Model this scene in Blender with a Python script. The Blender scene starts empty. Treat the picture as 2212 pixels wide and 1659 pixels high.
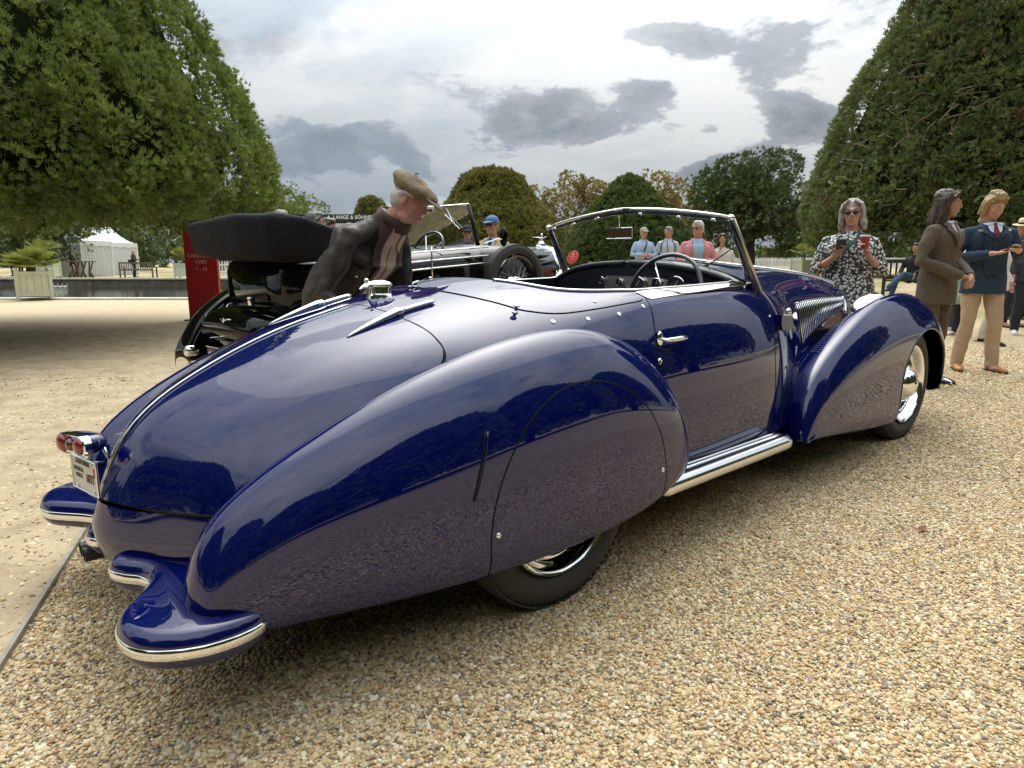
import bpy, bmesh, math, random
import numpy as np
from mathutils import Vector, Matrix
random.seed(7); RNG = np.random.RandomState(7)
PI = math.pi
sc = bpy.context.scene
COL = sc.collection

# ---------------------------------------------------------------- camera
cam_d = bpy.data.cameras.new('camera'); cam = bpy.data.objects.new('camera', cam_d); COL.objects.link(cam)
cam.location = (0, 0, 1.15); cam.rotation_euler = (math.radians(90 - 10.2527), 0, 0)
cam_d.sensor_width = 36; cam_d.lens = 36 * 1441 / 2212; cam_d.clip_start = .05; cam_d.clip_end = 2000
sc.camera = cam

# ---------------------------------------------------------------- world: cloudy sky
SUN_EL, SUN_AZ = math.radians(57), math.radians(4)      # azimuth measured from +Y towards +X
world = bpy.data.worlds.new('World'); sc.world = world; world.use_nodes = True

class N:
    """tiny node-graph helper"""
    def __init__(s, tree):
        s.t = tree; s.n = tree.nodes; s.l = tree.links
    def new(s, typ, **kw):
        n = s.n.new(typ)
        for k, v in kw.items():
            if hasattr(n, k) and k not in ('inputs',): setattr(n, k, v)
        return n
    def link(s, a, b): s.l.new(a, b)
    def val(s, sock, v):
        if hasattr(v, 'is_linked') or hasattr(v, 'links'): s.l.new(v, sock)
        else:
            if hasattr(sock.default_value, '__len__') and not hasattr(v, '__len__'): v = [v] * len(sock.default_value)
            elif hasattr(sock.default_value, '__len__') and len(sock.default_value) == 4 and len(v) == 3: v = (*v, 1)
            sock.default_value = v
    def math(s, op, a, b=None, c=None, clamp=False):
        n = s.n.new('ShaderNodeMath'); n.operation = op; n.use_clamp = clamp
        s.val(n.inputs[0], a)
        if b is not None: s.val(n.inputs[1], b)
        if c is not None: s.val(n.inputs[2], c)
        return n.outputs[0]
    def vmath(s, op, a, b=None):
        n = s.n.new('ShaderNodeVectorMath'); n.operation = op; s.val(n.inputs[0], a)
        if b is not None: s.val(n.inputs[1], b)
        return n.outputs[0] if op not in ('DOT_PRODUCT', 'LENGTH', 'DISTANCE') else n.outputs[1]
    def mix(s, f, a, b, blend='MIX'):
        n = s.n.new('ShaderNodeMix'); n.data_type = 'RGBA'; n.blend_type = blend
        s.val(n.inputs['Factor'], f); s.val(n.inputs[6], a); s.val(n.inputs[7], b)
        return n.outputs[2]
    def noise(s, vec, scale, detail=4, rough=.55, dist=0, dim='3D'):
        n = s.n.new('ShaderNodeTexNoise'); n.noise_dimensions = dim
        if vec is not None: s.l.new(vec, n.inputs['Vector'])
        n.inputs['Scale'].default_value = scale; n.inputs['Detail'].default_value = detail
        n.inputs['Roughness'].default_value = rough; n.inputs['Distortion'].default_value = dist
        return n.outputs['Fac']
    def ramp(s, f, stops, interp='LINEAR'):
        n = s.n.new('ShaderNodeValToRGB'); n.color_ramp.interpolation = interp; s.l.new(f, n.inputs[0])
        e = n.color_ramp.elements
        while len(e) > 1: e.remove(e[-1])
        e[0].position = stops[0][0]; e[0].color = (*stops[0][1], 1) if len(stops[0][1]) == 3 else stops[0][1]
        for p, c in stops[1:]:
            k = e.new(p); k.color = (*c, 1) if len(c) == 3 else c
        return n.outputs[0]
    def sstep(s, x, a, b):
        n = s.n.new('ShaderNodeMapRange'); n.interpolation_type = 'SMOOTHSTEP'
        s.val(n.inputs[0], x); n.inputs[1].default_value = a; n.inputs[2].default_value = b
        return n.outputs[0]

def build_world():
    g = N(world.node_tree); g.n.clear()
    out = g.new('ShaderNodeOutputWorld')
    sky = g.new('ShaderNodeTexSky'); sky.sky_type = 'NISHITA'; sky.sun_disc = False
    sky.sun_elevation = SUN_EL; sky.sun_rotation = SUN_AZ; sky.air_density = 1.1; sky.dust_density = 1.5
    bg1 = g.new('ShaderNodeBackground'); g.link(sky.outputs[0], bg1.inputs[0]); bg1.inputs[1].default_value = .10
    tc = g.new('ShaderNodeTexCoord'); d = tc.outputs['Generated']
    sep = g.new('ShaderNodeSeparateXYZ'); g.link(d, sep.inputs[0])
    z = g.math('MAXIMUM', sep.outputs[2], 0.0)
    # project on a flat cloud deck: clouds get long and thin towards the horizon
    k = g.math('DIVIDE', 1.0, g.math('ADD', z, .34))
    cmb = g.new('ShaderNodeCombineXYZ')
    g.val(cmb.inputs[0], g.math('MULTIPLY', sep.outputs[0], k)); g.val(cmb.inputs[1], g.math('MULTIPLY', sep.outputs[1], k))
    cmb.inputs[2].default_value = 4.37
    P = cmb.outputs[0]
    warp = g.noise(P, 2.6, 6, .6)
    big = g.noise(P, 2.3, 9, .58, .25)
    off = g.vmath('ADD', P, (.025, .05, .0)); big2 = g.noise(off, 2.3, 9, .58, .25)
    lay = g.noise(g.vmath('MULTIPLY', P, (.6, 1.0, 1)), 1.5, 6, .6, .4)
    fine = g.noise(P, 9.0, 7, .65)
    az = g.math('ARCTAN2', sep.outputs[0], sep.outputs[1]); el = g.math('ARCSINE', sep.outputs[2])
    # the cloud banks of this sky: direction (degrees), spread, weight
    bias = None
    for a_, e_, sa, se, w in ((2.5, 11.4, 8.0, 2.9, .31), (14.5, 16.6, 6.5, 1.7, .14), (22.5, 10.4, 3.8, 1.5, .15), (-14, 9.0, 7.0, 2.2, .11), (-3.5, 20.5, 7.5, 2.6, .15), (11.5, 13.3, 2.4, .8, .13), (-8, 14.5, 6, 1.6, .09), (17, 7.2, 5, 1.2, .12), (52, 18, 14, 4, .15), (-50, 15, 16, 5, .15), (30, 34, 18, 5, .14), (-20, 38, 16, 6, .14), (120, 25, 30, 7, .14), (200, 20, 30, 7, .14), (-110, 24, 30, 8, .14)):
        da = g.math('DIVIDE', g.math('SUBTRACT', az, math.radians(a_ if a_ <= 180 else a_ - 360)), math.radians(sa)); de = g.math('DIVIDE', g.math('SUBTRACT', el, math.radians(e_)), math.radians(se))
        q = g.math('EXPONENT', g.math('MULTIPLY', g.math('ADD', g.math('MULTIPLY', da, da), g.math('MULTIPLY', de, de)), -1.0)); q = g.math('MULTIPLY', q, w * 1.15)
        bias = q if bias is None else g.math('ADD', bias, q)
    dens = g.math('ADD', g.math('ADD', big, bias), g.math('MULTIPLY', g.math('SUBTRACT', fine, .5), .20))
    dens2 = g.math('ADD', g.math('ADD', big2, bias), g.math('MULTIPLY', g.math('SUBTRACT', fine, .5), .10))
    thick = g.sstep(dens, .60, .655)
    rim = g.math('MULTIPLY', g.math('MAXIMUM', g.math('SUBTRACT', dens, dens2), 0.0), 4.5, clamp=True)
    base = g.ramp(lay, [(.30, (.21, .265, .335)), (.42, (.31, .36, .40)), (.52, (.41, .445, .465)), (.66, (.52, .54, .545))])
    dark = g.ramp(fine, [(.28, (.145, .17, .20)), (.5, (.21, .24, .265)), (.74, (.32, .35, .37))])
    core = g.sstep(dens, .62, .74)
    c = g.mix(thick, base, g.mix(core, (.27, .295, .34), dark))
    c = g.mix(g.math('MULTIPLY', rim, g.math('SUBTRACT', 1.0, core)), c, (.56, .57, .57))
    sd = Vector((math.sin(SUN_AZ) * math.cos(SUN_EL), math.cos(SUN_AZ) * math.cos(SUN_EL), math.sin(SUN_EL)))
    dt = g.vmath('DOT_PRODUCT', d, tuple(sd))
    glow = g.math('POWER', g.math('MAXIMUM', dt, 0.0), 12.0)
    da = g.math('DIVIDE', g.math('SUBTRACT', az, math.radians(21)), math.radians(17)); de = g.math('DIVIDE', g.math('SUBTRACT', el, math.radians(12)), math.radians(8))
    veil = g.math('EXPONENT', g.math('MULTIPLY', g.math('ADD', g.math('MULTIPLY', da, da), g.math('MULTIPLY', de, de)), -1.0))
    c = g.mix(g.math('MULTIPLY', g.math('MULTIPLY', veil, .75), g.math('SUBTRACT', 1.0, thick)), c, (.58, .59, .58))
    da = g.math('DIVIDE', g.math('ADD', az, math.radians(14)), math.radians(15)); de = g.math('DIVIDE', g.math('SUBTRACT', el, math.radians(6)), math.radians(5))
    veil = g.math('EXPONENT', g.math('MULTIPLY', g.math('ADD', g.math('MULTIPLY', da, da), g.math('MULTIPLY', de, de)), -1.0))
    c = g.mix(g.math('MULTIPLY', veil, .55), c, (.22, .28, .37))
    hz = g.sstep(sep.outputs[2], .13, -.02)
    c = g.mix(g.math('MULTIPLY', hz, .55), c, (.33, .38, .47))
    # an overcast sky grows brighter towards the zenith
    c = g.mix(1.0, c, g.math('DIVIDE', g.math('ADD', 1.0, g.math('MULTIPLY', z, 4.0)), 1.78), 'MULTIPLY')
    # the sun behind thin cloud: a broad bright veil
    veil = g.math('MULTIPLY', glow, g.math('SUBTRACT', 1.0, g.math('MULTIPLY', thick, .5)))
    c = g.mix(1.0, c, g.mix(veil, (0, 0, 0), (4.6, 4.45, 4.15)), 'ADD')
    bg2 = g.new('ShaderNodeBackground'); g.link(c, bg2.inputs[0]); bg2.inputs[1].default_value = .88
    cover = g.sstep(g.noise(P, .9, 5, .55), .30, .42)
    mx = g.new('ShaderNodeMixShader'); g.val(mx.inputs[0], g.math('MAXIMUM', cover, .8)); g.link(bg1.outputs[0], mx.inputs[1]); g.link(bg2.outputs[0], mx.inputs[2])
    g.link(mx.outputs[0], out.inputs[0])
build_world()

sun_d = bpy.data.lights.new('sun', 'SUN'); sun = bpy.data.objects.new('sun', sun_d); COL.objects.link(sun)
sun_d.energy = .5; sun_d.angle = math.radians(80); sun_d.color = (1, .95, .86)
sun.rotation_euler = (PI / 2 - SUN_EL, 0, PI - SUN_AZ)
sc.view_settings.view_transform = 'Standard'; sc.view_settings.look = 'None'; sc.view_settings.gamma = 1
sc.view_settings.exposure = 0.72; sc.view_settings.use_curve_mapping = False
sc.cycles.max_bounces = 8; sc.cycles.transparent_max_bounces = 12; sc.cycles.use_denoising = True
try: sc.cycles.use_adaptive_sampling = True
except Exception: pass

# ---------------------------------------------------------------- materials
MATS = {}
def pbr(name, col, rough=.5, metal=0, coat=0, coat_rough=.03, ior=1.45, spec=.5, sheen=0, trans=0, noise=None, bump=None, coat_ior=1.5, alpha=1, emit=None):
    """noise=(scale, amount[, colour2]); bump=(scale, strength, distance)"""
    if name in MATS: return MATS[name]
    m = bpy.data.materials.new(name); m.use_nodes = True
    g = N(m.node_tree); b = g.n['Principled BSDF']
    b.inputs['Roughness'].default_value = rough; b.inputs['Metallic'].default_value = metal
    b.inputs['Base Color'].default_value = (*col, 1); b.inputs['IOR'].default_value = ior
    b.inputs['Coat Weight'].default_value = coat; b.inputs['Coat Roughness'].default_value = coat_rough
    b.inputs['Coat IOR'].default_value = coat_ior; b.inputs['Specular IOR Level'].default_value = spec
    b.inputs['Sheen Weight'].default_value = sheen; b.inputs['Transmission Weight'].default_value = trans
    if emit: b.inputs['Emission Color'].default_value = (*emit[0], 1); b.inputs['Emission Strength'].default_value = emit[1]
    if noise or bump:
        tc = g.new('ShaderNodeTexCoord'); o = tc.outputs['Object']
    if noise:
        f = g.noise(o, noise[0], 5, .6)
        c2 = noise[2] if len(noise) > 2 else tuple(c * (1 - noise[1]) for c in col)
        f = g.sstep(f, .3, .7)
        c = g.mix(f, col, c2); g.link(c, b.inputs['Base Color'])
    if bump:
        f = g.noise(o, bump[0], 5, .6)
        bn = g.new('ShaderNodeBump'); bn.inputs['Strength'].default_value = bump[1]; bn.inputs['Distance'].default_value = bump[2]
        g.link(f, bn.inputs['Height']); g.link(bn.outputs[0], b.inputs['Normal'])
    MATS[name] = m; return m

PAINT = pbr('car paint blue', (.0016, .0046, .072), rough=.5, coat=1, coat_rough=.006, coat_ior=1.67, spec=0)
def undercoat(m):
    g = N(m.node_tree); b = g.n['Principled BSDF']
    geo = g.new('ShaderNodeNewGeometry'); mx = g.new('ShaderNodeMixShader'); d = g.new('ShaderNodeBsdfDiffuse'); d.inputs[0].default_value = (.006, .006, .007, 1)
    out = g.n['Material Output']; g.link(geo.outputs['Backfacing'], mx.inputs[0]); g.link(b.outputs[0], mx.inputs[1]); g.link(d.outputs[0], mx.inputs[2]); g.link(mx.outputs[0], out.inputs[0])
undercoat(PAINT)
CHROME = pbr('chrome', (.86, .87, .88), rough=.045, metal=1)
CHROME_DULL = pbr('polished aluminium', (.80, .81, .83), rough=.16, metal=1)
RUBBER = pbr('tyre rubber', (.040, .040, .038), rough=.6, spec=.4, noise=(9, .0, (.045, .042, .036)), bump=(220, .15, .001))
BLACK = pbr('black rubber and gap shade', (.004, .004, .005), rough=.6, spec=.2)  # rubber parts, and the dark tubes that stand for shade in panel gaps
DARK = pbr('dark void', (.006, .006, .007), rough=.8, spec=.1)

# ---------------------------------------------------------------- mesh helpers
def setp(o, label=None, cat=None, group=None, kind=None):
    if label: o['label'] = label
    if cat: o['category'] = cat
    if group: o['group'] = group
    if kind: o['kind'] = kind
    return o
def empty(name, loc=(0, 0, 0), rz=0, label=None, cat=None, group=None):
    o = bpy.data.objects.new(name, None); COL.objects.link(o); o.location = loc; o.rotation_euler = (0, 0, rz)
    o.empty_display_size = .1
    return setp(o, label, cat, group)
def link(name, me, mat, parent=None, **kw):
    o = bpy.data.objects.new(name, me); COL.objects.link(o)
    if mat is not None:
        if isinstance(mat, (list, tuple)):
            for m in mat: me.materials.append(m)
        elif len(me.materials) == 0: me.materials.append(mat)
    if parent is not None: o.parent = parent
    return setp(o, **kw)
def mesh_np(name, V, F, smooth=True, normals=None):
    """V (n,3); F list of (m,k) arrays or one array"""
    me = bpy.data.meshes.new(name)
    V = np.asarray(V, float)
    if not isinstance(F, list): F = [F]
    F = [np.asarray(f, int) for f in F if len(f)]
    nl = sum(f.size for f in F); nf = sum(len(f) for f in F)
    me.vertices.add(len(V)); me.vertices.foreach_set('co', V.astype(np.float32).ravel())
    me.loops.add(nl); me.loops.foreach_set('vertex_index', np.concatenate([f.ravel() for f in F]).astype(np.int32) if F else [])
    me.polygons.add(nf)
    tot = np.concatenate([np.full(len(f), f.shape[1]) for f in F]); st = np.concatenate([[0], np.cumsum(tot)[:-1]])
    me.polygons.foreach_set('loop_start', st.astype(np.int32)); me.polygons.foreach_set('loop_total', tot.astype(np.int32))
    me.polygons.foreach_set('use_smooth', np.full(nf, smooth))
    me.update(calc_edges=True); me.validate()
    if normals is not None and len(me.vertices) == len(normals):
        me.normals_split_custom_set_from_vertices([tuple(n) for n in normals])
    return me

class MB:
    """collects simple shapes into ONE mesh"""
    def __init__(s): s.V = []; s.F = []; s.n = 0; s.M = []
    def add(s, V, F, m=0):
        V = [tuple(v) for v in V]; s.V += V
        for f in F: s.F.append(tuple(i + s.n for i in f)); s.M.append(m)
        s.n += len(V); return s
    def box(s, c, d, rz=0, rot=None, m=0):
        R = rot if rot is not None else Matrix.Rotation(rz, 3, 'Z')
        V = [Vector(c) + R @ Vector((sx * d[0] / 2, sy * d[1] / 2, sz * d[2] / 2)) for sx in (-1, 1) for sy in (-1, 1) for sz in (-1, 1)]
        return s.add(V, [(0, 1, 3, 2), (4, 6, 7, 5), (0, 4, 5, 1), (2, 3, 7, 6), (0, 2, 6, 4), (1, 5, 7, 3)], m)
    def tube(s, pts, r, k=8, cap=True, m=0, closed=False, flat=1.0):
        """r: number or list; flat squashes the section's second axis"""
        pts = [Vector(p) for p in pts]; n = len(pts)
        if not hasattr(r, '__len__'): r = [r] * n
        up = None; V = []
        for i, p in enumerate(pts):
            a = pts[(i - 1) % n] if (i > 0 or closed) else p; b = pts[(i + 1) % n] if (i < n - 1 or closed) else p
            t = (b - a).normalized() if (b - a).length > 1e-9 else Vector((0, 0, 1))
            if up is None:
                up = Vector((0, 0, 1)) if abs(t.z) < .9 else Vector((1, 0, 0))
            x = t.cross(up)
            if x.length < 1e-6: x = t.cross(Vector((0, 1, 0)))
            x.normalize(); y = x.cross(t).normalized(); up = y
            for j in range(k):
                an = 2 * PI * j / k; V.append(p + x * (math.cos(an) * r[i]) + y * (math.sin(an) * r[i] * flat))
        F = []
        for i in range(n if closed else n - 1):
            for j in range(k):
                a = i * k + j; b = i * k + (j + 1) % k; i2 = (i + 1) % n
                F.append((a, b, i2 * k + (j + 1) % k, i2 * k + j))
        if cap and not closed:
            F.append(tuple(range(k))[::-1]); F.append(tuple((n - 1) * k + j for j in range(k)))
        return s.add(V, F, m)
    def lathe(s, prof, c=(0, 0, 0), axis='Z', k=32, m=0, rot=None, closed=False):
        """prof: list of (r, h)"""
        V = []; n = len(prof)
        for r, h in prof:
            for j in range(k):
                a = 2 * PI * j / k; p = Vector((r * math.cos(a), r * math.sin(a), h))
                if axis == 'Y': p = Vector((p.x, p.z, -p.y))
                if axis == 'X': p = Vector((p.z, p.y, -p.x))
                if rot is not None: p = rot @ p
                V.append(p + Vector(c))
        F = []
        for i in range(n if closed else n - 1):
            for j in range(k):
                i2 = (i + 1) % n
                F.append((i * k + j, i * k + (j + 1) % k, i2 * k + (j + 1) % k, i2 * k + j))
        return s.add(V, F, m)
    def ball(s, c, r, k=12, l=8, rot=None, m=0):
        if not hasattr(r, '__len__'): r = (r, r, r)
        V = []; R = rot if rot is not None else Matrix.Identity(3)
        for i in range(l + 1):
            th = PI * i / l
            for j in range(k):
                a = 2 * PI * j / k
                V.append(Vector(c) + R @ Vector((r[0] * math.sin(th) * math.cos(a), r[1] * math.sin(th) * math.sin(a), r[2] * math.cos(th))))
        F = [(i * k + j, (i + 1) * k + j, (i + 1) * k + (j + 1) % k, i * k + (j + 1) % k) for i in range(l) for j in range(k)]
        return s.add(V, F, m)
    def grid(s, P, m=0, flip=False):
        """P: nested list [i][j] of points"""
        a = len(P); b = len(P[0]); V = [p for r in P for p in r]
        F = [(i * b + j, (i + 1) * b + j, (i + 1) * b + j + 1, i * b + j + 1) for i in range(a - 1) for j in range(b - 1)]
        if flip: F = [f[::-1] for f in F]
        return s.add(V, F, m)
    def prism(s, poly, h0, h1, plane='XY', c=(0, 0, 0), rz=0, m=0):
        """extrude a 2D polygon"""
        R = Matrix.Rotation(rz, 3, 'Z'); n = len(poly); V = []
        for h in (h0, h1):
            for a, b in poly:
                p = {'XY': Vector((a, b, h)), 'XZ': Vector((a, h, b)), 'YZ': Vector((h, a, b))}[plane]
                V.append(R @ p + Vector(c))
        F = [tuple(range(n))[::-1], tuple(range(n, 2 * n))] + [(i, (i + 1) % n, n + (i + 1) % n, n + i) for i in range(n)]
        return s.add(V, F, m)
    def mesh(s, name='m', smooth=False, auto=None, weld=False):
        me = bpy.data.meshes.new(name); me.from_pydata(s.V, [], s.F)
        if any(s.M): me.polygons.foreach_set('material_index', s.M)
        if weld or smooth or auto is not None:
            bm = bmesh.new(); bm.from_mesh(me)
            if weld: bmesh.ops.remove_doubles(bm, verts=bm.verts, dist=1e-5)
            bmesh.ops.recalc_face_normals(bm, faces=bm.faces)
            for f in bm.faces: f.smooth = True
            if auto is not None:
                for e in bm.edges:
                    if len(e.link_faces) == 2 and e.calc_face_angle(0) > math.radians(auto): e.smooth = False
            bm.to_mesh(me); bm.free()
        me.update(); return me
    def build(s, name, mat, parent=None, smooth=False, auto=None, weld=False, **kw):
        return link(name, s.mesh(name, smooth, auto, weld), mat, parent, **kw)

SCRATCH = bpy.data.scenes.new('scratch')
def evaluated_mesh(o):
    SCRATCH.collection.objects.link(o)
    with bpy.context.temp_override(scene=SCRATCH, view_layer=SCRATCH.view_layers[0]): dg = bpy.context.evaluated_depsgraph_get()
    me = bpy.data.meshes.new_from_object(o.evaluated_get(dg)); bpy.data.objects.remove(o); return me
def text_mesh(txt, size, extrude=.0008, align='CENTER', bold=False, sx=1.0):
    cu = bpy.data.curves.new('lettering', 'FONT'); cu.body = txt; cu.size = size; cu.extrude = extrude; cu.align_x = align; cu.resolution_u = 2
    if bold: cu.offset = size * .018
    me = evaluated_mesh(bpy.data.objects.new('tmp', cu))
    if sx != 1.0: me.transform(Matrix.Diagonal((sx, 1, 1, 1)))
    return me

# ---------------------------------------------------------------- splines & surface cutting (numpy)
def nat(t, P, tt):
    """natural cubic spline through P (n,...) at parameters t, evaluated at tt"""
    t = np.asarray(t, float); P = np.asarray(P, float); n = len(t); sh = P.shape[1:]; Pf = P.reshape(n, -1)
    tt = np.clip(np.asarray(tt, float), t[0], t[-1])
    h = np.diff(t); A = np.zeros((n, n)); B = np.zeros_like(Pf); A[0, 0] = A[-1, -1] = 1
    for i in range(1, n - 1):
        A[i, i - 1] = h[i - 1]; A[i, i] = 2 * (h[i - 1] + h[i]); A[i, i + 1] = h[i]
        B[i] = 6 * ((Pf[i + 1] - Pf[i]) / h[i] - (Pf[i] - Pf[i - 1]) / h[i - 1])
    M = np.linalg.solve(A, B)
    k = np.clip(np.searchsorted(t, tt, side='right') - 1, 0, n - 2); hh = h[k][:, None]
    a = (t[k + 1] - tt)[:, None]; b = (tt - t[k])[:, None]
    r = M[k] * a ** 3 / (6 * hh) + M[k + 1] * b ** 3 / (6 * hh) + (Pf[k] / hh - M[k] * hh / 6) * a + (Pf[k + 1] / hh - M[k + 1] * hh / 6) * b
    return r.reshape((len(tt),) + sh)
def chord(P):
    d = np.linalg.norm(np.diff(P, axis=0), axis=-1)
    if d.ndim > 1: d = d.mean(axis=1)
    return np.concatenate([[0], np.cumsum(np.maximum(d, 1e-4))])
class Surf:
    """interpolating bicubic surface through a K x M grid of points"""
    def __init__(s, C, nu=90, nv=50, flip=False):
        C = np.asarray(C, float); s.C = C
        s.tu = chord(C); s.tv = chord(C.transpose(1, 0, 2))
        s.uu = np.linspace(0, s.tu[-1], nu); s.vv = np.linspace(0, s.tv[-1], nv)
        A = nat(s.tu, C, s.uu); s.P = nat(s.tv, A.transpose(1, 0, 2), s.vv).transpose(1, 0, 2)   # nu,nv,3
        du = np.gradient(s.P, axis=0); dv = np.gradient(s.P, axis=1)
        n = np.cross(du, dv); n /= np.linalg.norm(n, axis=-1, keepdims=True) + 1e-12
        if flip: n = -n
        a, b = nu, nv; idx = np.arange(a * b).reshape(a, b)
        q = [idx[:-1, :-1], idx[1:, :-1], idx[1:, 1:], idx[:-1, 1:]]
        T = np.concatenate([np.stack([q[0], q[1], q[2]], -1).reshape(-1, 3), np.stack([q[0], q[2], q[3]], -1).reshape(-1, 3)])
        if flip: T = T[:, ::-1]
        U, Vv = np.meshgrid(s.uu / s.tu[-1], s.vv / s.tv[-1], indexing='ij')
        s.A = np.concatenate([s.P.reshape(-1, 3), n.reshape(-1, 3), U.reshape(-1, 1), Vv.reshape(-1, 1)], 1); s.T = T
def clip(A, T, g):
    """keep the part of a triangle mesh where g(A) < 0; A carries position, normal, u, v"""
    val = g(A); ins = val < 0; k = ins[T].sum(1)
    full = T[k == 3]; part = T[(k > 0) & (k < 3)]
    V = list(A); new = {}; out = []
    def cut(i, j):
        key = (i, j) if i < j else (j, i)
        if key not in new:
            w = val[i] / (val[i] - val[j]); p = A[i] * (1 - w) + A[j] * w
            new[key] = len(V); V.append(p)
        return new[key]
    for t in part:
        t = list(t); q = []
        for a in range(3):
            i, j = t[a], t[(a + 1) % 3]
            if ins[i]: q.append(i)
            if ins[i] != ins[j]: q.append(cut(i, j))
        for a in range(1, len(q) - 1): out.append((q[0], q[a], q[a + 1]))
    T2 = np.concatenate([full, np.array(out, int).reshape(-1, 3)]); V = np.array(V)
    u, inv = np.unique(T2, return_inverse=True)
    return V[u], inv.reshape(-1, 3)
def sd_poly(X, Y, poly):
    """signed distance to a closed polygon (negative inside)"""
    P = np.asarray(poly, float); Q = np.roll(P, -1, axis=0); d = np.full(X.shape, 1e9); ins = np.zeros(X.shape, bool)
    for (ax, ay), (bx, by) in zip(P, Q):
        ex, ey = bx - ax, by - ay; wx, wy = X - ax, Y - ay
        h = np.clip((wx * ex + wy * ey) / (ex * ex + ey * ey + 1e-12), 0, 1)
        d = np.minimum(d, np.hypot(wx - ex * h, wy - ey * h))
        c = ((ay > Y) != (by > Y)) & (X < (bx - ax) * (Y - ay) / ((by - ay) if by != ay else 1e-12) + ax); ins ^= c
    return np.where(ins, -d, d)
def smooth_loop(poly, n=10, closed=True):
    """Catmull-Rom through the points"""
    P = [np.array(p, float) for p in poly]; m = len(P); out = []
    for i in range(m if closed else m - 1):
        if closed: a, b, c, d = P[i - 1], P[i], P[(i + 1) % m], P[(i + 2) % m]
        else: a, b, c, d = P[max(i - 1, 0)], P[i], P[i + 1], P[min(i + 2, m - 1)]
        for k in range(n):
            t = k / n; out.append(.5 * ((2 * b) + (-a + c) * t + (2 * a - 5 * b + 4 * c - d) * t * t + (-a + 3 * b - 3 * c + d) * t ** 3))
    if not closed: out.append(P[-1])
    return np.array(out)
#CARBEGIN
# ---------------------------------------------------------------- blue roadster surfaces (x forward, y to the car's right, z up)
def body_ctrl():
    R = []
    def st(*p): R.append([list(q) for q in p])
    st((-1.175, 0, .285), (-1.085, .24, .262), (-.985, .43, .255), (-.86, .56, .26), (-.70, .62, .27), (-.60, .64, .27), (-.55, .64, .26))
    st((-1.192, 0, .375), (-1.098, .24, .372), (-.995, .43, .378), (-.865, .56, .38), (-.70, .62, .36), (-.60, .64, .32), (-.55, .64, .28))
    st((-1.168, 0, .460), (-1.078, .24, .466), (-.978, .43, .478), (-.855, .56, .48), (-.70, .62, .44), (-.60, .64, .36), (-.55, .64, .29))
    st((-1.122, 0, .575), (-1.042, .24, .573), (-.945, .43, .567), (-.83, .55, .55), (-.69, .615, .50), (-.59, .64, .39), (-.53, .64, .29))
    st((-1.045, 0, .682), (-.975, .24, .668), (-.885, .43, .640), (-.78, .55, .600), (-.66, .62, .53), (-.56, .65, .41), (-.50, .65, .30))
    st((-.900, 0, .787), (-.85, .24, .767), (-.78, .44, .723), (-.70, .56, .655), (-.60, .635, .57), (-.50, .66, .43), (-.44, .66, .30))
    st((-.705, 0, .881), (-.67, .25, .862), (-.63, .46, .805), (-.58, .58, .725), (-.52, .65, .62), (-.44, .68, .45), (-.38, .68, .30))
    st((-.480, 0, .958), (-.46, .26, .938), (-.44, .48, .880), (-.42, .60, .790), (-.39, .67, .67), (-.34, .70, .47), (-.30, .70, .30))
    st((-.250, 0, 1.015), (-.25, .26, .995), (-.25, .48, .938), (-.25, .605, .850), (-.25, .68, .73), (-.25, .715, .49), (-.25, .71, .31))
    st((-.000, 0, 1.062), (.0, .27, 1.043), (.0, .48, .985), (.0, .61, .900), (.0, .69, .78), (.0, .73, .52), (.0, .72, .32))
    st((.210, 0, 1.094), (.21, .28, 1.076), (.21, .49, 1.018), (.21, .62, .942), (.21, .70, .82), (.21, .745, .55), (.21, .735, .33))
    st((.420, 0, 1.100), (.42, .29, 1.085), (.42, .51, 1.038), (.42, .63, .985), (.42, .715, .86), (.42, .758, .57), (.42, .745, .335))
    st((.650, 0, 1.10), (.65, .30, 1.088), (.65, .53, 1.055), (.65, .637, 1.012), (.65, .725, .88), (.65, .768, .58), (.65, .755, .34))
    st((1.00, 0, 1.12), (1.0, .30, 1.105), (1.0, .53, 1.067), (1.0, .64, 1.022), (1.0, .728, .89), (1.0, .772, .58), (1.0, .758, .34))
    st((1.38, 0, 1.16), (1.38, .30, 1.140), (1.38, .52, 1.085), (1.38, .63, 1.022), (1.38, .715, .89), (1.38, .762, .58), (1.38, .75, .34))
    st((1.70, 0, 1.168), (1.70, .28, 1.142), (1.70, .47, 1.075), (1.70, .585, 1.000), (1.70, .665, .87), (1.70, .72, .58), (1.70, .73, .34))
    st((2.05, 0, 1.150), (2.05, .25, 1.122), (2.05, .41, 1.050), (2.05, .50, .965), (2.05, .555, .83), (2.05, .60, .58), (2.05, .63, .34))
    st((2.58, 0, 1.120), (2.58, .19, 1.094), (2.58, .325, 1.015), (2.58, .405, .915), (2.58, .44, .78), (2.58, .46, .55), (2.58, .48, .34))
    st((3.12, 0, 1.085), (3.12, .14, 1.060), (3.12, .25, .985), (3.12, .315, .890), (3.12, .34, .75), (3.12, .35, .53), (3.12, .36, .34))
    st((3.60, 0, 1.030), (3.60, .10, 1.006), (3.60, .18, .940), (3.60, .235, .850), (3.60, .25, .72), (3.60, .255, .52), (3.60, .26, .34))
    st((3.90, 0, .965), (3.89, .07, .945), (3.87, .13, .89), (3.85, .165, .80), (3.84, .175, .68), (3.84, .18, .50), (3.84, .18, .34))
    st((4.04, 0, .88), (4.03, .03, .87), (4.01, .06, .82), (3.99, .08, .74), (3.98, .09, .64), (3.98, .09, .48), (3.98, .09, .34))
    st((4.10, 0, .76), (4.095, .01, .75), (4.08, .02, .71), (4.06, .03, .66), (4.05, .035, .58), (4.05, .035, .46), (4.05, .035, .34))
    return R

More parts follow.
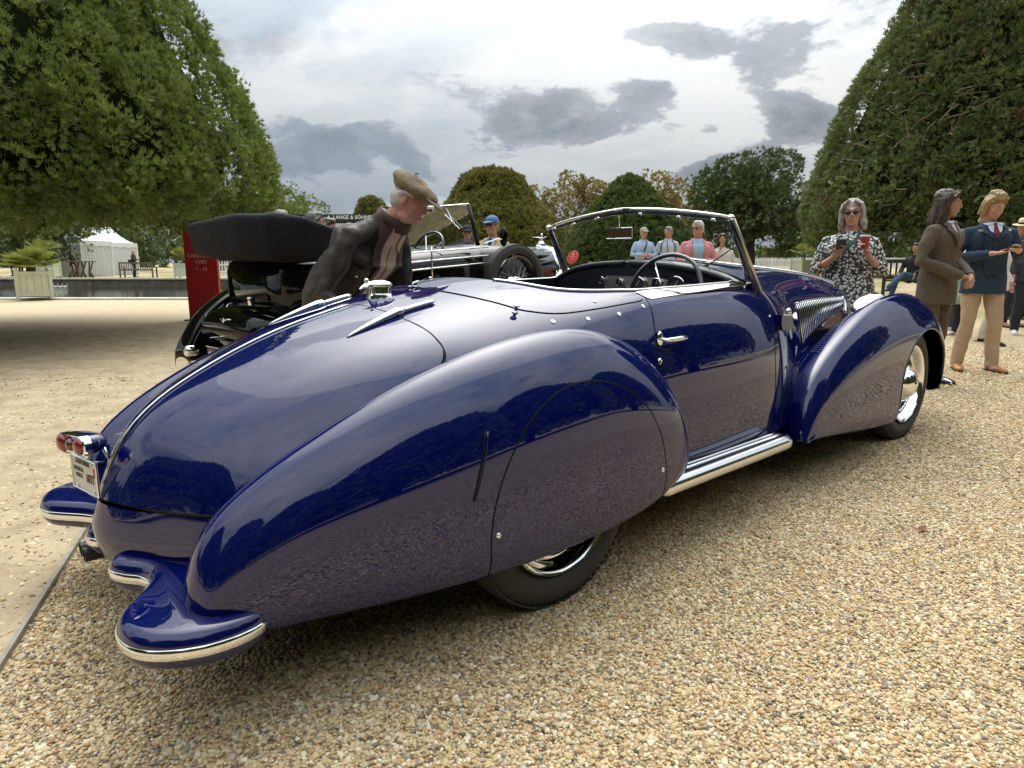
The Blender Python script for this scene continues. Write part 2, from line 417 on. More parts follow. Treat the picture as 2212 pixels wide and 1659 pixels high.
def fender_ctrl(crest, bottom, wide, inner, tuck=.05):
    """crest/bottom: lists of (x,y,z); wide: y of the flank; inner: list of (dy, dn) going inwards"""
    cr = np.array(crest, float); bo = np.array(bottom, float); n = len(cr)
    tg = np.gradient(cr, axis=0); R = []
    for k in range(n):
        t = tg[k]; nn = np.array([t[2], 0, -t[0]]); nn /= np.linalg.norm(nn)      # points into the fender
        c, b, w = cr[k], bo[k], wide[k]; row = []
        for dy, dn in inner[::-1]: row.append(c + nn * dn + np.array([0, -dy, 0]))
        row.append(c)
        d = b - c
        for fr, fy in ((.085, .45), (.24, .80), (.44, .965), (.66, 1.0)):
            row.append(np.array([c[0] + d[0] * fr, c[1] + (w - c[1]) * fy, c[2] + d[2] * fr]))
        row.append(b); row.append(b + np.array([0, -tuck, -.012])); R.append(row)
    return R
RF_CREST = [(-1.122, .60, .28), (-1.106, .60, .39), (-1.062, .605, .497), (-.972, .62, .588), (-.79, .648, .697), (-.55, .672, .805), (-.28, .698, .888), (0, .712, .930), (.20, .72, .923), (.38, .722, .872), (.53, .725, .785), (.64, .73, .665), (.70, .73, .54), (.725, .73, .40), (.725, .73, .30)]
RF_BOT = [(-1.09, 0.615, 0.258), (-1.05, 0.649, 0.252), (-0.985, 0.679, 0.25), (-0.895, 0.705, 0.25), (-0.75, 0.749, 0.252), (-0.53, 0.809, 0.254), (-0.3, 0.85, 0.256), (-0.05, 0.855, 0.25), (0.12, 0.855, 0.252), (0.26, 0.852, 0.26), (0.38, 0.847, 0.272), (0.47, 0.837, 0.286), (0.54, 0.817, 0.296), (0.6, 0.787, 0.3), (0.65, 0.757, 0.295)]
RF_W = [.650, .684, .712, .740, .786, .840, .876, .888, .888, .886, .880, .870, .852, .825, .785]
RF_IN = [(.06, .012), (.12, .055), (.18, .14), (.22, .26)]
FF_CREST = [(1.68, .81, .28), (1.70, .805, .40), (1.78, .795, .525), (1.95, .78, .645), (2.32, .765, .80), (2.75, .75, .922), (3.02, .745, .955), (3.30, .735, .952), (3.60, .725, .892), (3.82, .715, .785), (3.95, .705, .65), (4.01, .695, .50), (4.00, .685, .38), (3.96, .675, .29)]
FF_BOT = [(1.7, 0.832, 0.275), (1.78, 0.837, 0.275), (1.92, 0.842, 0.265), (2.1, 0.845, 0.25), (2.42, 0.849, 0.222), (2.8, 0.852, 0.195), (3.05, 0.852, 0.19), (3.3, 0.852, 0.2), (3.55, 0.845, 0.22), (3.72, 0.827, 0.25), (3.82, 0.802, 0.27), (3.89, 0.772, 0.28), (3.93, 0.737, 0.285), (3.945, 0.702, 0.285)]
FF_W = [.845, .855, .86, .865, .868, .87, .87, .87, .865, .85, .83, .80, .76, .72]
FF_IN = [(.07, .015), (.15, .065), (.25, .15), (.36, .25), (.46, .34)]
_bc = body_ctrl(); _bc = [[[p[0], -p[1], p[2]] for p in r[:0:-1]] + r for r in _bc]
S_BODY = Surf(_bc, 200, 161)
S_RF = Surf(fender_ctrl(RF_CREST, RF_BOT, RF_W, RF_IN), 130, 70)
S_FF = Surf(fender_ctrl(FF_CREST, FF_BOT, FF_W, FF_IN), 130, 70)
#CAREND
# ---------------------------------------------------------------- blue roadster
CAR_O = (-.363, 2.678); CAR_RZ = math.radians(90 - 47.709)
def fl(A): A = np.array(A, float); A[..., 1] *= -1; return A
def surf_obj(name, A, T, mat, parent, off=0.0, both=False, right=True, **kw):
    V = A[:, :3] + A[:, 3:6] * off; Nn = A[:, 3:6]
    Vl, Nl, Tl = fl(V), fl(Nn), T[:, ::-1]
    if not right: Vl, Nl, Tl = V, Nn, T          # mirrored copy
    if both:
        n = len(Vl); Vl = np.concatenate([Vl, V]); Nl = np.concatenate([Nl, Nn]); Tl = np.concatenate([T[:, ::-1], T + n])
    return link(name, mesh_np(name, Vl, Tl, True, Nl), mat, parent, **kw)
def on_surf(S, x, second, by='y'):
    """nearest surface sample to (x, y) in plan or (x, z) in side view (y>0 half); returns point, normal"""
    A = S.A; j = 1 if by == 'y' else 2
    ok = (A[:, 4] > .12) if by == 'z' else (A[:, 5] > -.05)
    d = (A[:, 0] - x) ** 2 + (A[:, j] - second) ** 2 + np.where(ok, 0, 9)
    k0 = int(d.argmin())
    if d[k0] > .0009: x, second = A[k0, 0], A[k0, j]; d = (A[:, 0] - x) ** 2 + (A[:, j] - second) ** 2 + np.where(ok, 0, 9)
    i = np.argpartition(d, 12)[:12]; w = np.exp(-d[i] / (d[i].mean() + 1e-9))[:, None]
    B = np.stack([np.ones(12), A[i, 0] - x, A[i, j] - second], 1); sol = np.linalg.lstsq(B * w, A[i, :6] * w, rcond=None)[0][0]
    p = sol[:3].copy(); n = sol[3:6]; n = n / np.linalg.norm(n)
    if np.linalg.norm(p - A[k0, :3]) > .035: p, n = A[k0, :3].copy(), A[k0, 3:6].copy()
    return p, n
def on_line(S, pts, by='y', off=0.0, n=8, closed=False, dens=None):
    L = smooth_loop(pts, n, closed); out = []
    for a, b in L:
        p, nn = on_surf(S, a, b, by); out.append(p + nn * off)
    # light smoothing
    out = np.array(out)
    for _ in range(3):
        q = out.copy(); q[1:-1] = (out[:-2] + 2 * out[1:-1] + out[2:]) / 4
        if closed: q[0] = (out[-1] + 2 * out[0] + out[1]) / 4; q[-1] = (out[-2] + 2 * out[-1] + out[0]) / 4
        out = q
    return out
def tube_obj(name, P, r, mat, parent, closed=False, k=8, flat=1.0, left=False, **kw):
    P = np.array(P); P = P if left else fl(P)
    return MB().tube(P, r, k, m=0, closed=closed, flat=flat).build(name, mat, parent, smooth=True, **kw)
def orient(S):
    """make normals point outwards"""
    c = S.A[:, :3].mean(0); return S

car = empty('roadster', (CAR_O[0], CAR_O[1], 0), CAR_RZ, label='long glossy dark blue open roadster with chrome running boards parked on the gravel in front', cat='car')

def check_dir(S):
    # sample: topmost point's normal must point up
    i = S.A[:, 2].argmax(); 
    if S.A[i, 5] < 0: S.A[:, 3:6] *= -1; S.T = S.T[:, ::-1]
for S in (S_BODY, S_RF, S_FF): check_dir(S)
# triangles: make winding agree with normals
for S in (S_BODY, S_RF, S_FF):
    v = S.A[:, :3]; fn = np.cross(v[S.T[:, 1]] - v[S.T[:, 0]], v[S.T[:, 2]] - v[S.T[:, 0]])
    if (fn * S.A[S.T[:, 0], 3:6]).sum() < 0: S.T = S.T[:, ::-1].copy()

LID = [(-.304, -.20), (-.304, .34), (-.292, .47), (-.294, .545), (-.32, .582), (-.39, .594), (-.494, .582), (-.64, .56), (-.768, .533), (-.91, .488), (-.975, .45), (-1.0, .41), (-1.04, .38), (-1.4, .38), (-1.4, -.20)]
LIDF = [(x, y) for x, y in LID[1:-2]]; LIDF = LIDF + [(-1.4, .38), (-1.4, -.38)] + [(x, -y) for x, y in LIDF[::-1]]
uL = S_BODY.tu[2] / S_BODY.tu[-1]
DOOR = [(.640, 1.30), (.640, 1.06), (.617, .99), (.578, .902), (.556, .794), (.575, .68), (.615, .55), (.655, .44), (.69, .385), (.749, .358), (1.05, .346), (1.33, .352), (1.44, .37), (1.495, .42), (1.508, .56), (1.512, .70), (1.525, .85), (1.565, .94), (1.59, .99), (1.585, 1.05), (1.58, 1.30)]
COCK = [(.195, .0), (.20, .21), (.245, .33), (.31, .425), (.42, .49), (.55, .545), (.68, .583), (1.0, .587), (1.30, .583), (1.375, .562), (1.355, .47), (1.325, .35), (1.312, .2), (1.305, 0)]
COCKF = COCK + [(x, -y) for x, y in COCK[-2:0:-1]]
BON = [(1.705, 1.25), (1.705, 1.06), (1.727, .991), (1.745, .904), (1.752, .821), (1.80, .72), (1.888, .655), (2.0, .615), (2.13, .604), (2.292, .625), (2.40, .60), (3.0, .55), (4.3, .5), (4.3, 1.25)]
GRL = [(2.277, .920), (2.262, .80), (2.290, .664), (2.53, .712), (2.888, .775), (3.48, .835), (3.535, .908), (2.9, .927)]
GAP = .0029
def g_lid(A): return np.maximum(sd_poly(A[:, 0], A[:, 1], LIDF), (uL - A[:, 6]) * 3.9)
def g_door(A): return np.maximum(sd_poly(A[:, 0], A[:, 2], DOOR), .3 - A[:, 1])
def g_doorL(A): return np.maximum(sd_poly(A[:, 0], A[:, 2], DOOR), .3 + A[:, 1])
def g_bon(A): return sd_poly(A[:, 0], A[:, 2], BON)
def g_cock(A): return np.maximum(sd_poly(A[:, 0], A[:, 1], COCKF), .7 - A[:, 2])
def g_grl(A): return np.maximum(sd_poly(A[:, 0], A[:, 2], GRL), .1 - np.abs(A[:, 1]))
A, T = S_BODY.A, S_BODY.T
rest = clip(A, T, lambda a: -g_cock(a))
lid = clip(*rest, lambda a: g_lid(a) + GAP)
bon = clip(*clip(*rest, lambda a: g_bon(a) + GAP), lambda a: -g_grl(a))
dr = clip(*rest, lambda a: g_door(a) + GAP); dl = clip(*rest, lambda a: g_doorL(a) + GAP)
rest = clip(*rest, lambda a: GAP - np.minimum(np.minimum(g_lid(a), g_door(a)), np.minimum(g_doorL(a), g_bon(a))))
surf_obj('body_shell', *rest, PAINT, car)
surf_obj('boot_lid', *lid, PAINT, car)
surf_obj('bonnet', *bon, PAINT, car)
door_r = surf_obj('door', *dr, PAINT, car); surf_obj('door', *dl, PAINT, car)
# dark tube below every gap, standing for the shade inside it
LIDH = LID[1:-2]
GAPT = .0062; gap_tube = MB()
P = on_line(S_BODY, [(-.304, -.34), (-.304, 0)] + LIDH[:10], off=-.004, n=8); gap_tube.tube(fl(P), .0055, 6)
P[:, 1] *= -1; gap_tube.tube(fl(P), .0055, 6)
B0 = S_BODY.C[2][6:]; Lb = smooth_loop([tuple(p) for p in B0[:4]], 10, False)
for sgn in (1, -1): gap_tube.tube(fl(np.array(Lb) * [1, sgn, 1] + [.004, 0, 0]), .0055, 6)
for sgn in (1, -1):
    for poly, nm in ((DOOR[1:-1], 'door_gap_shade'), (BON[1:10], 'bonnet_gap_shade')):
        P = on_line(S_BODY, poly, 'z', off=-.004, n=8); P[:, 1] *= sgn; MB().tube(fl(P), .0062, 6).build(nm, BLACK, car, smooth=True)
gap_tube.build('boot_gap_shade', BLACK, car, smooth=True)
# tonneau seam on the deck
TS = [(-.035, 0), (-.035, .187), (-.004, .351), (.061, .482), (.11, .527), (.18, .566), (.27, .593), (.414, .621), (.563, .635), (.60, .632)]
P = on_line(S_BODY, TS, off=.0004, n=8)
ts = MB(); ts.tube(fl(P), .0032, 6); P[:, 1] *= -1; ts.tube(fl(P), .0032, 6); ts.build('tonneau_seam', BLACK, car, smooth=True)

# rear fenders with spats
SPAT = [(-.372, .20), (-.373, .264), (-.377, .394), (-.347, .517), (-.287, .626), (-.185, .722), (-.058, .774), (.085, .780), (.229, .736), (.342, .650), (.413, .540), (.450, .421), (.453, .345), (.450, .20)]
SP = np.array(SPAT); SPs = [tuple(p) for p in smooth_loop(SPAT[1:-1], 8, False)]; SPs = [SPAT[0]] + SPs + [SPAT[-1]]
def g_spat(a): return np.maximum(sd_poly(a[:, 0], a[:, 2], SPs), .80 - a[:, 1])
rf_shell = clip(S_RF.A, S_RF.T, lambda a: GAP - g_spat(a)); rf_spat = clip(S_RF.A, S_RF.T, lambda a: g_spat(a) + GAP)
SLOT_A, _ = on_surf(S_RF, -.376, .688, 'z'); SLOT_B, _ = on_surf(S_RF, -.432, .504, 'z')
for right in (True, False):
    f = surf_obj('rear_fender', *rf_shell, PAINT, car, right=right)
    s = surf_obj('wheel_spat', *rf_spat, PAINT, car, right=right)
    P = on_line(S_RF, SPAT[1:-1], 'z', off=-.0035, n=8); tube_obj('spat_gap_shade', P, .0045, BLACK, s, left=not right)  # black tube stands for the shade in the gap round the spat
    P = on_line(S_RF, SPAT[1:-1], 'z', off=.001, n=8)
    P2 = on_line(S_RF, [(x - (x - .04) * .004 , z) for x, z in SPAT[1:-1]], 'z', off=.0, n=8)
    for (sx, sz) in ((-.353, .385), (.428, .416)):
        p, nn = on_surf(S_RF, sx, sz, 'z'); R = Vector((nn[0], -nn[1], nn[2])).to_track_quat('Z', 'Y').to_matrix()
        b = MB(); b.lathe([(0, .003), (.006, .0028), (.0085, .0012), (.009, -.001)], fl(p), rot=R, k=14); b.box(Vector(fl(p)) + R @ Vector((0, 0, .003)), (.013, .0016, .0008), rot=R, m=0)
        o = b.build('screw', CHROME, s, smooth=True)
        if not right:
            for v in o.data.vertices: v.co.y *= -1
            o.data.flip_normals()
    P = [SLOT_A * (1 - t) + SLOT_B * t for t in np.linspace(0, 1, 12)]
    P = [on_surf(S_RF, p[0], p[2], 'z')[0] for p in P]
    tube_obj('jack_slot', P, .0036, BLACK, f, left=not right); 
    P3 = np.array(P) + [.009, .001, 0]; tube_obj('slot_lip', P3, .003, PAINT, f, left=not right)
    # bright bead round the fender's front edge
# front fenders with wheel arch
ARCH = [(2.868, .0), (2.868, .18), (2.885, .30), (2.915, .44), (2.965, .545), (3.05, .63), (3.16, .69), (3.30, .728), (3.45, .732), (3.60, .70), (3.72, .63), (3.80, .52), (3.83, .38), (3.81, .20), (3.80, .0)]
ARs = [ARCH[0]] + [tuple(p) for p in smooth_loop(ARCH[1:-1], 8, False)] + [ARCH[-1]]
def g_arch(a): return np.maximum(sd_poly(a[:, 0], a[:, 2], ARs), .73 - a[:, 1])
ff_shell = clip(S_FF.A, S_FF.T, lambda a: -g_arch(a))
for right in (True, False):
    f = surf_obj('front_fender', *ff_shell, PAINT, car, right=right)
    P = on_line(S_FF, ARCH[1:-2], 'z', off=-.005, n=8); tube_obj('arch_lip', P, .0085, PAINT, f, left=not right, k=10)
    # piping between fender and body
    P = on_line(S_FF, [(1.70, .30), (1.755, .49), (1.949, .63), (2.277, .775), (2.6, .86)], 'z', off=.002, n=8)
# dark boxes added as wells and floor to block light under the body
u = MB()
u.box((1.5, 0, .275), (4.4, .9, .09)); u.box((-.55, 0, .37), (.4, 1.1, .2)); u.box((-.85, 0, .33), (.3, .8, .06)); u.box((1.06, 0, .34), (1.2, 1.36, .10))
u.box((.6, 0, .45), (.05, 1.4, .4)); u.box((-.5, 0, .48), (.06, 1.2, .35)); u.box((1.75, 0, .5), (.06, 1.3, .5)); u.box((2.8, 0, .40), (2.0, .36, .3))
for sgn in (1, -1):
    u.box((.04, sgn * .54, .5), (1.0, .02, .55)); u.box((3.0, sgn * .44, .52), (1.6, .03, .45))
u.build('underbody', DARK, car)
# running boards
def running_board(sgn):
    m = MB(); n = 40; rows = []
    prof = [(-.02, .035), (.0, .040), (.008, .046), (.016, .040), (.026, .041), (.034, .047), (.042, .041), (.054, .041), (.064, .047), (.076, .046), (.090, .040), (.100, .026), (.103, .008), (.098, -.010), (.088, -.018), (.02, -.02), (-.02, -.018)]
    for i in range(n + 1):
        x = .50 + (1.585 - .50) * i / n
        e = min(1, max(0, (1.588 - x) / .09)); w = math.sqrt(max(0, 1 - (1 - e) ** 2)) if e < 1 else 1
        e2 = min(1, max(0, (x - .485) / .05)); w *= (math.sqrt(1 - (1 - e2) ** 2) if e2 < 1 else 1)
        w = max(w, .04)
        rows.append([(x, -sgn * (.752 + p * w), .298 + q * (.35 + .65 * w)) for p, q in prof])
    m.grid(rows); m.add(rows[0], [tuple(range(len(prof)))]); m.add(rows[-1], [tuple(range(len(prof)))])
    m.build('running_board', CHROME_DULL, car, smooth=True, auto=50)
running_board(1); running_board(-1)

# ---- wheels
def tyre_profile(R=.378, rim=.245, w=.165):
    pr = []
    h = R - rim; c = rim + h * .50
    for i in range(25):
        a = -2.25 + 4.5 * i / 24
        y = math.sin(a) * w / 2; r = c + math.cos(a) * (h * .52)
        if abs(y) < w * .33 and math.cos(a) > 0: r = c + h * .50 - (y / w) ** 2 * .06
        pr.append((max(r, rim - .006), y))
    return pr
def wheel_mesh_tyre(tread=True, R=.378, rim=.245, w=.165, k=96, block=.006):
    m = MB(); pr = tyre_profile(R, rim, w); m.lathe(pr, axis='Y', k=k, closed=True)
    if tread:
        nb = 84
        for i in range(nb):
            a = 2 * PI * i / nb
            for j, yy in enumerate((-.056, -.034, -.012, .012, .034, .056)):
                aa = a + (j % 2) * PI / nb; rr = R - .0035 - (yy / w) ** 2 * .06 + (.000)
                Rm = Matrix.Rotation(-aa, 3, 'Y')
                c = Rm @ Vector((0, yy * w / .165, rr)); m.box(c, (.019, .0175 * w / .165, block), rot=Rm @ Matrix.Rotation(.35 * (1 if j % 2 else -1), 3, 'Z'))
    return m.mesh('tyre', smooth=True, auto=40)
TYRE = wheel_mesh_tyre()
def rim_mesh():
    m = MB()
    m.lathe([(.250, .068), (.256, .072), (.258, .078), (.252, .083), (.245, .080), (.238, .070), (.228, .052), (.224, .035), (.218, .028), (.205, .027), (.193, .034), (.186, .036), (.182, .030), (.182, -.02), (.25, -.05), (.25, -.075)], axis='Y', k=72)
    return m.mesh('rim', smooth=True, auto=35)
def spoke_mesh():
    m = MB(); m.lathe([(.02, .0), (.183, .012), (.183, -.02), (.02, -.03)], axis='Y', k=48)
    for i in range(36):
        a = 2 * PI * i / 36
        for ya, yb, da in ((.045, .02, .22), (.045, .0, -.22)):
            p = Vector((.08 * math.cos(a), ya, .08 * math.sin(a))); q = Vector((.19 * math.cos(a + da), yb + .012, .19 * math.sin(a + da)))
            m.tube([p, q], .0026, 5)
    return m.mesh('spokes', smooth=True, auto=40)
def cap_mesh():
    m = MB(); m.lathe([(0, .130), (.014, .130), (.020, .129), (.022, .125), (.040, .122), (.060, .114), (.078, .102), (.090, .088), (.096, .078), (.098, .074), (.100, .078), (.104, .080), (.110, .074), (.118, .062), (.124, .048), (.126, .03)], axis='Y', k=64)
    return m.mesh('cap', smooth=True, auto=60)
RIM, SPK, CAP = rim_mesh(), spoke_mesh(), cap_mesh()
SPOKE_M = pbr('black enamel', (.008, .009, .012), rough=.25, coat=1)
for m_, mt in ((TYRE, RUBBER), (RIM, CHROME), (SPK, SPOKE_M), (CAP, CHROME)): m_.materials.append(mt)
def wheel(x, y, steer=0):
    w = empty('wheel', (x, -y, .375)); w.parent = car
    w.rotation_euler = (0, 0, steer + (PI if y > 0 else 0))
    # lathe axis Y points outward: rotate by pi for the right side (outside = -Y)
    for nm, me in (('tyre', TYRE), ('rim', RIM), ('spokes', SPK), ('hub_cap', CAP)):
        link(nm, me, None, w)
    return w
wheel(.02, .705); wheel(.02, -.705); wheel(3.285, .715, math.radians(-2)); wheel(3.285, -.715, math.radians(-2))

# ---- trim
def trim_tube(name, pts, r, mat=CHROME, k=8, flat=1.0, parent=car, mirror=False, **kw):
    o = tube_obj(name, pts, r, mat, parent, k=k, flat=flat)
    if mirror: tube_obj(name, np.array(pts) * [1, -1, 1], r, mat, parent, k=k, flat=flat)
    return o
sp = S_BODY.A.reshape(200, 161, 8)[:, 80, :]; sel = [a[:3] for a in sp if -1.16 < a[0] < -.31 and a[2] > .462]
n = len(sel); trim_tube('tail_spine', [s + np.array([-.002, 0, .002]) for s in sel], [.0025 + .0022 * min(1, (n - i) / 8, (i + 2) / 5) for i in range(n)])
def hinge(sgn):
    pts = []; rr = []
    for i in range(15):
        t = i / 14; x = -.497 + (-.262 + .497) * t; p, nn = on_surf(S_BODY, x, .305 - .02 * t)
        r = .003 + .017 * min(1, t * 1.15) ** .8 if i < 13 else (.018 if i == 13 else .006)
        pts.append(p + nn * (r * .55)); rr.append(r)
    h = MB(); h.tube(fl(np.array(pts) * [1, sgn, 1]), rr, 12, flat=.75)
    pts = []; rr = []
    for i in range(10):
        t = i / 9; p, nn = on_surf(S_BODY, -.27 + .125 * t, .287 + .008 * t); r = .0115 if i < 9 else .004; pts.append(p + nn * .007); rr.append(r)
    h.tube(fl(np.array(pts) * [1, sgn, 1]), rr, 12, flat=.8); h.build('boot_hinge', CHROME, car, smooth=True)
hinge(1); hinge(-1)
p0, _ = on_surf(S_BODY, -.185, 0)
fc = empty('fuel_filler', (p0[0], 0, p0[2])); fc.parent = car
m = MB(); m.lathe([(.052, -.01), (.050, .002), (.042, .006), (.040, .010), (.040, .036), (.044, .038)], k=36); m.build('filler_neck', CHROME, fc, smooth=True, auto=40)
m = MB(); m.lathe([(0, .060), (.02, .0585), (.034, .054), (.043, .047), (.046, .041), (.045, .037), (.038, .036)], k=36)
m.tube([(-.03, 0, .044), (-.055, 0, .043), (-.078, 0, .034), (-.088, 0, .026)], [.022, .016, .009, .006], 10, flat=.6); m.ball((-.058, .0, .058), (.009, .009, .009)); m.tube([(-.058, 0, .045), (-.058, 0, .058)], .004, 6)
m.tube([(-.05, .0, .035), (-.052, 0, .0)], .006, 8); m.build('filler_cap', CHROME, fc, smooth=True, auto=50)
def knob(name, x, y, prof, off=0, by='y', both=True, k=16):
    p, nn = on_surf(S_BODY, x, y, by)
    for sgn in ((1, -1) if both and abs(p[1]) > .01 else (1,)):
        R = Vector((nn[0], -nn[1] * sgn, nn[2])).to_track_quat('Z', 'Y').to_matrix()
        MB().lathe(prof, (p[0], -p[1] * sgn, p[2]), rot=R, k=k).build(name, CHROME, car, smooth=True, auto=40)
knob('tonneau_post', .049, .502, [(.013, -.002), (.012, .004), (.007, .008), (.0055, .020), (.007, .024), (.0125, .026), (.013, .031), (.009, .034), (0, .035)])
for x, y in ((.147, .592), (.287, .631), (.432, .655), (.577, .656), (.385, .577)):
    knob('tonneau_stud', x, y, [(.0085, -.001), (.008, .003), (.005, .0038), (.0045, .001), (0, .001)])
for x, y in ((-.02, .20), (-.15, -.24)):
    p, nn = on_surf(S_BODY, x, abs(y)) ; 
m = MB(); p, nn = on_surf(S_BODY, -.03, 0); m.tube([(p[0] - .014, 0, p[2] + .001), (p[0] - .004, 0, p[2] + .018), (p[0] + .02, 0, p[2] + .024)], .0035, 6); m.tube([(p[0] - .02, .012, p[2] + .003), (p[0] + .008, -.006, p[2] + .003)], .004, 6); m.build('deck_latch', CHROME, car, smooth=True)
# door furniture
p, nn = on_surf(S_BODY, .592, .864, 'z')
for sgn, dpar in ((1, door_r),):
    R = Vector((nn[0], -nn[1], nn[2])).to_track_quat('Z', 'X').to_matrix()
    hd = empty('door_handle', (p[0], -p[1], p[2])); hd.parent = door_r
    m = MB(); m.lathe([(.0, .007), (.012, .007), (.015, .004), (.017, -.001)], rot=Matrix.Identity(3), k=20)
    V = [(v[0] * 1.0, -v[2], v[1] * 1.9) for v in m.V]; m.V = [tuple(v) for v in V]; m.build('escutcheon', CHROME, hd, smooth=True, auto=50)
    m = MB(); m.tube([(0, -.004, 0), (0, -.03, 0)], .007, 10); m.tube([(-.012, -.032, 0), (.01, -.034, 0), (.05, -.036, 0), (.09, -.034, 0), (.13, -.030, -.001), (.145, -.028, -.001)], [.005, .009, .011, .0125, .010, .003], 12, flat=.85)
    m.build('lever', CHROME, hd, smooth=True)
    p2, n2 = on_surf(S_BODY, .571, .784, 'z'); R2 = Vector((n2[0], -n2[1], n2[2])).to_track_quat('Z', 'Y').to_matrix()
    MB().lathe([(0, .003), (.004, .003), (.005, .006), (.010, .006), (.0125, .003), (.013, -.001)], fl(p2), rot=R2, k=20).build('lock', CHROME, door_r, smooth=True, auto=40)
# chrome belt rail (door top) and cockpit coaming rail
BELT = [(.612, .586), (.64, .590), (1.0, .594), (1.30, .590), (1.56, .555), (1.60, .575), (1.35, .626), (1.0, .637), (.665, .640), (.63, .634)]
br = clip(S_BODY.A, S_BODY.T, lambda a: np.maximum(sd_poly(a[:, 0], a[:, 1], BELT), .9 - a[:, 2]))
surf_obj('belt_rail', *br, CHROME, car, off=.003); surf_obj('belt_rail', *br, CHROME, car, off=.003, right=False)
P = on_line(S_BODY, COCK[1:10], off=.003, n=6); trim_tube('coaming_rail', P, .006, CHROME, mirror=True)
P = on_line(S_BODY, [(.604, .586), (.60, .61), (.612, .640), (.618, .646)], off=.002, n=6)
P = on_line(S_BODY, [(1.55, .56), (1.59, .58), (1.615, .61), (1.63, .645), (1.635, .68)], off=.0015, n=6); trim_tube('scuttle_bead', P, .003, CHROME, mirror=True)
# piping along the fender, body side
P = on_line(S_FF, [(1.70, .30), (1.755, .49), (1.949, .63), (2.277, .775), (2.65, .87)], 'z', off=.001, n=8)

# ---- side grille
GZT = lambda x: .920 + .007 * math.sin(max(0, min(1, (x - 2.277) / 1.25)) * PI) - .012 * max(0, (x - 2.277) / 1.25)
GZB = lambda x: float(np.interp(x, [2.29, 2.53, 2.888, 3.48, 3.6], [.664, .712, .775, .835, .86]))
for sgn in (1, -1):
    gp = clip(S_BODY.A, S_BODY.T, lambda a: np.maximum(g_grl(a) - .01, -a[:, 1]))
    gr = surf_obj('side_grille', *gp, DARK, car, off=-.03, right=sgn > 0)
    bar = []
    for i in range(30):
        t = i / 29; xt = 2.284 + (3.515 - 2.284) * t; xb = xt + (.020 + .0 * t)
        P = []
        for q in np.linspace(0, 1, 9):
            z = GZT(xt) * (1 - q) + GZB(xb) * q; x = xt * (1 - q) + xb * q - .012 * math.sin(q * PI)
            pp, nn = on_surf(S_BODY, x, z, 'z'); P.append(pp + nn * (.004 if 0 < q < 1 else -.004))
        P = np.array(P); qq = np.linspace(0, 1, 9); P = np.stack([np.polyval(np.polyfit(qq[1:-1], P[1:-1, c_], 2), qq) for c_ in range(3)], 1); P[0] -= [0, .006, 0]; P[-1] -= [0, .006, 0]; P = P * [1, sgn, 1]
        MB().tube(fl(P), .0046, 6, flat=1).build('grille_bar', CHROME, gr, smooth=True)
    fr = on_line(S_BODY, [(2.277, .922), (2.6, .929), (2.9, .928), (3.2, .922), (3.535, .909)], 'z', off=.004, n=5)
    tube_obj('grille_frame', fr * [1, sgn, 1] if sgn < 0 else fr, .004, CHROME, gr, left=False)
    pA, nA = on_surf(S_BODY, 3.53, .87, 'z')
    P = on_line(S_BODY, [(3.528, .909), (3.53, .87), (3.50, .80)], 'z', off=.004, n=5)
    tube_obj('grille_frame', P * [1, sgn, 1] if sgn < 0 else P, .011, CHROME, gr)
# bonnet centre strip with cross slats
zb = lambda x: on_surf(S_BODY, x, 0)[0][2]
zs = np.interp(np.linspace(1.9, 3.85, 40), [a[0] for a in sp], [a[2] for a in sp])
Pc = [(x, 0, z + .001) for x, z in zip(np.linspace(1.9, 3.85, 40), zs)]
for sgn in (1, -1):
    st = MB().tube([(p[0], -sgn * .085 * (1.15 - .55 * (p[0] - 1.9) / 1.95), p[2] - .006) for p in Pc], .005, 6).build('bonnet_rail', CHROME, car, smooth=True)
    base = [[(p[0], -sgn * w * (1.15 - .55 * (p[0] - 1.9) / 1.95), p[2] + .003 - (w / .085) * .008) for w in (.0, .042, .085)] for p in Pc]
    MB().grid(base, flip=sgn < 0).build('louvre_base', BLACK, car, smooth=True)
    for i in range(46):
        x = 1.93 + i * .041; k = (1.15 - .55 * (x - 1.9) / 1.95); z = float(np.interp(x, [p[0] for p in Pc], [p[2] for p in Pc]))
        MB().tube([(x - .004, -sgn * .004, z + .012), (x, -sgn * .045 * k, z + .009), (x + .010, -sgn * .083 * k, z + .001)], .0085, 6, flat=.6).build('louvre', CHROME, car, smooth=True)
MB().tube([(p[0], 0, p[2] + .014) for p in Pc], .007, 8).build('bonnet_hinge', CHROME, car, smooth=True)

# ---- windscreen
ws = empty('windscreen', (1.5, 0, 1.08)); ws.parent = car
def wp(x, y, z): return (x - 1.5, -y, z - 1.08)
TOPC, TOPR, BASC, BASR = (1.262, 0, 1.420), (1.309, .580, 1.353), (1.50, 0, 1.160), (1.515, .606, 1.035)
GLASS = pbr('clear glass', (1, 1, 1), rough=0, trans=1, ior=1.45)
def thin_glass(m, tint=(.93, .96, .94)):
    g = N(m.node_tree); g.n.clear(); out = g.new('ShaderNodeOutputMaterial')
    tr = g.new('ShaderNodeBsdfTransparent'); tr.inputs[0].default_value = (*tint, 1); gl = g.new('ShaderNodeBsdfGlossy'); gl.inputs['Roughness'].default_value = .0
    fr = g.new('ShaderNodeFresnel'); fr.inputs[0].default_value = 1.45; mx = g.new('ShaderNodeMixShader')
    g.link(g.math('MULTIPLY', fr.outputs[0], .45), mx.inputs[0]); g.link(tr.outputs[0], mx.inputs[1]); g.link(gl.outputs[0], mx.inputs[2]); g.link(mx.outputs[0], out.inputs[0])
thin_glass(GLASS)
def lerp(a, b, t): return tuple(a[i] * (1 - t) + b[i] * t for i in range(3))
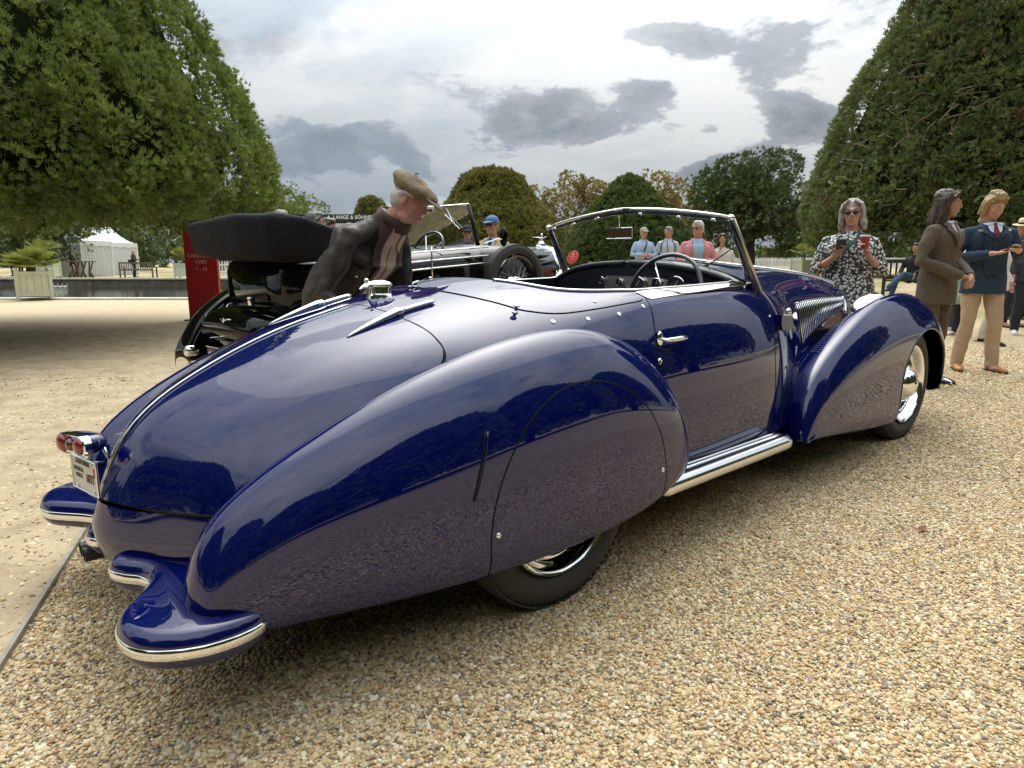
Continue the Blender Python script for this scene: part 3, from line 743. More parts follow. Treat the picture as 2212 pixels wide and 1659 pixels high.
BASEL = [(1.50, 0, 1.160), (1.478, .15, 1.158), (1.463, .30, 1.140), (1.470, .42, 1.112), (1.492, .52, 1.078), (1.515, .606, 1.035)]
for sgn in (1, -1):
    top = [lerp(TOPC, TOPR, t) for t in np.linspace(0, 1, 6)]; bas = BASEL
    rows = [[wp(*(lambda q: (q[0], q[1] * sgn, q[2]))(lerp(t_, b_, k))) for k in np.linspace(0, 1, 4)] for t_, b_ in zip(top, bas)]
    MB().grid(rows).build('pane', GLASS, ws, smooth=True)
    FR = pbr('frame dark blue', (.010, .013, .035), rough=.15, coat=1)
    # header: chrome outer + dark inner
    MB().tube([wp(a[0], a[1] * sgn, a[2] + .004 + .012 * (1 - (2 * q - 1) ** 2)) for q, a in ((q, lerp(TOPC, TOPR, q)) for q in np.linspace(0, 1, 9))], .0065, 10, flat=1.2).build('header_rail', CHROME, ws, smooth=True)
    MB().tube([wp(a[0] + .012, a[1] * sgn, a[2] - .010 + .012 * (1 - (2 * q - 1) ** 2)) for q, a in ((q, lerp(TOPC, TOPR, q)) for q in np.linspace(0, .985, 9))], .009, 8, flat=1.3).build('header_seal', FR, ws, smooth=True)
    # pillar: dark inner with chrome face
    a, b = TOPR, (BASR[0] + .012, BASR[1], BASR[2] - .02)
    MB().tube([wp(a[0] + .004, a[1] * sgn, a[2]), wp((a[0] + b[0]) / 2 + .004, (a[1] + b[1]) / 2 * sgn, (a[2] + b[2]) / 2), wp(b[0], b[1] * sgn, b[2])], [.014, .018, .026], 8, flat=1.0).build('pillar', FR, ws, smooth=True)
    MB().tube([wp(a[0] + .006, (a[1] + .016) * sgn, a[2] - .004), wp((a[0] + b[0]) / 2 + .008, ((a[1] + b[1]) / 2 + .019) * sgn, (a[2] + b[2]) / 2), wp(b[0] + .01, (b[1] + .022) * sgn, b[2])], [.006, .009, .013], 8).build('pillar_trim', pbr('brushed bronze trim', (.55, .50, .44), rough=.3, metal=1), ws, smooth=True)
    MB().ball(wp(TOPR[0] + .004, (TOPR[1] + .002) * sgn, TOPR[2] + .001), (.022, .018, .016)).build('corner_bracket', CHROME, ws, smooth=True)
    MB().tube([wp(BASR[0] - .02, (BASR[1] - .005) * sgn, BASR[2] + .065), wp(BASR[0] - .03, (BASR[1] - .005) * sgn, BASR[2] + .03), wp(BASR[0] + .01, (BASR[1]) * sgn, BASR[2] + .005)], [.008, .016, .018], 10).build('pillar_clamp', CHROME, ws, smooth=True)
    MB().tube([wp(b_[0], b_[1] * sgn, b_[2] + .004) for b_ in bas], .008, 8, flat=1).build('base_seal', BLACK, ws, smooth=True)
    # catches on the header
    for t in (.18, .55, .86) if sgn > 0 else (.3, .62, .9):
        q = lerp(TOPC, TOPR, t); m = MB(); m.ball(wp(q[0] - .006, q[1] * sgn, q[2] - .012), (.005, .014, .006)); m.ball(wp(q[0] - .012, (q[1] + .014) * sgn, q[2] - .018), (.004, .004, .006)); m.build('header_catch', CHROME, ws, smooth=True)
    # wiper
    q = lerp(TOPR, BASR, .95); pv = wp(1.535, .33 * sgn, 1.135) if sgn > 0 else wp(1.535, .05 * sgn, 1.17)
    tip = lerp(TOPC, BASC, .5); tp = wp(1.43, (.53 if sgn > 0 else .20) * sgn if sgn > 0 else .10, 1.22) if sgn > 0 else wp(1.50, .22, 1.20)
    m = MB(); m.tube([pv, tp], .003, 6); m.ball(pv, .012); m.build('wiper', BLACK, ws, smooth=True)
MB().tube([wp(1.275, -.04, 1.415), wp(1.33, -.078, 1.335)], .004, 8).build('mirror_stalk', CHROME, ws, smooth=True)
mr = MB(); mr.box(wp(1.335, -.078, 1.307), (.012, .150, .056), rz=math.radians(8)); mo = mr.build('rear_view_mirror', pbr('mirror back brown', (.10, .055, .035), rough=.12, coat=1), ws)
m = MB(); c = Vector(wp(1.335, -.078, 1.307)); R = Matrix.Rotation(math.radians(8), 3, 'Z')
Lp = [c + R @ Vector((-.004, sy * .076, sz * .027)) for sy, sz in ((-1, -1), (1, -1), (1, 1), (-1, 1))]
m.tube(Lp + [Lp[0]], .004, 6); m.build('mirror_frame', CHROME, mo)
# red pass sticker
dk = MB(); dc = Vector(wp(1.435, -.505, 1.185)); 
STK = empty('windscreen_sticker', tuple(dc)); STK.parent = ws
STK.rotation_euler = (0, 0, 0)
RED = pbr('pass red', (.60, .022, .012), rough=.35)
WHT = pbr('print white', (.8, .78, .76), rough=.5)
STK.rotation_euler = Matrix(((0, .35, -.94), (-1, 0, 0), (0, .94, .35))).to_euler()
m = MB(); m.lathe([(0, .001), (.040, .001), (.0415, 0), (.0415, -.001)], k=36); m.V = [(v[0] * 1.08, v[1], v[2]) for v in m.V]; m.build('red_disc', RED, STK)
m = MB(); m.lathe([(.0365, .0016), (.0375, .0016)], k=36); m.V = [(v[0] * 1.08, v[1], v[2]) for v in m.V]
m.box((0, .022, .0017), (.012, .004, .0004)); m.box((0, .014, .0017), (.022, .002, .0004)); m.box((0, .002, .0017), (.05, .0015, .0004)); m.box((0, -.014, .0017), (.03, .002, .0004)); m.build('disc_print', WHT, STK)

# ---- cockpit
LEATH = pbr('blue grey leather', (.045, .062, .085), rough=.45, bump=(60, .2, .002))
TRIM = pbr('dark blue trim', (.006, .008, .016), rough=.5)
ck = empty('cockpit', (.9, 0, .9)); ck.parent = car
def cp(x, y, z): return (x - .9, -y, z - .9)
m = MB(); loop = COCKF; zt = [on_surf(S_BODY, x, abs(y))[0][2] for x, y in loop]
m.add([cp(x, y, z - .002) for (x, y), z in zip(loop, zt)] + [cp(x, y, .45) for x, y in loop], [(i, (i + 1) % len(loop), len(loop) + (i + 1) % len(loop), len(loop) + i) for i in range(len(loop))] + [tuple(range(len(loop), 2 * len(loop)))])
m.build('cockpit_lining', TRIM, ck)
for sgn in (1, -1):
    m = MB(); rows = []
    for i in range(13):
        a = PI * i / 12; rows.append([cp(.44 + .075 * (1 - math.cos(a)) + .02 * math.cos(k * .9), sgn * (.05 + .05 * k), .60 + (.43 if 1 else 0) * math.sin(a) ** .35 + (.012 if k % 2 else 0)) for k in range(11)])
    m.grid(rows); m.build('seat_back', LEATH, ck, smooth=True)
    MB().box(cp(.85, sgn * .30, .62), (.5, .5, .12)).build('seat_cushion', LEATH, ck)
# dashboard with dials
DASH = pbr('dash polished metal', (.50, .47, .43), rough=.28, metal=1); DIAL = pbr('dial face', (.012, .012, .012), rough=.3, coat=1)
m = MB(); pts = [(1.325 - .02, y) for y in np.linspace(-.5, .5, 11)]
rows = [[cp(1.345 - .03 * (y / .5) ** 0 , y, on_surf(S_BODY, 1.33, abs(y))[0][2] - .035), cp(1.33, y, .93)] for _, y in pts]
m.grid(rows); m.build('dashboard', TRIM, ck)
m = MB(); m.prism([(-.12, 1.085), (.20, 1.08), (.47, 1.045), (.50, .93), (-.15, .93)], 1.283, 1.289, plane='YZ'); m.V = [cp(x, y, z) for x, y, z in m.V]; m.build('instrument_panel', DASH, ck)
for y, z, r in ((.10, 1.035, .05), (.215, 1.048, .03), (.33, 1.035, .055), (.44, 1.02, .028), (-.02, 1.05, .022), (.52, 1.0, .02), (-.14, 1.06, .02)):
    d = empty('gauge', cp(1.281, y, z)); d.parent = ck
    MB().lathe([(r, 0), (r, -.012), (r * .93, -.014), (r * .9, -.008)], axis='X', k=28).build('bezel', CHROME, d, smooth=True, auto=40)
    MB().lathe([(0, -.006), (r * .92, -.006)], axis='X', k=28).build('dial', DIAL, d)
    MB().box((-.010, 0, r * .3), (.001, .002, r * .7), rot=Matrix.Rotation(.6 * r * 20, 3, 'X')).build('needle', WHT, d)
# padded inner cowl edge
P = on_line(S_BODY, [(1.375, .562), (1.355, .47), (1.325, .35), (1.312, .2), (1.305, .02)], off=-.004, n=5)
for sgn in (1, -1): tube_obj('dash_roll', P * [1, sgn, 1], .016, TRIM, car)
cw = clip(S_BODY.A, S_BODY.T, lambda a: np.maximum(sd_poly(a[:, 0], a[:, 1], [(1.30, 0), (1.31, .2), (1.325, .35), (1.355, .47), (1.38, .562), (1.49, .59), (1.475, .50), (1.452, .42), (1.445, .3), (1.46, .15), (1.48, 0), (1.48, -.01), (1.30, -.01)]), .9 - a[:, 2]))
COWLM = pbr('black lacquer cowl', (.010, .012, .016), rough=.22, coat=1)
surf_obj('cowl_pad', *cw, COWLM, car, off=.004); surf_obj('cowl_pad', *cw, COWLM, car, off=.004, right=False)
# steering wheel
sw = empty('steering_wheel', cp(1.16, .33, 1.0)); sw.parent = ck
Rs = Matrix.Rotation(math.radians(-68), 3, 'Y')
m = MB(); m.tube([Rs @ Vector((.205 * math.cos(a), .205 * math.sin(a), 0)) for a in np.linspace(0, 2 * PI, 48, endpoint=False)], .0105, 10, closed=True, flat=1); m.build('rim', pbr('bakelite black', (.012, .013, .016), rough=.18, coat=1), sw, smooth=True)
m = MB()
for a in (PI / 2, PI / 2 + 2.1, PI / 2 - 2.1): m.tube([Rs @ Vector((0, 0, -.02)), Rs @ Vector((.2 * math.cos(a + PI), .2 * math.sin(a + PI), 0))], .005, 8)
m.ball(Rs @ Vector((0, 0, -.01)), (.03, .03, .03)); m.build('spoke', CHROME, sw, smooth=True)
MB().tube([Rs @ Vector((0, 0, -.02)), Rs @ Vector((0, 0, -.35))], .018, 10).build('column', BLACK, sw, smooth=True)

# ---- side details on the scuttle
p, nn = on_surf(S_BODY, 1.64, .88, 'z')
hb = empty('door_lamp_bracket', (p[0] - .0, -p[1], p[2])); hb.parent = car
m = MB(); m.prism([(-.05, .025), (.055, .02), (.05, -.02), (.035, -.05), (-.03, -.052), (-.05, -.02)], -.045, .01, plane='XZ'); m.build('bracket', PAINT, hb, auto=30)
MB().ball((.045, -.03, .036), (.016, .014, .018)).build('bracket_ball', CHROME, hb, smooth=True)
MB().tube([(-.05, -.047, .026), (.055, -.047, .021)], .004, 6).build('bracket_edge', CHROME, hb)
P = on_line(S_BODY, [(1.585, .84), (1.60, .70), (1.605, .55), (1.61, .42), (1.61, .36)], 'z', off=.0005, n=6); trim_tube('scuttle_groove', P, .004, BLACK, mirror=True)
P = on_line(S_BODY, [(1.645, .64), (1.68, .645), (1.685, .64), (1.69, .46), (1.685, .452), (1.65, .45)], 'z', off=.0008, n=4); trim_tube('vent_panel_edge', P, .0018, BLACK, mirror=True)
# headlamps
for sgn in (1, -1):
    hl = empty('headlight', (3.42, -sgn * .47, .845)); hl.parent = car
    m = MB(); m.lathe([(0, -.26), (.02, -.25), (.06, -.19), (.09, -.11), (.104, -.03), (.107, .02), (.109, .03), (.100, .04)], axis='Z', k=32)
    m.V = [(v[2], v[1], -v[0]) for v in m.V]; m.build('lamp_shell', CHROME, hl, smooth=True, weld=False)
    m = MB(); m.lathe([(.100, .035), (.07, .055), (0, .065)], k=32); m.V = [(v[2], v[1], -v[0]) for v in m.V]; m.build('lens', pbr('lamp lens', (.5, .5, .48), rough=.2, coat=1), hl, smooth=True)
    # catwalk louvres between bonnet and fender
# front bumper
bm_ = MB()
for sgn in (1, -1):
    bm_.tube([(4.02, -sgn * .10, .28), (4.20, -sgn * .30, .28), (4.27, -sgn * .52, .28), (4.24, -sgn * .70, .28), (4.13, -sgn * .80, .28)], [.04, .05, .05, .045, .02], 10, flat=.55)
bm_.build('front_bumper', PAINT, car, smooth=True)
b2 = MB()
for sgn in (1, -1): b2.tube([(4.10, -sgn * .20, .28), (4.25, -sgn * .33, .28), (4.32, -sgn * .52, .28), (4.285, -sgn * .71, .28), (4.16, -sgn * .81, .28)], [.012, .013, .013, .013, .012], 8)
b2.build('front_bumper_trim', CHROME, car, smooth=True)

# ---- rear bumperettes
def bumperette(sgn):
    z0 = .285
    out = [(-.955, .700), (-.985, .728), (-1.04, .743), (-1.115, .737), (-1.19, .700), (-1.238, .645), (-1.255, .575), (-1.243, .50), (-1.202, .440), (-1.158, .385), (-1.128, .325), (-1.135, .265), (-1.168, .215), (-1.188, .16), (-1.172, .115), (-1.12, .098), (-1.05, .11), (-1.0, .18), (-1.0, .40), (-1.06, .55), (-1.00, .60), (-.94, .64), (-.935, .68)]
    L = smooth_loop(out, 6); c = L.mean(0); n = len(L)
    # inward offset per vertex from local normals (robust enough for a slim slab)
    def inset(L, d):
        a = np.roll(L, 1, 0); b = np.roll(L, -1, 0); t = b - a; nn = np.stack([-t[:, 1], t[:, 0]], 1); nn /= np.linalg.norm(nn, axis=1)[:, None] + 1e-9
        area = .5 * np.sum(L[:, 0] * np.roll(L[:, 1], -1) - np.roll(L[:, 0], -1) * L[:, 1])
        return L + nn * (d if area > 0 else -d)
    rings = [(.022, -.046), (.008, -.036), (0.0, -.020), (0.0, -.008), (.0, .010), (.003, .026), (.010, .037), (.020, .044), (.034, .048)]
    m = MB(); R = []
    for d, h in rings:
        I = inset(L, d); R.append([(x, -sgn * y, z0 + h) for x, y in I])
    V = [p for r in R for p in r]; F = [(i * n + j, i * n + (j + 1) % n, (i + 1) * n + (j + 1) % n, (i + 1) * n + j) for i in range(len(R) - 1) for j in range(n)]
    F.append(tuple(range(n))); F.append(tuple((len(R) - 1) * n + j for j in range(n)))
    m.add(V, F); o = m.build('bumperette', PAINT, car, smooth=True, auto=40)
    T1 = MB(); k0, k1 = 2, 16
    seg = L[1 * 6: 16 * 6]; a = []
    rows = []
    O = inset(L, -.004)
    for q in range(0, 15 * 6 + 4):
        e = min(1, q / 5, (15 * 6 + 3 - q) / 5); x, y = O[q]; xi, yi = L[q]
        rows.append([(xi, -sgn * yi, z0 - .014 * e), (x, -sgn * y, z0 - .010 * e), (x + 0 * xi, -sgn * y, z0 + .002), (x, -sgn * y, z0 + .010 * e), (xi, -sgn * yi, z0 + .014 * e)])
    T1.grid(rows); T1.build('bumper_trim', CHROME, o, smooth=True)
bumperette(1); bumperette(-1)

# ---- plate and tail lamps
PL = empty('number_plate', (-1.182, .078, .520)); PL.parent = car; PL.rotation_euler = (0, 0, math.radians(10))
# local frame: plate faces -X; text reads left to right from behind (+Y is left when looking forward)
PW, PH = .188, .104
PLATEM = pbr('plate cream', (.62, .62, .58), rough=.35)
MB().box((-.002, 0, 0), (.003, PW, PH)).build('plate', PLATEM, PL)
m = MB(); c = [(-.005, sy * PW / 2, sz * PH / 2) for sy, sz in ((-1, -1), (1, -1), (1, 1), (-1, 1))]; m.tube(c + [c[0]], .0035, 6); m.build('plate_frame', CHROME, PL)
BRN = pbr('plate lettering', (.05, .03, .05), rough=.5); REDL = pbr('plate lettering dark red', (.13, .012, .02), rough=.5)
RT = Matrix(((0, 0, -1), (-1, 0, 0), (0, 1, 0)))
def plate_text(t, size, y, z, mat, sx=1, parent=None, x=-.0045, R=RT, bold=True, name='lettering', align='CENTER'):
    me = text_mesh(t, size, .0003, align, bold, sx); o = link(name, me, mat, parent); o.rotation_euler = R.to_euler(); o.location = (x, y, z); return o
plate_text('CALIFORNIA', .021, .012, .030, BRN, .95, PL)
plate_text('HISTORICAL', .018, .044, .006, BRN, .72, PL)
plate_text('VEHICLE', .018, .044, -.014, BRN, .72, PL)
plate_text('603T', .040, -.040, -.020, REDL, .72, PL)
MB().box((-.0045, -.078, .020), (.001, .022, .024)).build('plate_sticker', pbr('sticker red', (.45, .07, .04), rough=.5), PL)
for yy, zz in ((.06, .042), (-.06, .042), (.06, -.042), (-.06, -.042)): MB().ball((-.006, yy, zz), (.003, .005, .005)).build('bolt', CHROME, PL, smooth=True)
MB().tube([(0, 0, .03), (.05, 0, .02)], .012, 8).build('plate_bracket', PAINT, PL, smooth=True)
TL = empty('tail_lamp', (-1.150, .085, .622)); TL.parent = car; TL.rotation_euler = (0, 0, math.radians(17))
def stadium(hw, r, n=10, sy=1.0):
    L = []
    for i in range(n + 1): a = -PI / 2 + PI * i / n; L.append((-(hw + r * math.cos(a)), r * math.sin(a) * sy))
    for i in range(n + 1): a = PI / 2 + PI * i / n; L.append((-(-hw + r * math.cos(a)), r * math.sin(a) * sy))
    return L
m = MB(); R = []
for x, s_ in ((-.060, .93), (-.055, 1.0), (-.035, 1.0), (-.012, .92), (.008, .74), (.018, .5)):
    R.append([(x, a * s_, b * s_) for a, b in stadium(.045, .029)])
n_ = len(R[0]); m.add([p for r in R for p in r], [(i * n_ + j, i * n_ + (j + 1) % n_, (i + 1) * n_ + (j + 1) % n_, (i + 1) * n_ + j) for i in range(len(R) - 1) for j in range(n_)] + [tuple(range(n_)), tuple((len(R) - 1) * n_ + j for j in range(n_))])
m.build('lamp_housing', PAINT, TL, smooth=True, auto=50)
m = MB(); R = [[(x, a * s_, b * s_) for a, b in stadium(.045, .029)] for x, s_ in ((-.045, 1.02), (-.045, 1.06), (-.066, 1.06), (-.069, 1.0), (-.066, .9))]
m.add([p for r in R for p in r], [(i * n_ + j, i * n_ + (j + 1) % n_, (i + 1) * n_ + (j + 1) % n_, (i + 1) * n_ + j) for i in range(len(R) - 1) for j in range(n_)] + [tuple((len(R) - 1) * n_ + j for j in range(n_))])
m.build('lamp_bezel', CHROME, TL, smooth=True, auto=40)
LENS = pbr('red lens', (.22, .018, .010), rough=.12, coat=1, bump=(150, .3, .001)); LENS2 = pbr('brown lens', (.10, .05, .04), rough=.12, coat=1)
for yy, mt, rr in ((.047, LENS, .026), (.0, LENS2, .018), (-.047, LENS, .026)):
    m = MB(); m.lathe([(rr, 0), (rr * .95, .005), (rr * .75, .010), (rr * .4, .013), (0, .014)], k=24); m.V = [(-v[2] - .067, v[0] + yy, v[1] * 1.05) for v in m.V]; m.build('lens', mt, TL, smooth=True)
p_, _ = on_surf(S_BODY, -1.03, 0)
MB().tube([(.055, -.02, .005), (.085, -.05, .012), (.10, -.075, .0), (.115, -.09, -.01)], .004, 8).build('lamp_cable', pbr('silver braid', (.6, .6, .6), rough=.35, metal=.9, bump=(400, .5, .002)), TL, smooth=True)
MB().tube([(.02, 0, -.02), (.03, -.02, -.075)], .006, 8).build('lamp_bracket', CHROME, TL, smooth=True)
ex = MB()
for dy in (0, .055): 
    ex.lathe([(.024, .18), (.024, 0), (.020, 0), (.020, .17)], (0, 0, 0), k=20)
    V = ex.V[-80:]; ex.V[-80:] = [(v[2] - 1.20, v[1] + .17 + dy + .0, v[0] + .235) for v in V]
ex.build('exhaust_pipe', pbr('sooty steel', (.05, .05, .05), rough=.45, metal=.8), car, smooth=True, auto=40)
# ---------------------------------------------------------------- terrain
def smst(x, a, b):
    t = np.clip((x - a) / (b - a), 0, 1); return t * t * (3 - 2 * t)
POOL = (-45.0, -7.5, 21.9, 38.6)       # x0, x1, y0, y1
def terrain(X, Y):
    X = np.asarray(X, float); Y = np.asarray(Y, float)
    h = .55 * smst(Y, 8.5, 23) * smst(X, -7, 1) + .28 * smst(Y, 37.5, 38.6) * (1 - smst(X, -7, 1)) + .15 * smst(Y, 45, 70)
    h = h + .5 * smst(np.hypot(X, Y), 90, 400)
    inp = (X > POOL[0]) & (X < POOL[1]) & (Y > POOL[2]) & (Y < POOL[3])
    return np.where(inp, -.55, h)
def th(x, y): return float(terrain(x, y))
def gp(u, v, z=0.0):
    """ground point seen at (u, v) of a 2212-wide frame - used only to take positions off the photograph"""
    c, s = math.cos(math.radians(10.2527)), math.sin(math.radians(10.2527)); a = (u - 1106) / 1441; b = -(v - 829.5) / 1441
    d = (a, c + b * s, -s + b * c); t = (z - 1.15) / d[2]; return (d[0] * t, d[1] * t)

# edging strip between gravel and beaten earth
E0, E1 = np.array(gp(0, 1445)), np.array(gp(165, 1180)); ED = (E1 - E0) / np.linalg.norm(E1 - E0)
def gravel_side(X, Y):        # >0 on the gravel side
    return (X - E0[0]) * ED[1] - (Y - E0[1]) * ED[0]

PEB = [(0.0, (0.153, 0.13, 0.102)), (0.06, (0.265, 0.21, 0.144)), (0.13, (0.469, 0.34, 0.183)), (0.28, (0.632, 0.48, 0.27)), (0.46, (0.714, 0.57, 0.347)), (0.6, (0.612, 0.44, 0.221)), (0.7, (0.734, 0.62, 0.414)), (0.8, (0.898, 0.81, 0.607)), (0.91, (0.337, 0.3, 0.25)), (0.96, (0.51, 0.3, 0.144))]
def gravel_nodes(g, vec):
    """colour, height from two layers of Voronoi pebbles"""
    v = g.new('ShaderNodeTexVoronoi'); g.link(vec, v.inputs['Vector']); v.inputs['Scale'].default_value = 78; v.feature = 'F1'
    s = g.new('ShaderNodeSeparateColor'); g.link(v.outputs['Color'], s.inputs[0])
    col = g.ramp(s.outputs[0], PEB, 'CONSTANT')
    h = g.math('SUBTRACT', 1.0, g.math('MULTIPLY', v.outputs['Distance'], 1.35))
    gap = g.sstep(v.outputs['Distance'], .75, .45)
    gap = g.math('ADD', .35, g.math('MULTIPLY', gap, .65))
    return col, h, gap
def ground_material():
    m = bpy.data.materials.new('gravel and beaten earth'); m.use_nodes = True; g = N(m.node_tree); b = g.n['Principled BSDF']
    geo = g.new('ShaderNodeNewGeometry'); P = geo.outputs['Position']; sx = g.new('ShaderNodeSeparateXYZ'); g.link(P, sx.inputs[0]); X, Y = sx.outputs[0], sx.outputs[1]
    flat = g.vmath('MULTIPLY', P, (1, 1, 0))
    gc, gh, gap = gravel_nodes(g, flat)
    big = g.noise(flat, .55, 5, .6); mid = g.noise(flat, 4.0, 6, .65); fine = g.noise(flat, 60, 5, .7)
    gc = g.mix(g.sstep(mid, .35, .75), gc, (.47, .36, .22), 'MIX') if False else gc
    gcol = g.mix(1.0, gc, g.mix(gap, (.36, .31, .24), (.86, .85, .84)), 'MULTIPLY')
    far = g.ramp(g.noise(flat, 26, 6, .75), [(.3, (.36, .285, .175)), (.5, (.54, .44, .285)), (.68, (.66, .56, .39))])
    dist = g.vmath('LENGTH', P)
    gcol = g.mix(g.sstep(dist, 9.0, 20.0), gcol, far)
    # beaten earth
    e = g.ramp(mid, [(.28, (.27, .205, .13)), (.45, (.40, .31, .195)), (.62, (.50, .40, .26)), (.8, (.57, .475, .33))])
    e = g.mix(g.sstep(fine, .52, .72), e, (.24, .185, .12))
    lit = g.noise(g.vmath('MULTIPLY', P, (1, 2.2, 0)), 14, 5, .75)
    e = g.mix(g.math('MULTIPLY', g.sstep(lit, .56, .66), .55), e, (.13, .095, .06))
    # sparse stones in the earth
    v = g.new('ShaderNodeTexVoronoi'); g.link(flat, v.inputs['Vector']); v.inputs['Scale'].default_value = 30
    s2 = g.new('ShaderNodeSeparateColor'); g.link(v.outputs['Color'], s2.inputs[0])
    pm = g.math('MULTIPLY', g.math('LESS_THAN', v.outputs['Distance'], .28), g.math('GREATER_THAN', s2.outputs[1], .72))
    e = g.mix(pm, e, g.ramp(s2.outputs[0], PEB, 'CONSTANT'))
    # masks
    side = g.math('SUBTRACT', g.math('MULTIPLY', g.math('SUBTRACT', X, float(E0[0])), float(ED[1])), g.math('MULTIPLY', g.math('SUBTRACT', Y, float(E0[1])), float(ED[0])))
    wob = g.math('MULTIPLY', g.math('SUBTRACT', g.noise(flat, 1.3, 5, .6), .5), 2.0)
    gm = g.math('GREATER_THAN', side, .0)
    farband = g.sstep(g.math('ADD', Y, wob), 11.8, 13.6)                     # gravel again along the pool
    gm = g.math('MAXIMUM', gm, farband)
    treeband = g.math('MULTIPLY', g.sstep(g.math('ADD', Y, g.math('MULTIPLY', wob, .7)), 11.6, 12.8), g.sstep(g.math('ADD', X, wob), -2.5, .5))
    gm = g.math('MULTIPLY', gm, g.math('SUBTRACT', 1.0, treeband))
    gm = g.math('MULTIPLY', gm, g.math('SUBTRACT', 1.0, g.sstep(Y, 38.7, 38.9)))
    bank = g.sstep(Y, 38.7, 39.2)
    e = g.mix(g.math('MULTIPLY', bank, .7), e, (.56, .46, .29))
    gr = g.ramp(g.noise(flat, 9, 6, .8), [(.35, (.17, .16, .06)), (.5, (.27, .24, .10)), (.65, (.36, .31, .16))])
    gmask = g.math('MULTIPLY', g.sstep(g.noise(flat, .35, 4, .6), .42, .55), g.sstep(Y, 12.0, 13.5))
    e = g.mix(gmask, e, gr)
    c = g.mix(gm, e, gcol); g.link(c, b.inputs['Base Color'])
    b.inputs['Roughness'].default_value = .85; b.inputs['Specular IOR Level'].default_value = .25
    hh = g.math('ADD', g.math('MULTIPLY', gh, gm), g.math('MULTIPLY', fine, .35)); bn = g.new('ShaderNodeBump'); bn.inputs['Strength'].default_value = .7; bn.inputs['Distance'].default_value = .006
    g.link(hh, bn.inputs['Height']); g.link(bn.outputs[0], b.inputs['Normal'])
    return m
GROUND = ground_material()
def axis(*segs):
    out = []
    for a, b, s in segs: out += list(np.arange(a, b, s))
    return np.array(out + [segs[-1][1]])
gx = axis((-1200, -200, 200), (-200, -50, 30), (-50, -45, 2.5), (-45, -9, 3), (-9, 20, .5), (20, 60, 5), (60, 200, 28), (200, 1200, 200)); gy = axis((-1200, -100, 220), (-100, -12, 22), (-12, 12, .5), (12, 21.9, .55), (21.9, 37, 1.5), (37, 38.6, .2), (38.6, 48, .9), (48, 90, 6), (90, 300, 30), (300, 1600, 260))
gx = np.unique(np.concatenate([gx, [POOL[0] - .01, POOL[0] + .01, POOL[1] - .01, POOL[1] + .01]])); gy = np.unique(np.concatenate([gy, [POOL[2] - .01, POOL[2] + .01, POOL[3] - .01, POOL[3] + .01]]))
XX, YY = np.meshgrid(gx, gy, indexing='ij'); ZZ = terrain(XX, YY)
idx = np.arange(XX.size).reshape(XX.shape); Q = np.stack([idx[:-1, :-1], idx[1:, :-1], idx[1:, 1:], idx[:-1, 1:]], -1).reshape(-1, 4)
link('ground', mesh_np('ground', np.stack([XX, YY, ZZ], -1).reshape(-1, 3), Q, False), GROUND, kind='structure')

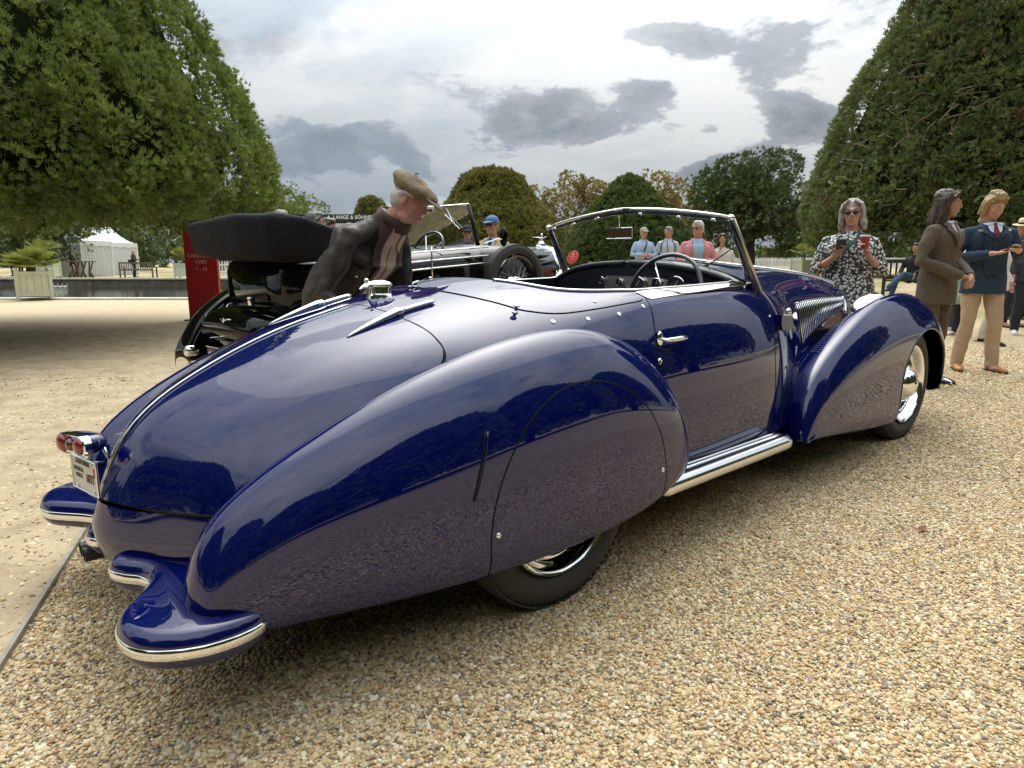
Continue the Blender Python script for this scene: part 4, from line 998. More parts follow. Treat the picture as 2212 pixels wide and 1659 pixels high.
# ---- pebbles (one geometry-nodes object)
def pebbles():
    src = []
    for k in range(5):
        bm = bmesh.new(); bmesh.ops.create_icosphere(bm, subdivisions=1 if k else 1, radius=1)
        r = random.Random(k)
        ax = [Vector((r.gauss(0, 1), r.gauss(0, 1), r.gauss(0, 1))).normalized() for _ in range(5)]
        for v in bm.verts:
            d = v.co.normalized(); s = 1 + sum(.13 * max(0, d.dot(a)) ** 2 for a in ax) - .12 * r.random(); v.co = Vector((d.x * 1.18, d.y * .86, d.z * .56)) * s
        for f in bm.faces: f.smooth = k % 2 == 0
        me = bpy.data.meshes.new('pebble'); bm.to_mesh(me); bm.free(); src.append(me)
    m = bpy.data.materials.new('pebble stone'); m.use_nodes = True; g = N(m.node_tree); b = g.n['Principled BSDF']
    oi = g.new('ShaderNodeObjectInfo'); c = g.ramp(oi.outputs['Random'], PEB, 'LINEAR'); tc = g.new('ShaderNodeTexCoord')
    nz = g.noise(tc.outputs['Object'], 2.2, 3, .6); c = g.mix(1.0, c, g.mix(nz, (.72, .70, .68), (1.12, 1.10, 1.06)), 'MULTIPLY'); g.link(c, b.inputs['Base Color'])
    b.inputs['Roughness'].default_value = .55; b.inputs['Specular IOR Level'].default_value = .4
    for me in src: me.materials.append(m)
    # positions: jittered grid inside the part of the ground that is near enough
    P = []
    def fill(x0, x1, y0, y1, sp, test, jit=.48, keep=1.0):
        xs = np.arange(x0, x1, sp); ys = np.arange(y0, y1, sp); a, b_ = np.meshgrid(xs, ys); a = a.ravel(); b_ = b_.ravel()
        a = a + RNG.uniform(-jit, jit, a.size) * sp; b_ = b_ + RNG.uniform(-jit, jit, a.size) * sp
        ok = test(a, b_)
        if keep < 1: ok &= RNG.rand(a.size) < keep
        P.append(np.stack([a[ok], b_[ok]], 1))
    vis = lambda x, y, m=.35: np.abs(x) < y * .80 + m
    gs = gravel_side
    fill(-2, 3.2, 1.05, 3.4, .0089, lambda x, y: (gs(x, y) > .015) & vis(x, y))
    fill(-1.2, 6.5, 3.4, 6.2, .0135, lambda x, y: (gs(x, y) > .015) & vis(x, y) & (x > .2 + (y - 3.4) * .3))
    fill(1.5, 9.0, 6.2, 11.5, .024, lambda x, y: (gs(x, y) > .015) & vis(x, y) & (x > 2.6))
    fill(-5.5, 1, 1.05, 7.0, .02, lambda x, y: (gs(x, y) < -.02) & vis(x, y), keep=.045)
    fill(-2.5, 1, 1.05, 5.0, .013, lambda x, y: (gs(x, y) < -.02) & (gs(x, y) > -.5) & vis(x, y), keep=.07)
    fill(-2.2, 4.6, -.9, 3.4, .0142, lambda x, y: (gs(x, y) > .015) & ~vis(x, y) & (np.abs(x) < np.maximum(y, 0) * .8 + 2.3))
    fill(1.5, 7.5, 3.4, 7.5, .019, lambda x, y: (gs(x, y) > .015) & ~vis(x, y) & (np.abs(x) < y * .8 + 2.3))
    P = np.concatenate(P); n = len(P)
    me = bpy.data.meshes.new('gravel'); me.vertices.add(n); co = np.zeros((n, 3), np.float32); co[:, :2] = P; co[:, 2] = RNG.uniform(-.001, .004, n); me.vertices.foreach_set('co', co.ravel())
    def attr(nm, typ, data): a = me.attributes.new(nm, typ, 'POINT'); a.data.foreach_set('vector' if typ == 'FLOAT_VECTOR' else 'value', data.ravel())
    rot = np.stack([RNG.normal(0, .35, n), RNG.normal(0, .35, n), RNG.uniform(0, 6.28, n)], 1).astype(np.float32)
    sz = (np.clip(RNG.lognormal(0, .34, n), .45, 2.2) * .0053).astype(np.float32)
    sz[co[:, 1] > 3.4] *= 1.12; sz[co[:, 1] > 6.2] *= 1.5
    attr('rot', 'FLOAT_VECTOR', rot); attr('sz', 'FLOAT', sz); attr('idx', 'INT', RNG.randint(0, 5, n).astype(np.int32))
    o = link('gravel', me, None, kind='stuff', label='pale tan and brown loose pea gravel covering the forecourt around the car', cat='gravel')
    col = bpy.data.collections.new('pebble_shapes')
    for k, s in enumerate(src): ob = bpy.data.objects.new('pebble', s); col.objects.link(ob)
    ng = bpy.data.node_groups.new('scatter pebbles', 'GeometryNodeTree')
    ng.interface.new_socket('Geometry', in_out='INPUT', socket_type='NodeSocketGeometry'); ng.interface.new_socket('Geometry', in_out='OUTPUT', socket_type='NodeSocketGeometry')
    nd = ng.nodes; gi = nd.new('NodeGroupInput'); go = nd.new('NodeGroupOutput'); ip = nd.new('GeometryNodeInstanceOnPoints'); ci = nd.new('GeometryNodeCollectionInfo')
    ci.inputs['Collection'].default_value = col; ci.inputs['Separate Children'].default_value = True; ci.inputs['Reset Children'].default_value = True
    def na(nm, typ): a = nd.new('GeometryNodeInputNamedAttribute'); a.data_type = typ; a.inputs['Name'].default_value = nm; return a.outputs[0]
    mp = nd.new('GeometryNodeMeshToPoints')
    ng.links.new(gi.outputs[0], mp.inputs[0]); ng.links.new(mp.outputs[0], ip.inputs['Points']); ng.links.new(ci.outputs[0], ip.inputs['Instance']); ip.inputs['Pick Instance'].default_value = True
    ng.links.new(na('idx', 'INT'), ip.inputs['Instance Index']); ng.links.new(na('sz', 'FLOAT'), ip.inputs['Scale'])
    er = nd.new('FunctionNodeEulerToRotation'); ng.links.new(na('rot', 'FLOAT_VECTOR'), er.inputs[0]); ng.links.new(er.outputs[0], ip.inputs['Rotation'])
    ng.links.new(ip.outputs[0], go.inputs[0])
    md = o.modifiers.new('scatter', 'NODES'); md.node_group = ng
    print('pebbles', n)
pebbles()
# edging strip
p0, p1 = E0 - ED * 1.2, E0 + ED * 9.0
m = MB(); a = math.atan2(ED[1], ED[0]); c = (p0 + p1) / 2
m.box((c[0], c[1], .002), (float(np.linalg.norm(p1 - p0)), .016, .040), rz=a)
m.build('edging_strip', pbr('weathered aluminium', (.40, .38, .33), rough=.5, metal=.35, noise=(30, .3, (.30, .26, .20))), label='thin grey metal edging strip between the gravel and the beaten earth at the left', cat='edging')

# ---------------------------------------------------------------- pool
WATER = pbr('pool water', (.012, .016, .010), rough=.03, spec=.6, ior=1.33)
def water_m():
    g = N(WATER.node_tree); b = g.n['Principled BSDF']; geo = g.new('ShaderNodeNewGeometry')
    f = g.noise(g.vmath('MULTIPLY', geo.outputs['Position'], (.7, 2.2, 1)), 2.2, 5, .55); bn = g.new('ShaderNodeBump'); bn.inputs['Strength'].default_value = .22; bn.inputs['Distance'].default_value = .05
    g.link(f, bn.inputs['Height']); g.link(bn.outputs[0], b.inputs['Normal'])
water_m()
MB().grid([[(x, y, -.17) for y in (POOL[2], POOL[3])] for x in (POOL[0], POOL[1])]).build('water', WATER, kind='structure')
STONE = pbr('pale coping stone', (.66, .63, .54), rough=.8, noise=(2.5, .25), bump=(20, .4, .01)); STONED = pbr('damp mossy stone', (.17, .145, .10), rough=.85, noise=(3, .5, (.09, .085, .06)), bump=(9, .6, .03))
cp_ = empty('pool_kerb', (-20, 21.8, 0), label='pale stone kerb along the near edge of the ornamental pool', cat='kerb')
for i in range(24):
    x0 = -44.2 + i * 1.52; MB().box((x0 + .75 + 20, -.15, -.05), (1.50, .62, .22)).build('kerb_stone', STONE, cp_)
fp = empty('pool_wall', (-20, 38.6, 0), label='low mossy stone retaining wall on the far side of the pool', cat='wall')
for i in range(20):
    x0 = -44 + i * 1.82; MB().box((x0 + 20.9, .05 + .01 * (i % 3), .02), (1.80, .26, .46)).build('wall_stone', STONED, fp)
    MB().box((x0 + 20.9, .06, .285), (1.805, .42, .07)).build('wall_cap', STONE, fp)
MB().box((POOL[1] + .15, (POOL[2] + POOL[3]) / 2, -.08), (.3, POOL[3] - POOL[2], .3)).build('pool_end_kerb', STONE, label='pale stone kerb closing the right-hand end of the pool', cat='kerb')

# ---------------------------------------------------------------- foliage
def leafmat(name, dark, light, scale=1.2, trans=.25, brown=None):
    m = bpy.data.materials.new(name); m.use_nodes = True; g = N(m.node_tree); g.n.clear(); out = g.new('ShaderNodeOutputMaterial')
    geo = g.new('ShaderNodeNewGeometry'); tc = g.new('ShaderNodeTexCoord')
    f = g.noise(tc.outputs['Object'], scale, 4, .6); r = geo.outputs['Random Per Island']
    k = g.math('ADD', g.math('MULTIPLY', g.sstep(f, .3, .7), .55), g.math('MULTIPLY', r, .45))
    c = g.mix(k, dark, light)
    if brown:
        f2 = g.noise(tc.outputs['Object'], brown[1], 3, .6); c = g.mix(g.math('MULTIPLY', g.sstep(f2, brown[2], brown[2] + .09), .85), c, brown[0])
    d = g.new('ShaderNodeBsdfDiffuse'); g.link(c, d.inputs[0]); t = g.new('ShaderNodeBsdfTranslucent'); g.link(g.mix(.5, c, light), t.inputs[0])
    gl = g.new('ShaderNodeBsdfGlossy'); gl.inputs['Roughness'].default_value = .45; gl.inputs[0].default_value = (.8, .85, .8, 1)
    m1 = g.new('ShaderNodeMixShader'); m1.inputs[0].default_value = trans; g.link(d.outputs[0], m1.inputs[1]); g.link(t.outputs[0], m1.inputs[2])
    m2 = g.new('ShaderNodeMixShader'); m2.inputs[0].default_value = .04; g.link(m1.outputs[0], m2.inputs[1]); g.link(gl.outputs[0], m2.inputs[2]); g.link(m2.outputs[0], out.inputs[0])
    return m
BARK = pbr('yew bark', (.085, .060, .045), rough=.9, noise=(4, .5, (.045, .032, .025)), bump=(14, .8, .03))
def rand_unit(n, rng): v = rng.normal(size=(n, 3)); return v / np.linalg.norm(v, axis=1, keepdims=True)
def sprigs(P, D, L, W, rng, blades=4, spread=.75, droop=0.0):
    """fan of narrow leaf triangles at every P pointing along D"""
    n = len(P); V = []; 
    L = np.broadcast_to(L, (n,)); W = np.broadcast_to(W, (n,))
    side = np.cross(D, rand_unit(n, rng)); side /= np.linalg.norm(side, axis=1, keepdims=True) + 1e-9
    up = np.cross(side, D); tris = []
    allv = []
    for b in range(blades):
        an = (b / (blades - 1) - .5) * 2 * spread + rng.uniform(-.18, .18, n); tilt = rng.uniform(-.35, .35, n)
        d = D * np.cos(an)[:, None] + side * np.sin(an)[:, None] + up * tilt[:, None] * .5; d[:, 2] -= droop; d /= np.linalg.norm(d, axis=1, keepdims=True)
        l = L * (1 - .35 * np.abs(an)) * rng.uniform(.75, 1.2, n); q = np.cross(d, up); q /= np.linalg.norm(q, axis=1, keepdims=True) + 1e-9
        w = W * rng.uniform(.7, 1.2, n)
        a0 = P; mid = P + d * (l * .55)[:, None]
        allv.append(np.stack([a0 + d * (l * .12)[:, None] + q * (w * 1.25)[:, None], P + d * l[:, None], a0 + d * (l * .12)[:, None] - q * (w * 1.25)[:, None]], 1))
    A = np.stack(allv, 1)              # n, blades, 4, 3
    V = A.reshape(-1, 3); F = np.arange(len(V)).reshape(-1, 3)
    return V, F
class Leaves:
    def __init__(s): s.V = []; s.F = []; s.n = 0
    def add(s, V, F): F = np.asarray(F); F = np.concatenate([F[:, :3], F[:, [0, 2, 3]]]) if F.shape[1] == 4 else F; s.V.append(V); s.F.append(F + s.n); s.n += len(V)
    def build(s, name, mat, parent, **kw): return link(name, mesh_np(name, np.concatenate(s.V), np.concatenate(s.F), False), mat, parent, **kw)
def clumped(C, Nn, R, per, L, W, rng, blades=4, updir=.35, droop=0, jitter=.5):
    """puffs of sprigs: C clump centres, Nn outward normals, R radius"""
    n = len(C); d = rand_unit(n * per, rng).reshape(n, per, 3) + Nn[:, None] * .95; d /= np.linalg.norm(d, axis=2, keepdims=True)
    r = np.broadcast_to(R, (n,))[:, None, None] * rng.uniform(.62, 1.05, (n, per, 1))
    P = C[:, None] + d * r; D = d * .8 + rng.normal(size=d.shape) * jitter * .5; D[..., 2] += updir
    D /= np.linalg.norm(D, axis=2, keepdims=True)
    return sprigs(P.reshape(-1, 3), D.reshape(-1, 3), L, W, rng, blades, droop=droop)
def revolve_env(prof, n, rng, a0=0, a1=2 * PI):
    """random points on a surface of revolution; prof: list of (r, z). returns pts, normals"""
    pr = np.array(prof, float); seg = np.diff(pr, axis=0); ln = np.linalg.norm(seg, axis=1); ar = ln * (pr[:-1, 0] + pr[1:, 0]) / 2 + 1e-6
    k = rng.choice(len(seg), n, p=ar / ar.sum()); t = rng.rand(n); rz = pr[k] + seg[k] * t[:, None]; a = rng.uniform(a0, a1, n)
    nr = seg[k][:, 1] / ln[k]; nz = -seg[k][:, 0] / ln[k]
    flipm = np.where(nr < 0, 1, 1)
    P = np.stack([rz[:, 0] * np.cos(a), rz[:, 0] * np.sin(a), rz[:, 1]], 1); Nn = np.stack([nr * np.cos(a), nr * np.sin(a), nz], 1) * flipm[:, None]
    return P, Nn
CORE = pbr('shaded inner foliage', (.012, .017, .006), rough=.9, spec=0)  # dark shell, its colour stands for the shade deep inside the crowns
def yew(name, loc, prof, leaf, label, cat='tree', clumps=900, per=26, R=.30, L=.10, W=.014, trunk=(.45, 2.2), seed=1, near=None, updir=.35, rough_amp=.35, group=None, blades=4, extra=None, core=.86, lumps=14):
    rng = np.random.RandomState(seed); base = th(loc[0], loc[1]); t = empty(name, (loc[0], loc[1], base), label=label, cat=cat, group=group)
    P, Nn = revolve_env(prof, clumps * (3 if near is not None else 1), rng)
    if near is not None:
        # keep more clumps on the side that can be seen from the forecourt
        v = np.array([-loc[0], -loc[1], 0.0], float); v /= np.linalg.norm(v); q = (P @ v) / (np.linalg.norm(P[:, :2], axis=1) + 1e-6)
        keep = rng.rand(len(P)) < np.where(q > near, 1.0, .16); P, Nn = P[keep], Nn[keep]
    # large uneven lumps
    lp, _ = revolve_env(prof, lumps, rng); la = rng.uniform(-1, 1, lumps) * rough_amp; ls = rng.uniform(.9, 2.2, lumps) * prof[0][0] * .0 + rng.uniform(1.0, 2.4, lumps)
    dd = np.linalg.norm(P[:, None] - lp[None], axis=2); off = (la[None] * np.exp(-(dd / ls[None]) ** 2)).sum(1) + rng.normal(0, .06, len(P))
    C = P + Nn * (off - R * .7)[:, None]
    Lv = Leaves(); Lv.add(*clumped(C, Nn, R * rng.uniform(.6, 1.25, len(C)), per, L, W, rng, blades, updir))
    Lv.build('crown', leaf, t)
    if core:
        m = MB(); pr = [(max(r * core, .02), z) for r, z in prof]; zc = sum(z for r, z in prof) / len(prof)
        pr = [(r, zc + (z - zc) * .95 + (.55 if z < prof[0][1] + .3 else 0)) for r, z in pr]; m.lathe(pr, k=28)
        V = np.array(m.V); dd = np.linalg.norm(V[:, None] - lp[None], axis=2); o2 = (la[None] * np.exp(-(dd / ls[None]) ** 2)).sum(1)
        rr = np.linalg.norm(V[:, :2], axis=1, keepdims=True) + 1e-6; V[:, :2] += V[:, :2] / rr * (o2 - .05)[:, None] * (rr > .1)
        m.V = [tuple(v) for v in V]; m.build('crown_shade_core', CORE, t, smooth=True)
    if trunk:
        r, h = trunk; m = MB()
        for j in range(5):
            a = j * 1.26 + seed; m.tube([(r * .5 * math.cos(a), r * .5 * math.sin(a), -.1), (r * .38 * math.cos(a), r * .38 * math.sin(a), h * .5), (r * .7 * math.cos(a + .3), r * .7 * math.sin(a + .3), h), (r * 2.6 * math.cos(a + .4), r * 2.6 * math.sin(a + .4), h * 1.8)], [r * .62, r * .48, r * .36, r * .15], 10)
        m.build('trunk', BARK, t, smooth=True)
        m = MB()
        for j in range(9):
            a = rng.uniform(0, 6.28); l = prof[0][0] * rng.uniform(.35, .7) if prof[0][0] > .5 else 2; z = h * rng.uniform(.9, 1.6)
            m.tube([(r * .3 * math.cos(a), r * .3 * math.sin(a), z * .8), (l * .5 * math.cos(a), l * .5 * math.sin(a), z + .35), (l * math.cos(a + .15), l * math.sin(a + .15), z + .3)], [r * .22, r * .13, r * .04], 7)
        m.build('limb', BARK, t, smooth=True)
    return t
YEW_L = leafmat('yew foliage sunny', (.038, .058, .012), (.27, .345, .075), 1.9, .3)  # dark tone deepened to paint the shade inside the clumps
YEW_R = leafmat('yew foliage dull', (.046, .070, .021), (.21, .25, .080), 1.3, .25, brown=((.22, .10, .04), 1.1, .60))
YEW_O = leafmat('topiary olive', (.085, .090, .018), (.27, .25, .06), 1.1, .25, brown=((.13, .085, .035), .6, .60))
YEW_G = leafmat('topiary green', (.048, .080, .018), (.16, .21, .055), 1.4, .25)
YEW_D = leafmat('spreading tree dark', (.032, .052, .016), (.13, .17, .052), 1.0, .25)
AUT = leafmat('autumn leaves', (.10, .095, .022), (.34, .25, .07), .8, .35)
# big yew at the left, over the beaten earth
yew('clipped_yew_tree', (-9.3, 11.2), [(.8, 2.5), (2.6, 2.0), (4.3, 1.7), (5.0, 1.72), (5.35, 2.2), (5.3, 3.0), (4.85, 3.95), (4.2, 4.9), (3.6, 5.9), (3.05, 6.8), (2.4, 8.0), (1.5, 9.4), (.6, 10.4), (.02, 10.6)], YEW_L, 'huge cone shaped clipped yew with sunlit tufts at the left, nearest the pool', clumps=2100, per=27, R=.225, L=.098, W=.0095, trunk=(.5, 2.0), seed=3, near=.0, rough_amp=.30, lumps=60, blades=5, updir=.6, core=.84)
# ---------------------------------------------------------------- more trees
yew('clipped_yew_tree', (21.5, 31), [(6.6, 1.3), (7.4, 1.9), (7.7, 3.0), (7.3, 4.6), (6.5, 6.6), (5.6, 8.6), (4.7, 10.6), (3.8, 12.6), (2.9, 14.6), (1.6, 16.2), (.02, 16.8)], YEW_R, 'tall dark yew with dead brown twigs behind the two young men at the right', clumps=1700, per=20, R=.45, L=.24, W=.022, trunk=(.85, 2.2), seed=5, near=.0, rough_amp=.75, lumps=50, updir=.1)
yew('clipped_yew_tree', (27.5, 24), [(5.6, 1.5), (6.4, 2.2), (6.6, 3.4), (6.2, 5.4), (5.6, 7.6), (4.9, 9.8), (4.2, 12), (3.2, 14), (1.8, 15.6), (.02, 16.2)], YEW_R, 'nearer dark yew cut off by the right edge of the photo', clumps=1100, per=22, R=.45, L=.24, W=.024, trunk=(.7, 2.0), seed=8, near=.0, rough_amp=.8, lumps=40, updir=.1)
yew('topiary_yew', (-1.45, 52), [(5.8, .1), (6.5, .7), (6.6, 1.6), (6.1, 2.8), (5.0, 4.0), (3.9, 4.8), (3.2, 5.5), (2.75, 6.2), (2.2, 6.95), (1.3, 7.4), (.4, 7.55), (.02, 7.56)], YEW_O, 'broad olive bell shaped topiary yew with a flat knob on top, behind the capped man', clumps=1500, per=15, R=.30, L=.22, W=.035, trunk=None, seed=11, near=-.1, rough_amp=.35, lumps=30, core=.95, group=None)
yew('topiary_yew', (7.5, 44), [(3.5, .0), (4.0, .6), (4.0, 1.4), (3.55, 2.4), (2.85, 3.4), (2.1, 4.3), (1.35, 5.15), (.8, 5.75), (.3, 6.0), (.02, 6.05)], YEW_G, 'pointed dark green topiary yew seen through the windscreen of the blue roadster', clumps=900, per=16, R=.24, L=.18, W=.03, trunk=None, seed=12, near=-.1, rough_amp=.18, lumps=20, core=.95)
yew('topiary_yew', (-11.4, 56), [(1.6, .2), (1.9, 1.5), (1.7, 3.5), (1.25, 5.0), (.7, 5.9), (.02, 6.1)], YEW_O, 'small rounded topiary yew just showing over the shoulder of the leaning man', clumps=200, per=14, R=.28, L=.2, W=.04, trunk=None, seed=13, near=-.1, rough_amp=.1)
def spread_tree(name, loc, blobs, leaf, label, per=20, L=.28, W=.035, trunk=(.35, 3), seed=1, dens=9.0, R=.55, updir=.1, lean=0, group=None, clump_r=None):
    rng = np.random.RandomState(seed); t = empty(name, (loc[0], loc[1], th(*loc)), label=label, cat='tree', group=group); Lv = Leaves()
    for bx, by, bz, rx, rz in blobs:
        n = int(dens * rx * (rx + rz)); d = rand_unit(n, rng); P = d * np.array([rx, rx, rz]) * rng.uniform(.55, 1.05, (n, 1)) + [bx, by, bz]
        Lv.add(*clumped(P, d, R * rng.uniform(.6, 1.3, n), per, L, W, rng, 4, updir))
    Lv.build('crown', leaf, t)
    m = MB(); r, h = trunk; top = (lean, 0, h)
    m.tube([(0, 0, -.1), (lean * .2, 0, h * .4), top, (lean * 1.3, 0, h * 1.6)], [r * 1.15, r * .85, r * .6, r * .25], 12); m.build('trunk', BARK, t, smooth=True)
    m = MB()
    for bx, by, bz, rx, rz in blobs: m.tube([(lean * .6, 0, h * .7), (bx * .5 + lean * .5, by * .5, (h + bz) * .5), (bx, by, bz)], [r * .35, r * .22, r * .06], 7)
    m.build('limb', BARK, t, smooth=True); return t
def blobset(rng, n, R, z0, z1, r0, r1, flat=.6):
    out = []
    for i in range(n):
        a = rng.uniform(0, 6.28); q = math.sqrt(rng.rand()); z = z0 + (z1 - z0) * rng.rand(); k = 1 - .55 * ((z - z0) / (z1 - z0)) ** 1.5
        r = rng.uniform(r0, r1); out.append((R * q * k * math.cos(a), R * q * k * math.sin(a), z, r, r * flat))
    return out
rg = np.random.RandomState(4)
spread_tree('spreading_yew', (15.7, 45), blobset(rg, 28, 3.6, 2.2, 6.7, 1.1, 1.8, .5), YEW_D, 'dark spreading evergreen with a bare leaning trunk behind the woman in the white top', seed=21, trunk=(.42, 3.0), dens=8, L=.3, W=.035)
for i, (x, y, h, R_) in enumerate([(4.6, 92, 9.6, 4.2), (9.6, 96, 12.0, 4.6), (14.0, 92, 10.6, 4.0), (20.3, 90, 12.0, 3.0), (24.8, 95, 10.4, 4.0), (33, 97, 12.4, 5.0), (43, 100, 12.0, 5.0), (-1.5, 104, 9.5, 4.0), (38, 84, 10.0, 4.0)]):
    labs = ['yellowing tree directly right of the broad olive topiary', 'rounded autumn tree with gold leaves left of the pointed topiary', 'autumn tree peeping over the pointed topiary', 'slender thin crowned autumn tree right of the pointed topiary', 'golden autumn tree left of the dark spreading evergreen', 'large dull green tree partly hidden by the dark spreading evergreen', 'far tree in the gap beside the tall yew behind the woman in the floral dress', 'low distant tree half hidden behind the broad olive topiary', 'distant tree seen between the dark spreading evergreen and the tall yew']
    spread_tree('autumn_tree', (x, y), blobset(rg, 16 if i != 3 else 9, R_, h * .35, h * .92, 1.2, 2.2, .8), AUT if i not in (5, 6, 8) else YEW_G, labs[i], seed=30 + i, trunk=(.3, h * .4), dens=2.6, per=14, L=.42, W=.075, R=.8)
# left background
spread_tree('low_yew', (-30.5, 43), blobset(rg, 16, 4.2, 1.9, 3.6, .9, 1.4, .7), YEW_D, 'low dark green yew behind the palm planters at the left edge', seed=50, trunk=(.35, 1.6), dens=9, L=.2, W=.04, per=20, R=.5)
spread_tree('low_yew', (-22.0, 60), blobset(rg, 24, 5.2, 3.2, 7.0, 1.2, 1.9, .7), YEW_L, 'bright green yew with a thick furrowed trunk behind the garden bench', seed=51, trunk=(.65, 2.4), dens=7, L=.24, W=.04, per=18, R=.55)
spread_tree('low_yew', (-38, 62), blobset(rg, 14, 6, 2.2, 5.2, 1.6, 2.3, .7), YEW_D, 'dark yew mass far behind the white marquee', seed=52, trunk=(.5, 2), dens=4, L=.3, W=.06, per=16, R=.7)
# trees behind the camera, mirrored in the car's paint
for i, (x, y) in enumerate([(9.5, -9.5), (-5.5, -13.0), (2.5, -17.0), (20, -3.5), (-15, -6.5), (16, -16), (27, 6)]):
    labs = ['dark yew behind the camera whose round outline is mirrored in the blue rear fender', 'dark yew behind the camera mirrored in the boot lid', 'dark yew far behind the camera mirrored in the wheel spat', 'dark yew to the right of the camera mirrored in the door', 'dark yew to the left of the camera mirrored in the tail', 'dark yew behind right of the camera mirrored low in the door', 'dark yew beyond the right edge mirrored in the front fender']
    s = [1.3, 1.2, 1.3, 1.3, 1.1, 1.3, 1.1][i]
    pr = [(5.1, 1.2), (5.5, 2.2), (5.3, 4.0), (4.6, 6.0), (3.5, 8.0), (2.2, 9.6), (1.0, 10.6), (.02, 10.9)]
    yew('mirrored_yew', (x, y), [(r * s, 1.9 + (z - 1.9) * s) for r, z in pr], YEW_R, labs[i], clumps=330, per=11, R=.45, L=.32, W=.06, trunk=(.5, 2.0), seed=60 + i, near=-.2, rough_amp=.4, group='yews around the forecourt behind the camera', core=.93)

rng = np.random.RandomState(77); az_ = rng.uniform(math.radians(62), math.radians(300), 1500); rr_ = rng.uniform(46, 60, 1500); P = np.stack([np.sin(az_) * rr_, np.cos(az_) * rr_, rng.uniform(.5, 8.0, 1500) * (.75 + .25 * np.sin(az_ * 9))], 1)
ok = (P[:, 1] < 12); P = P[ok]; Lw = Leaves(); Nw = -P / np.linalg.norm(P, axis=1, keepdims=True); Lw.add(*clumped(P, Nw, 1.5, 8, 1.1, .26, rng, 4, .1)); Lw.build('distant_wood', YEW_D, None, kind='stuff', label='belt of dark trees closing the park behind the camera', cat='wood')
az_ = rng.uniform(-1.0, 1.0, 1500); rr_ = rng.uniform(125, 150, 1500); P = np.stack([np.sin(az_) * rr_, np.cos(az_) * rr_, .9 + rng.uniform(.2, 1, 1500) * (4.6 + 2.2 * np.sin(az_ * 13) + 1.2 * np.sin(az_ * 31 + 1))], 1)
Lw = Leaves(); Nw = -P / np.linalg.norm(P, axis=1, keepdims=True); Lw.add(*clumped(P, Nw, 2.0, 7, 1.3, .34, rng, 4, .1)); Lw.build('distant_wood', YEW_D, None, kind='stuff', label='low belt of distant trees along the horizon beyond the park', cat='wood')
def twigs(loc, R0, z0, z1, n, seed):
    rng = np.random.RandomState(seed); m = MB(); c = np.array([loc[0], loc[1]]); to = -c / np.linalg.norm(c); b = math.atan2(to[1], to[0])
    for i in range(n):
        a = b + rng.uniform(-1.3, 1.3); z = rng.uniform(z0, z1); r = R0 * (1 - .55 * max(0, (z - 4) / 10)); p = np.array([c[0] + r * math.cos(a), c[1] + r * math.sin(a), z]); o = np.array([math.cos(a), math.sin(a), 0]); s = np.array([-math.sin(a), math.cos(a), 0])
        d = s * rng.uniform(-1, 1) + o * .35 + np.array([0, 0, rng.uniform(-.7, .5)]); P = [p - o * .5]; q = p.copy()
        for k in range(5): P.append(q.copy()); q = q + d / np.linalg.norm(d) * .28; d = d + rng.normal(0, .35, 3)
        m.tube([tuple(x) for x in P], [.034, .030, .024, .018, .012, .006], 5)
    return m
TW = twigs((21.5, 31, 0), 7.5, 3.5, 12, 120, 5); TW.V = [(v[0] - 21.5, v[1] - 31, v[2] - th(21.5, 31)) for v in TW.V]
_y = [o for o in bpy.data.objects if o.type == 'EMPTY' and str(o.get('label', '')).startswith('tall dark yew')][0]
TW.build('dead_twigs', pbr('dead twig', (.20, .145, .10), rough=.9), _y, kind='stuff')
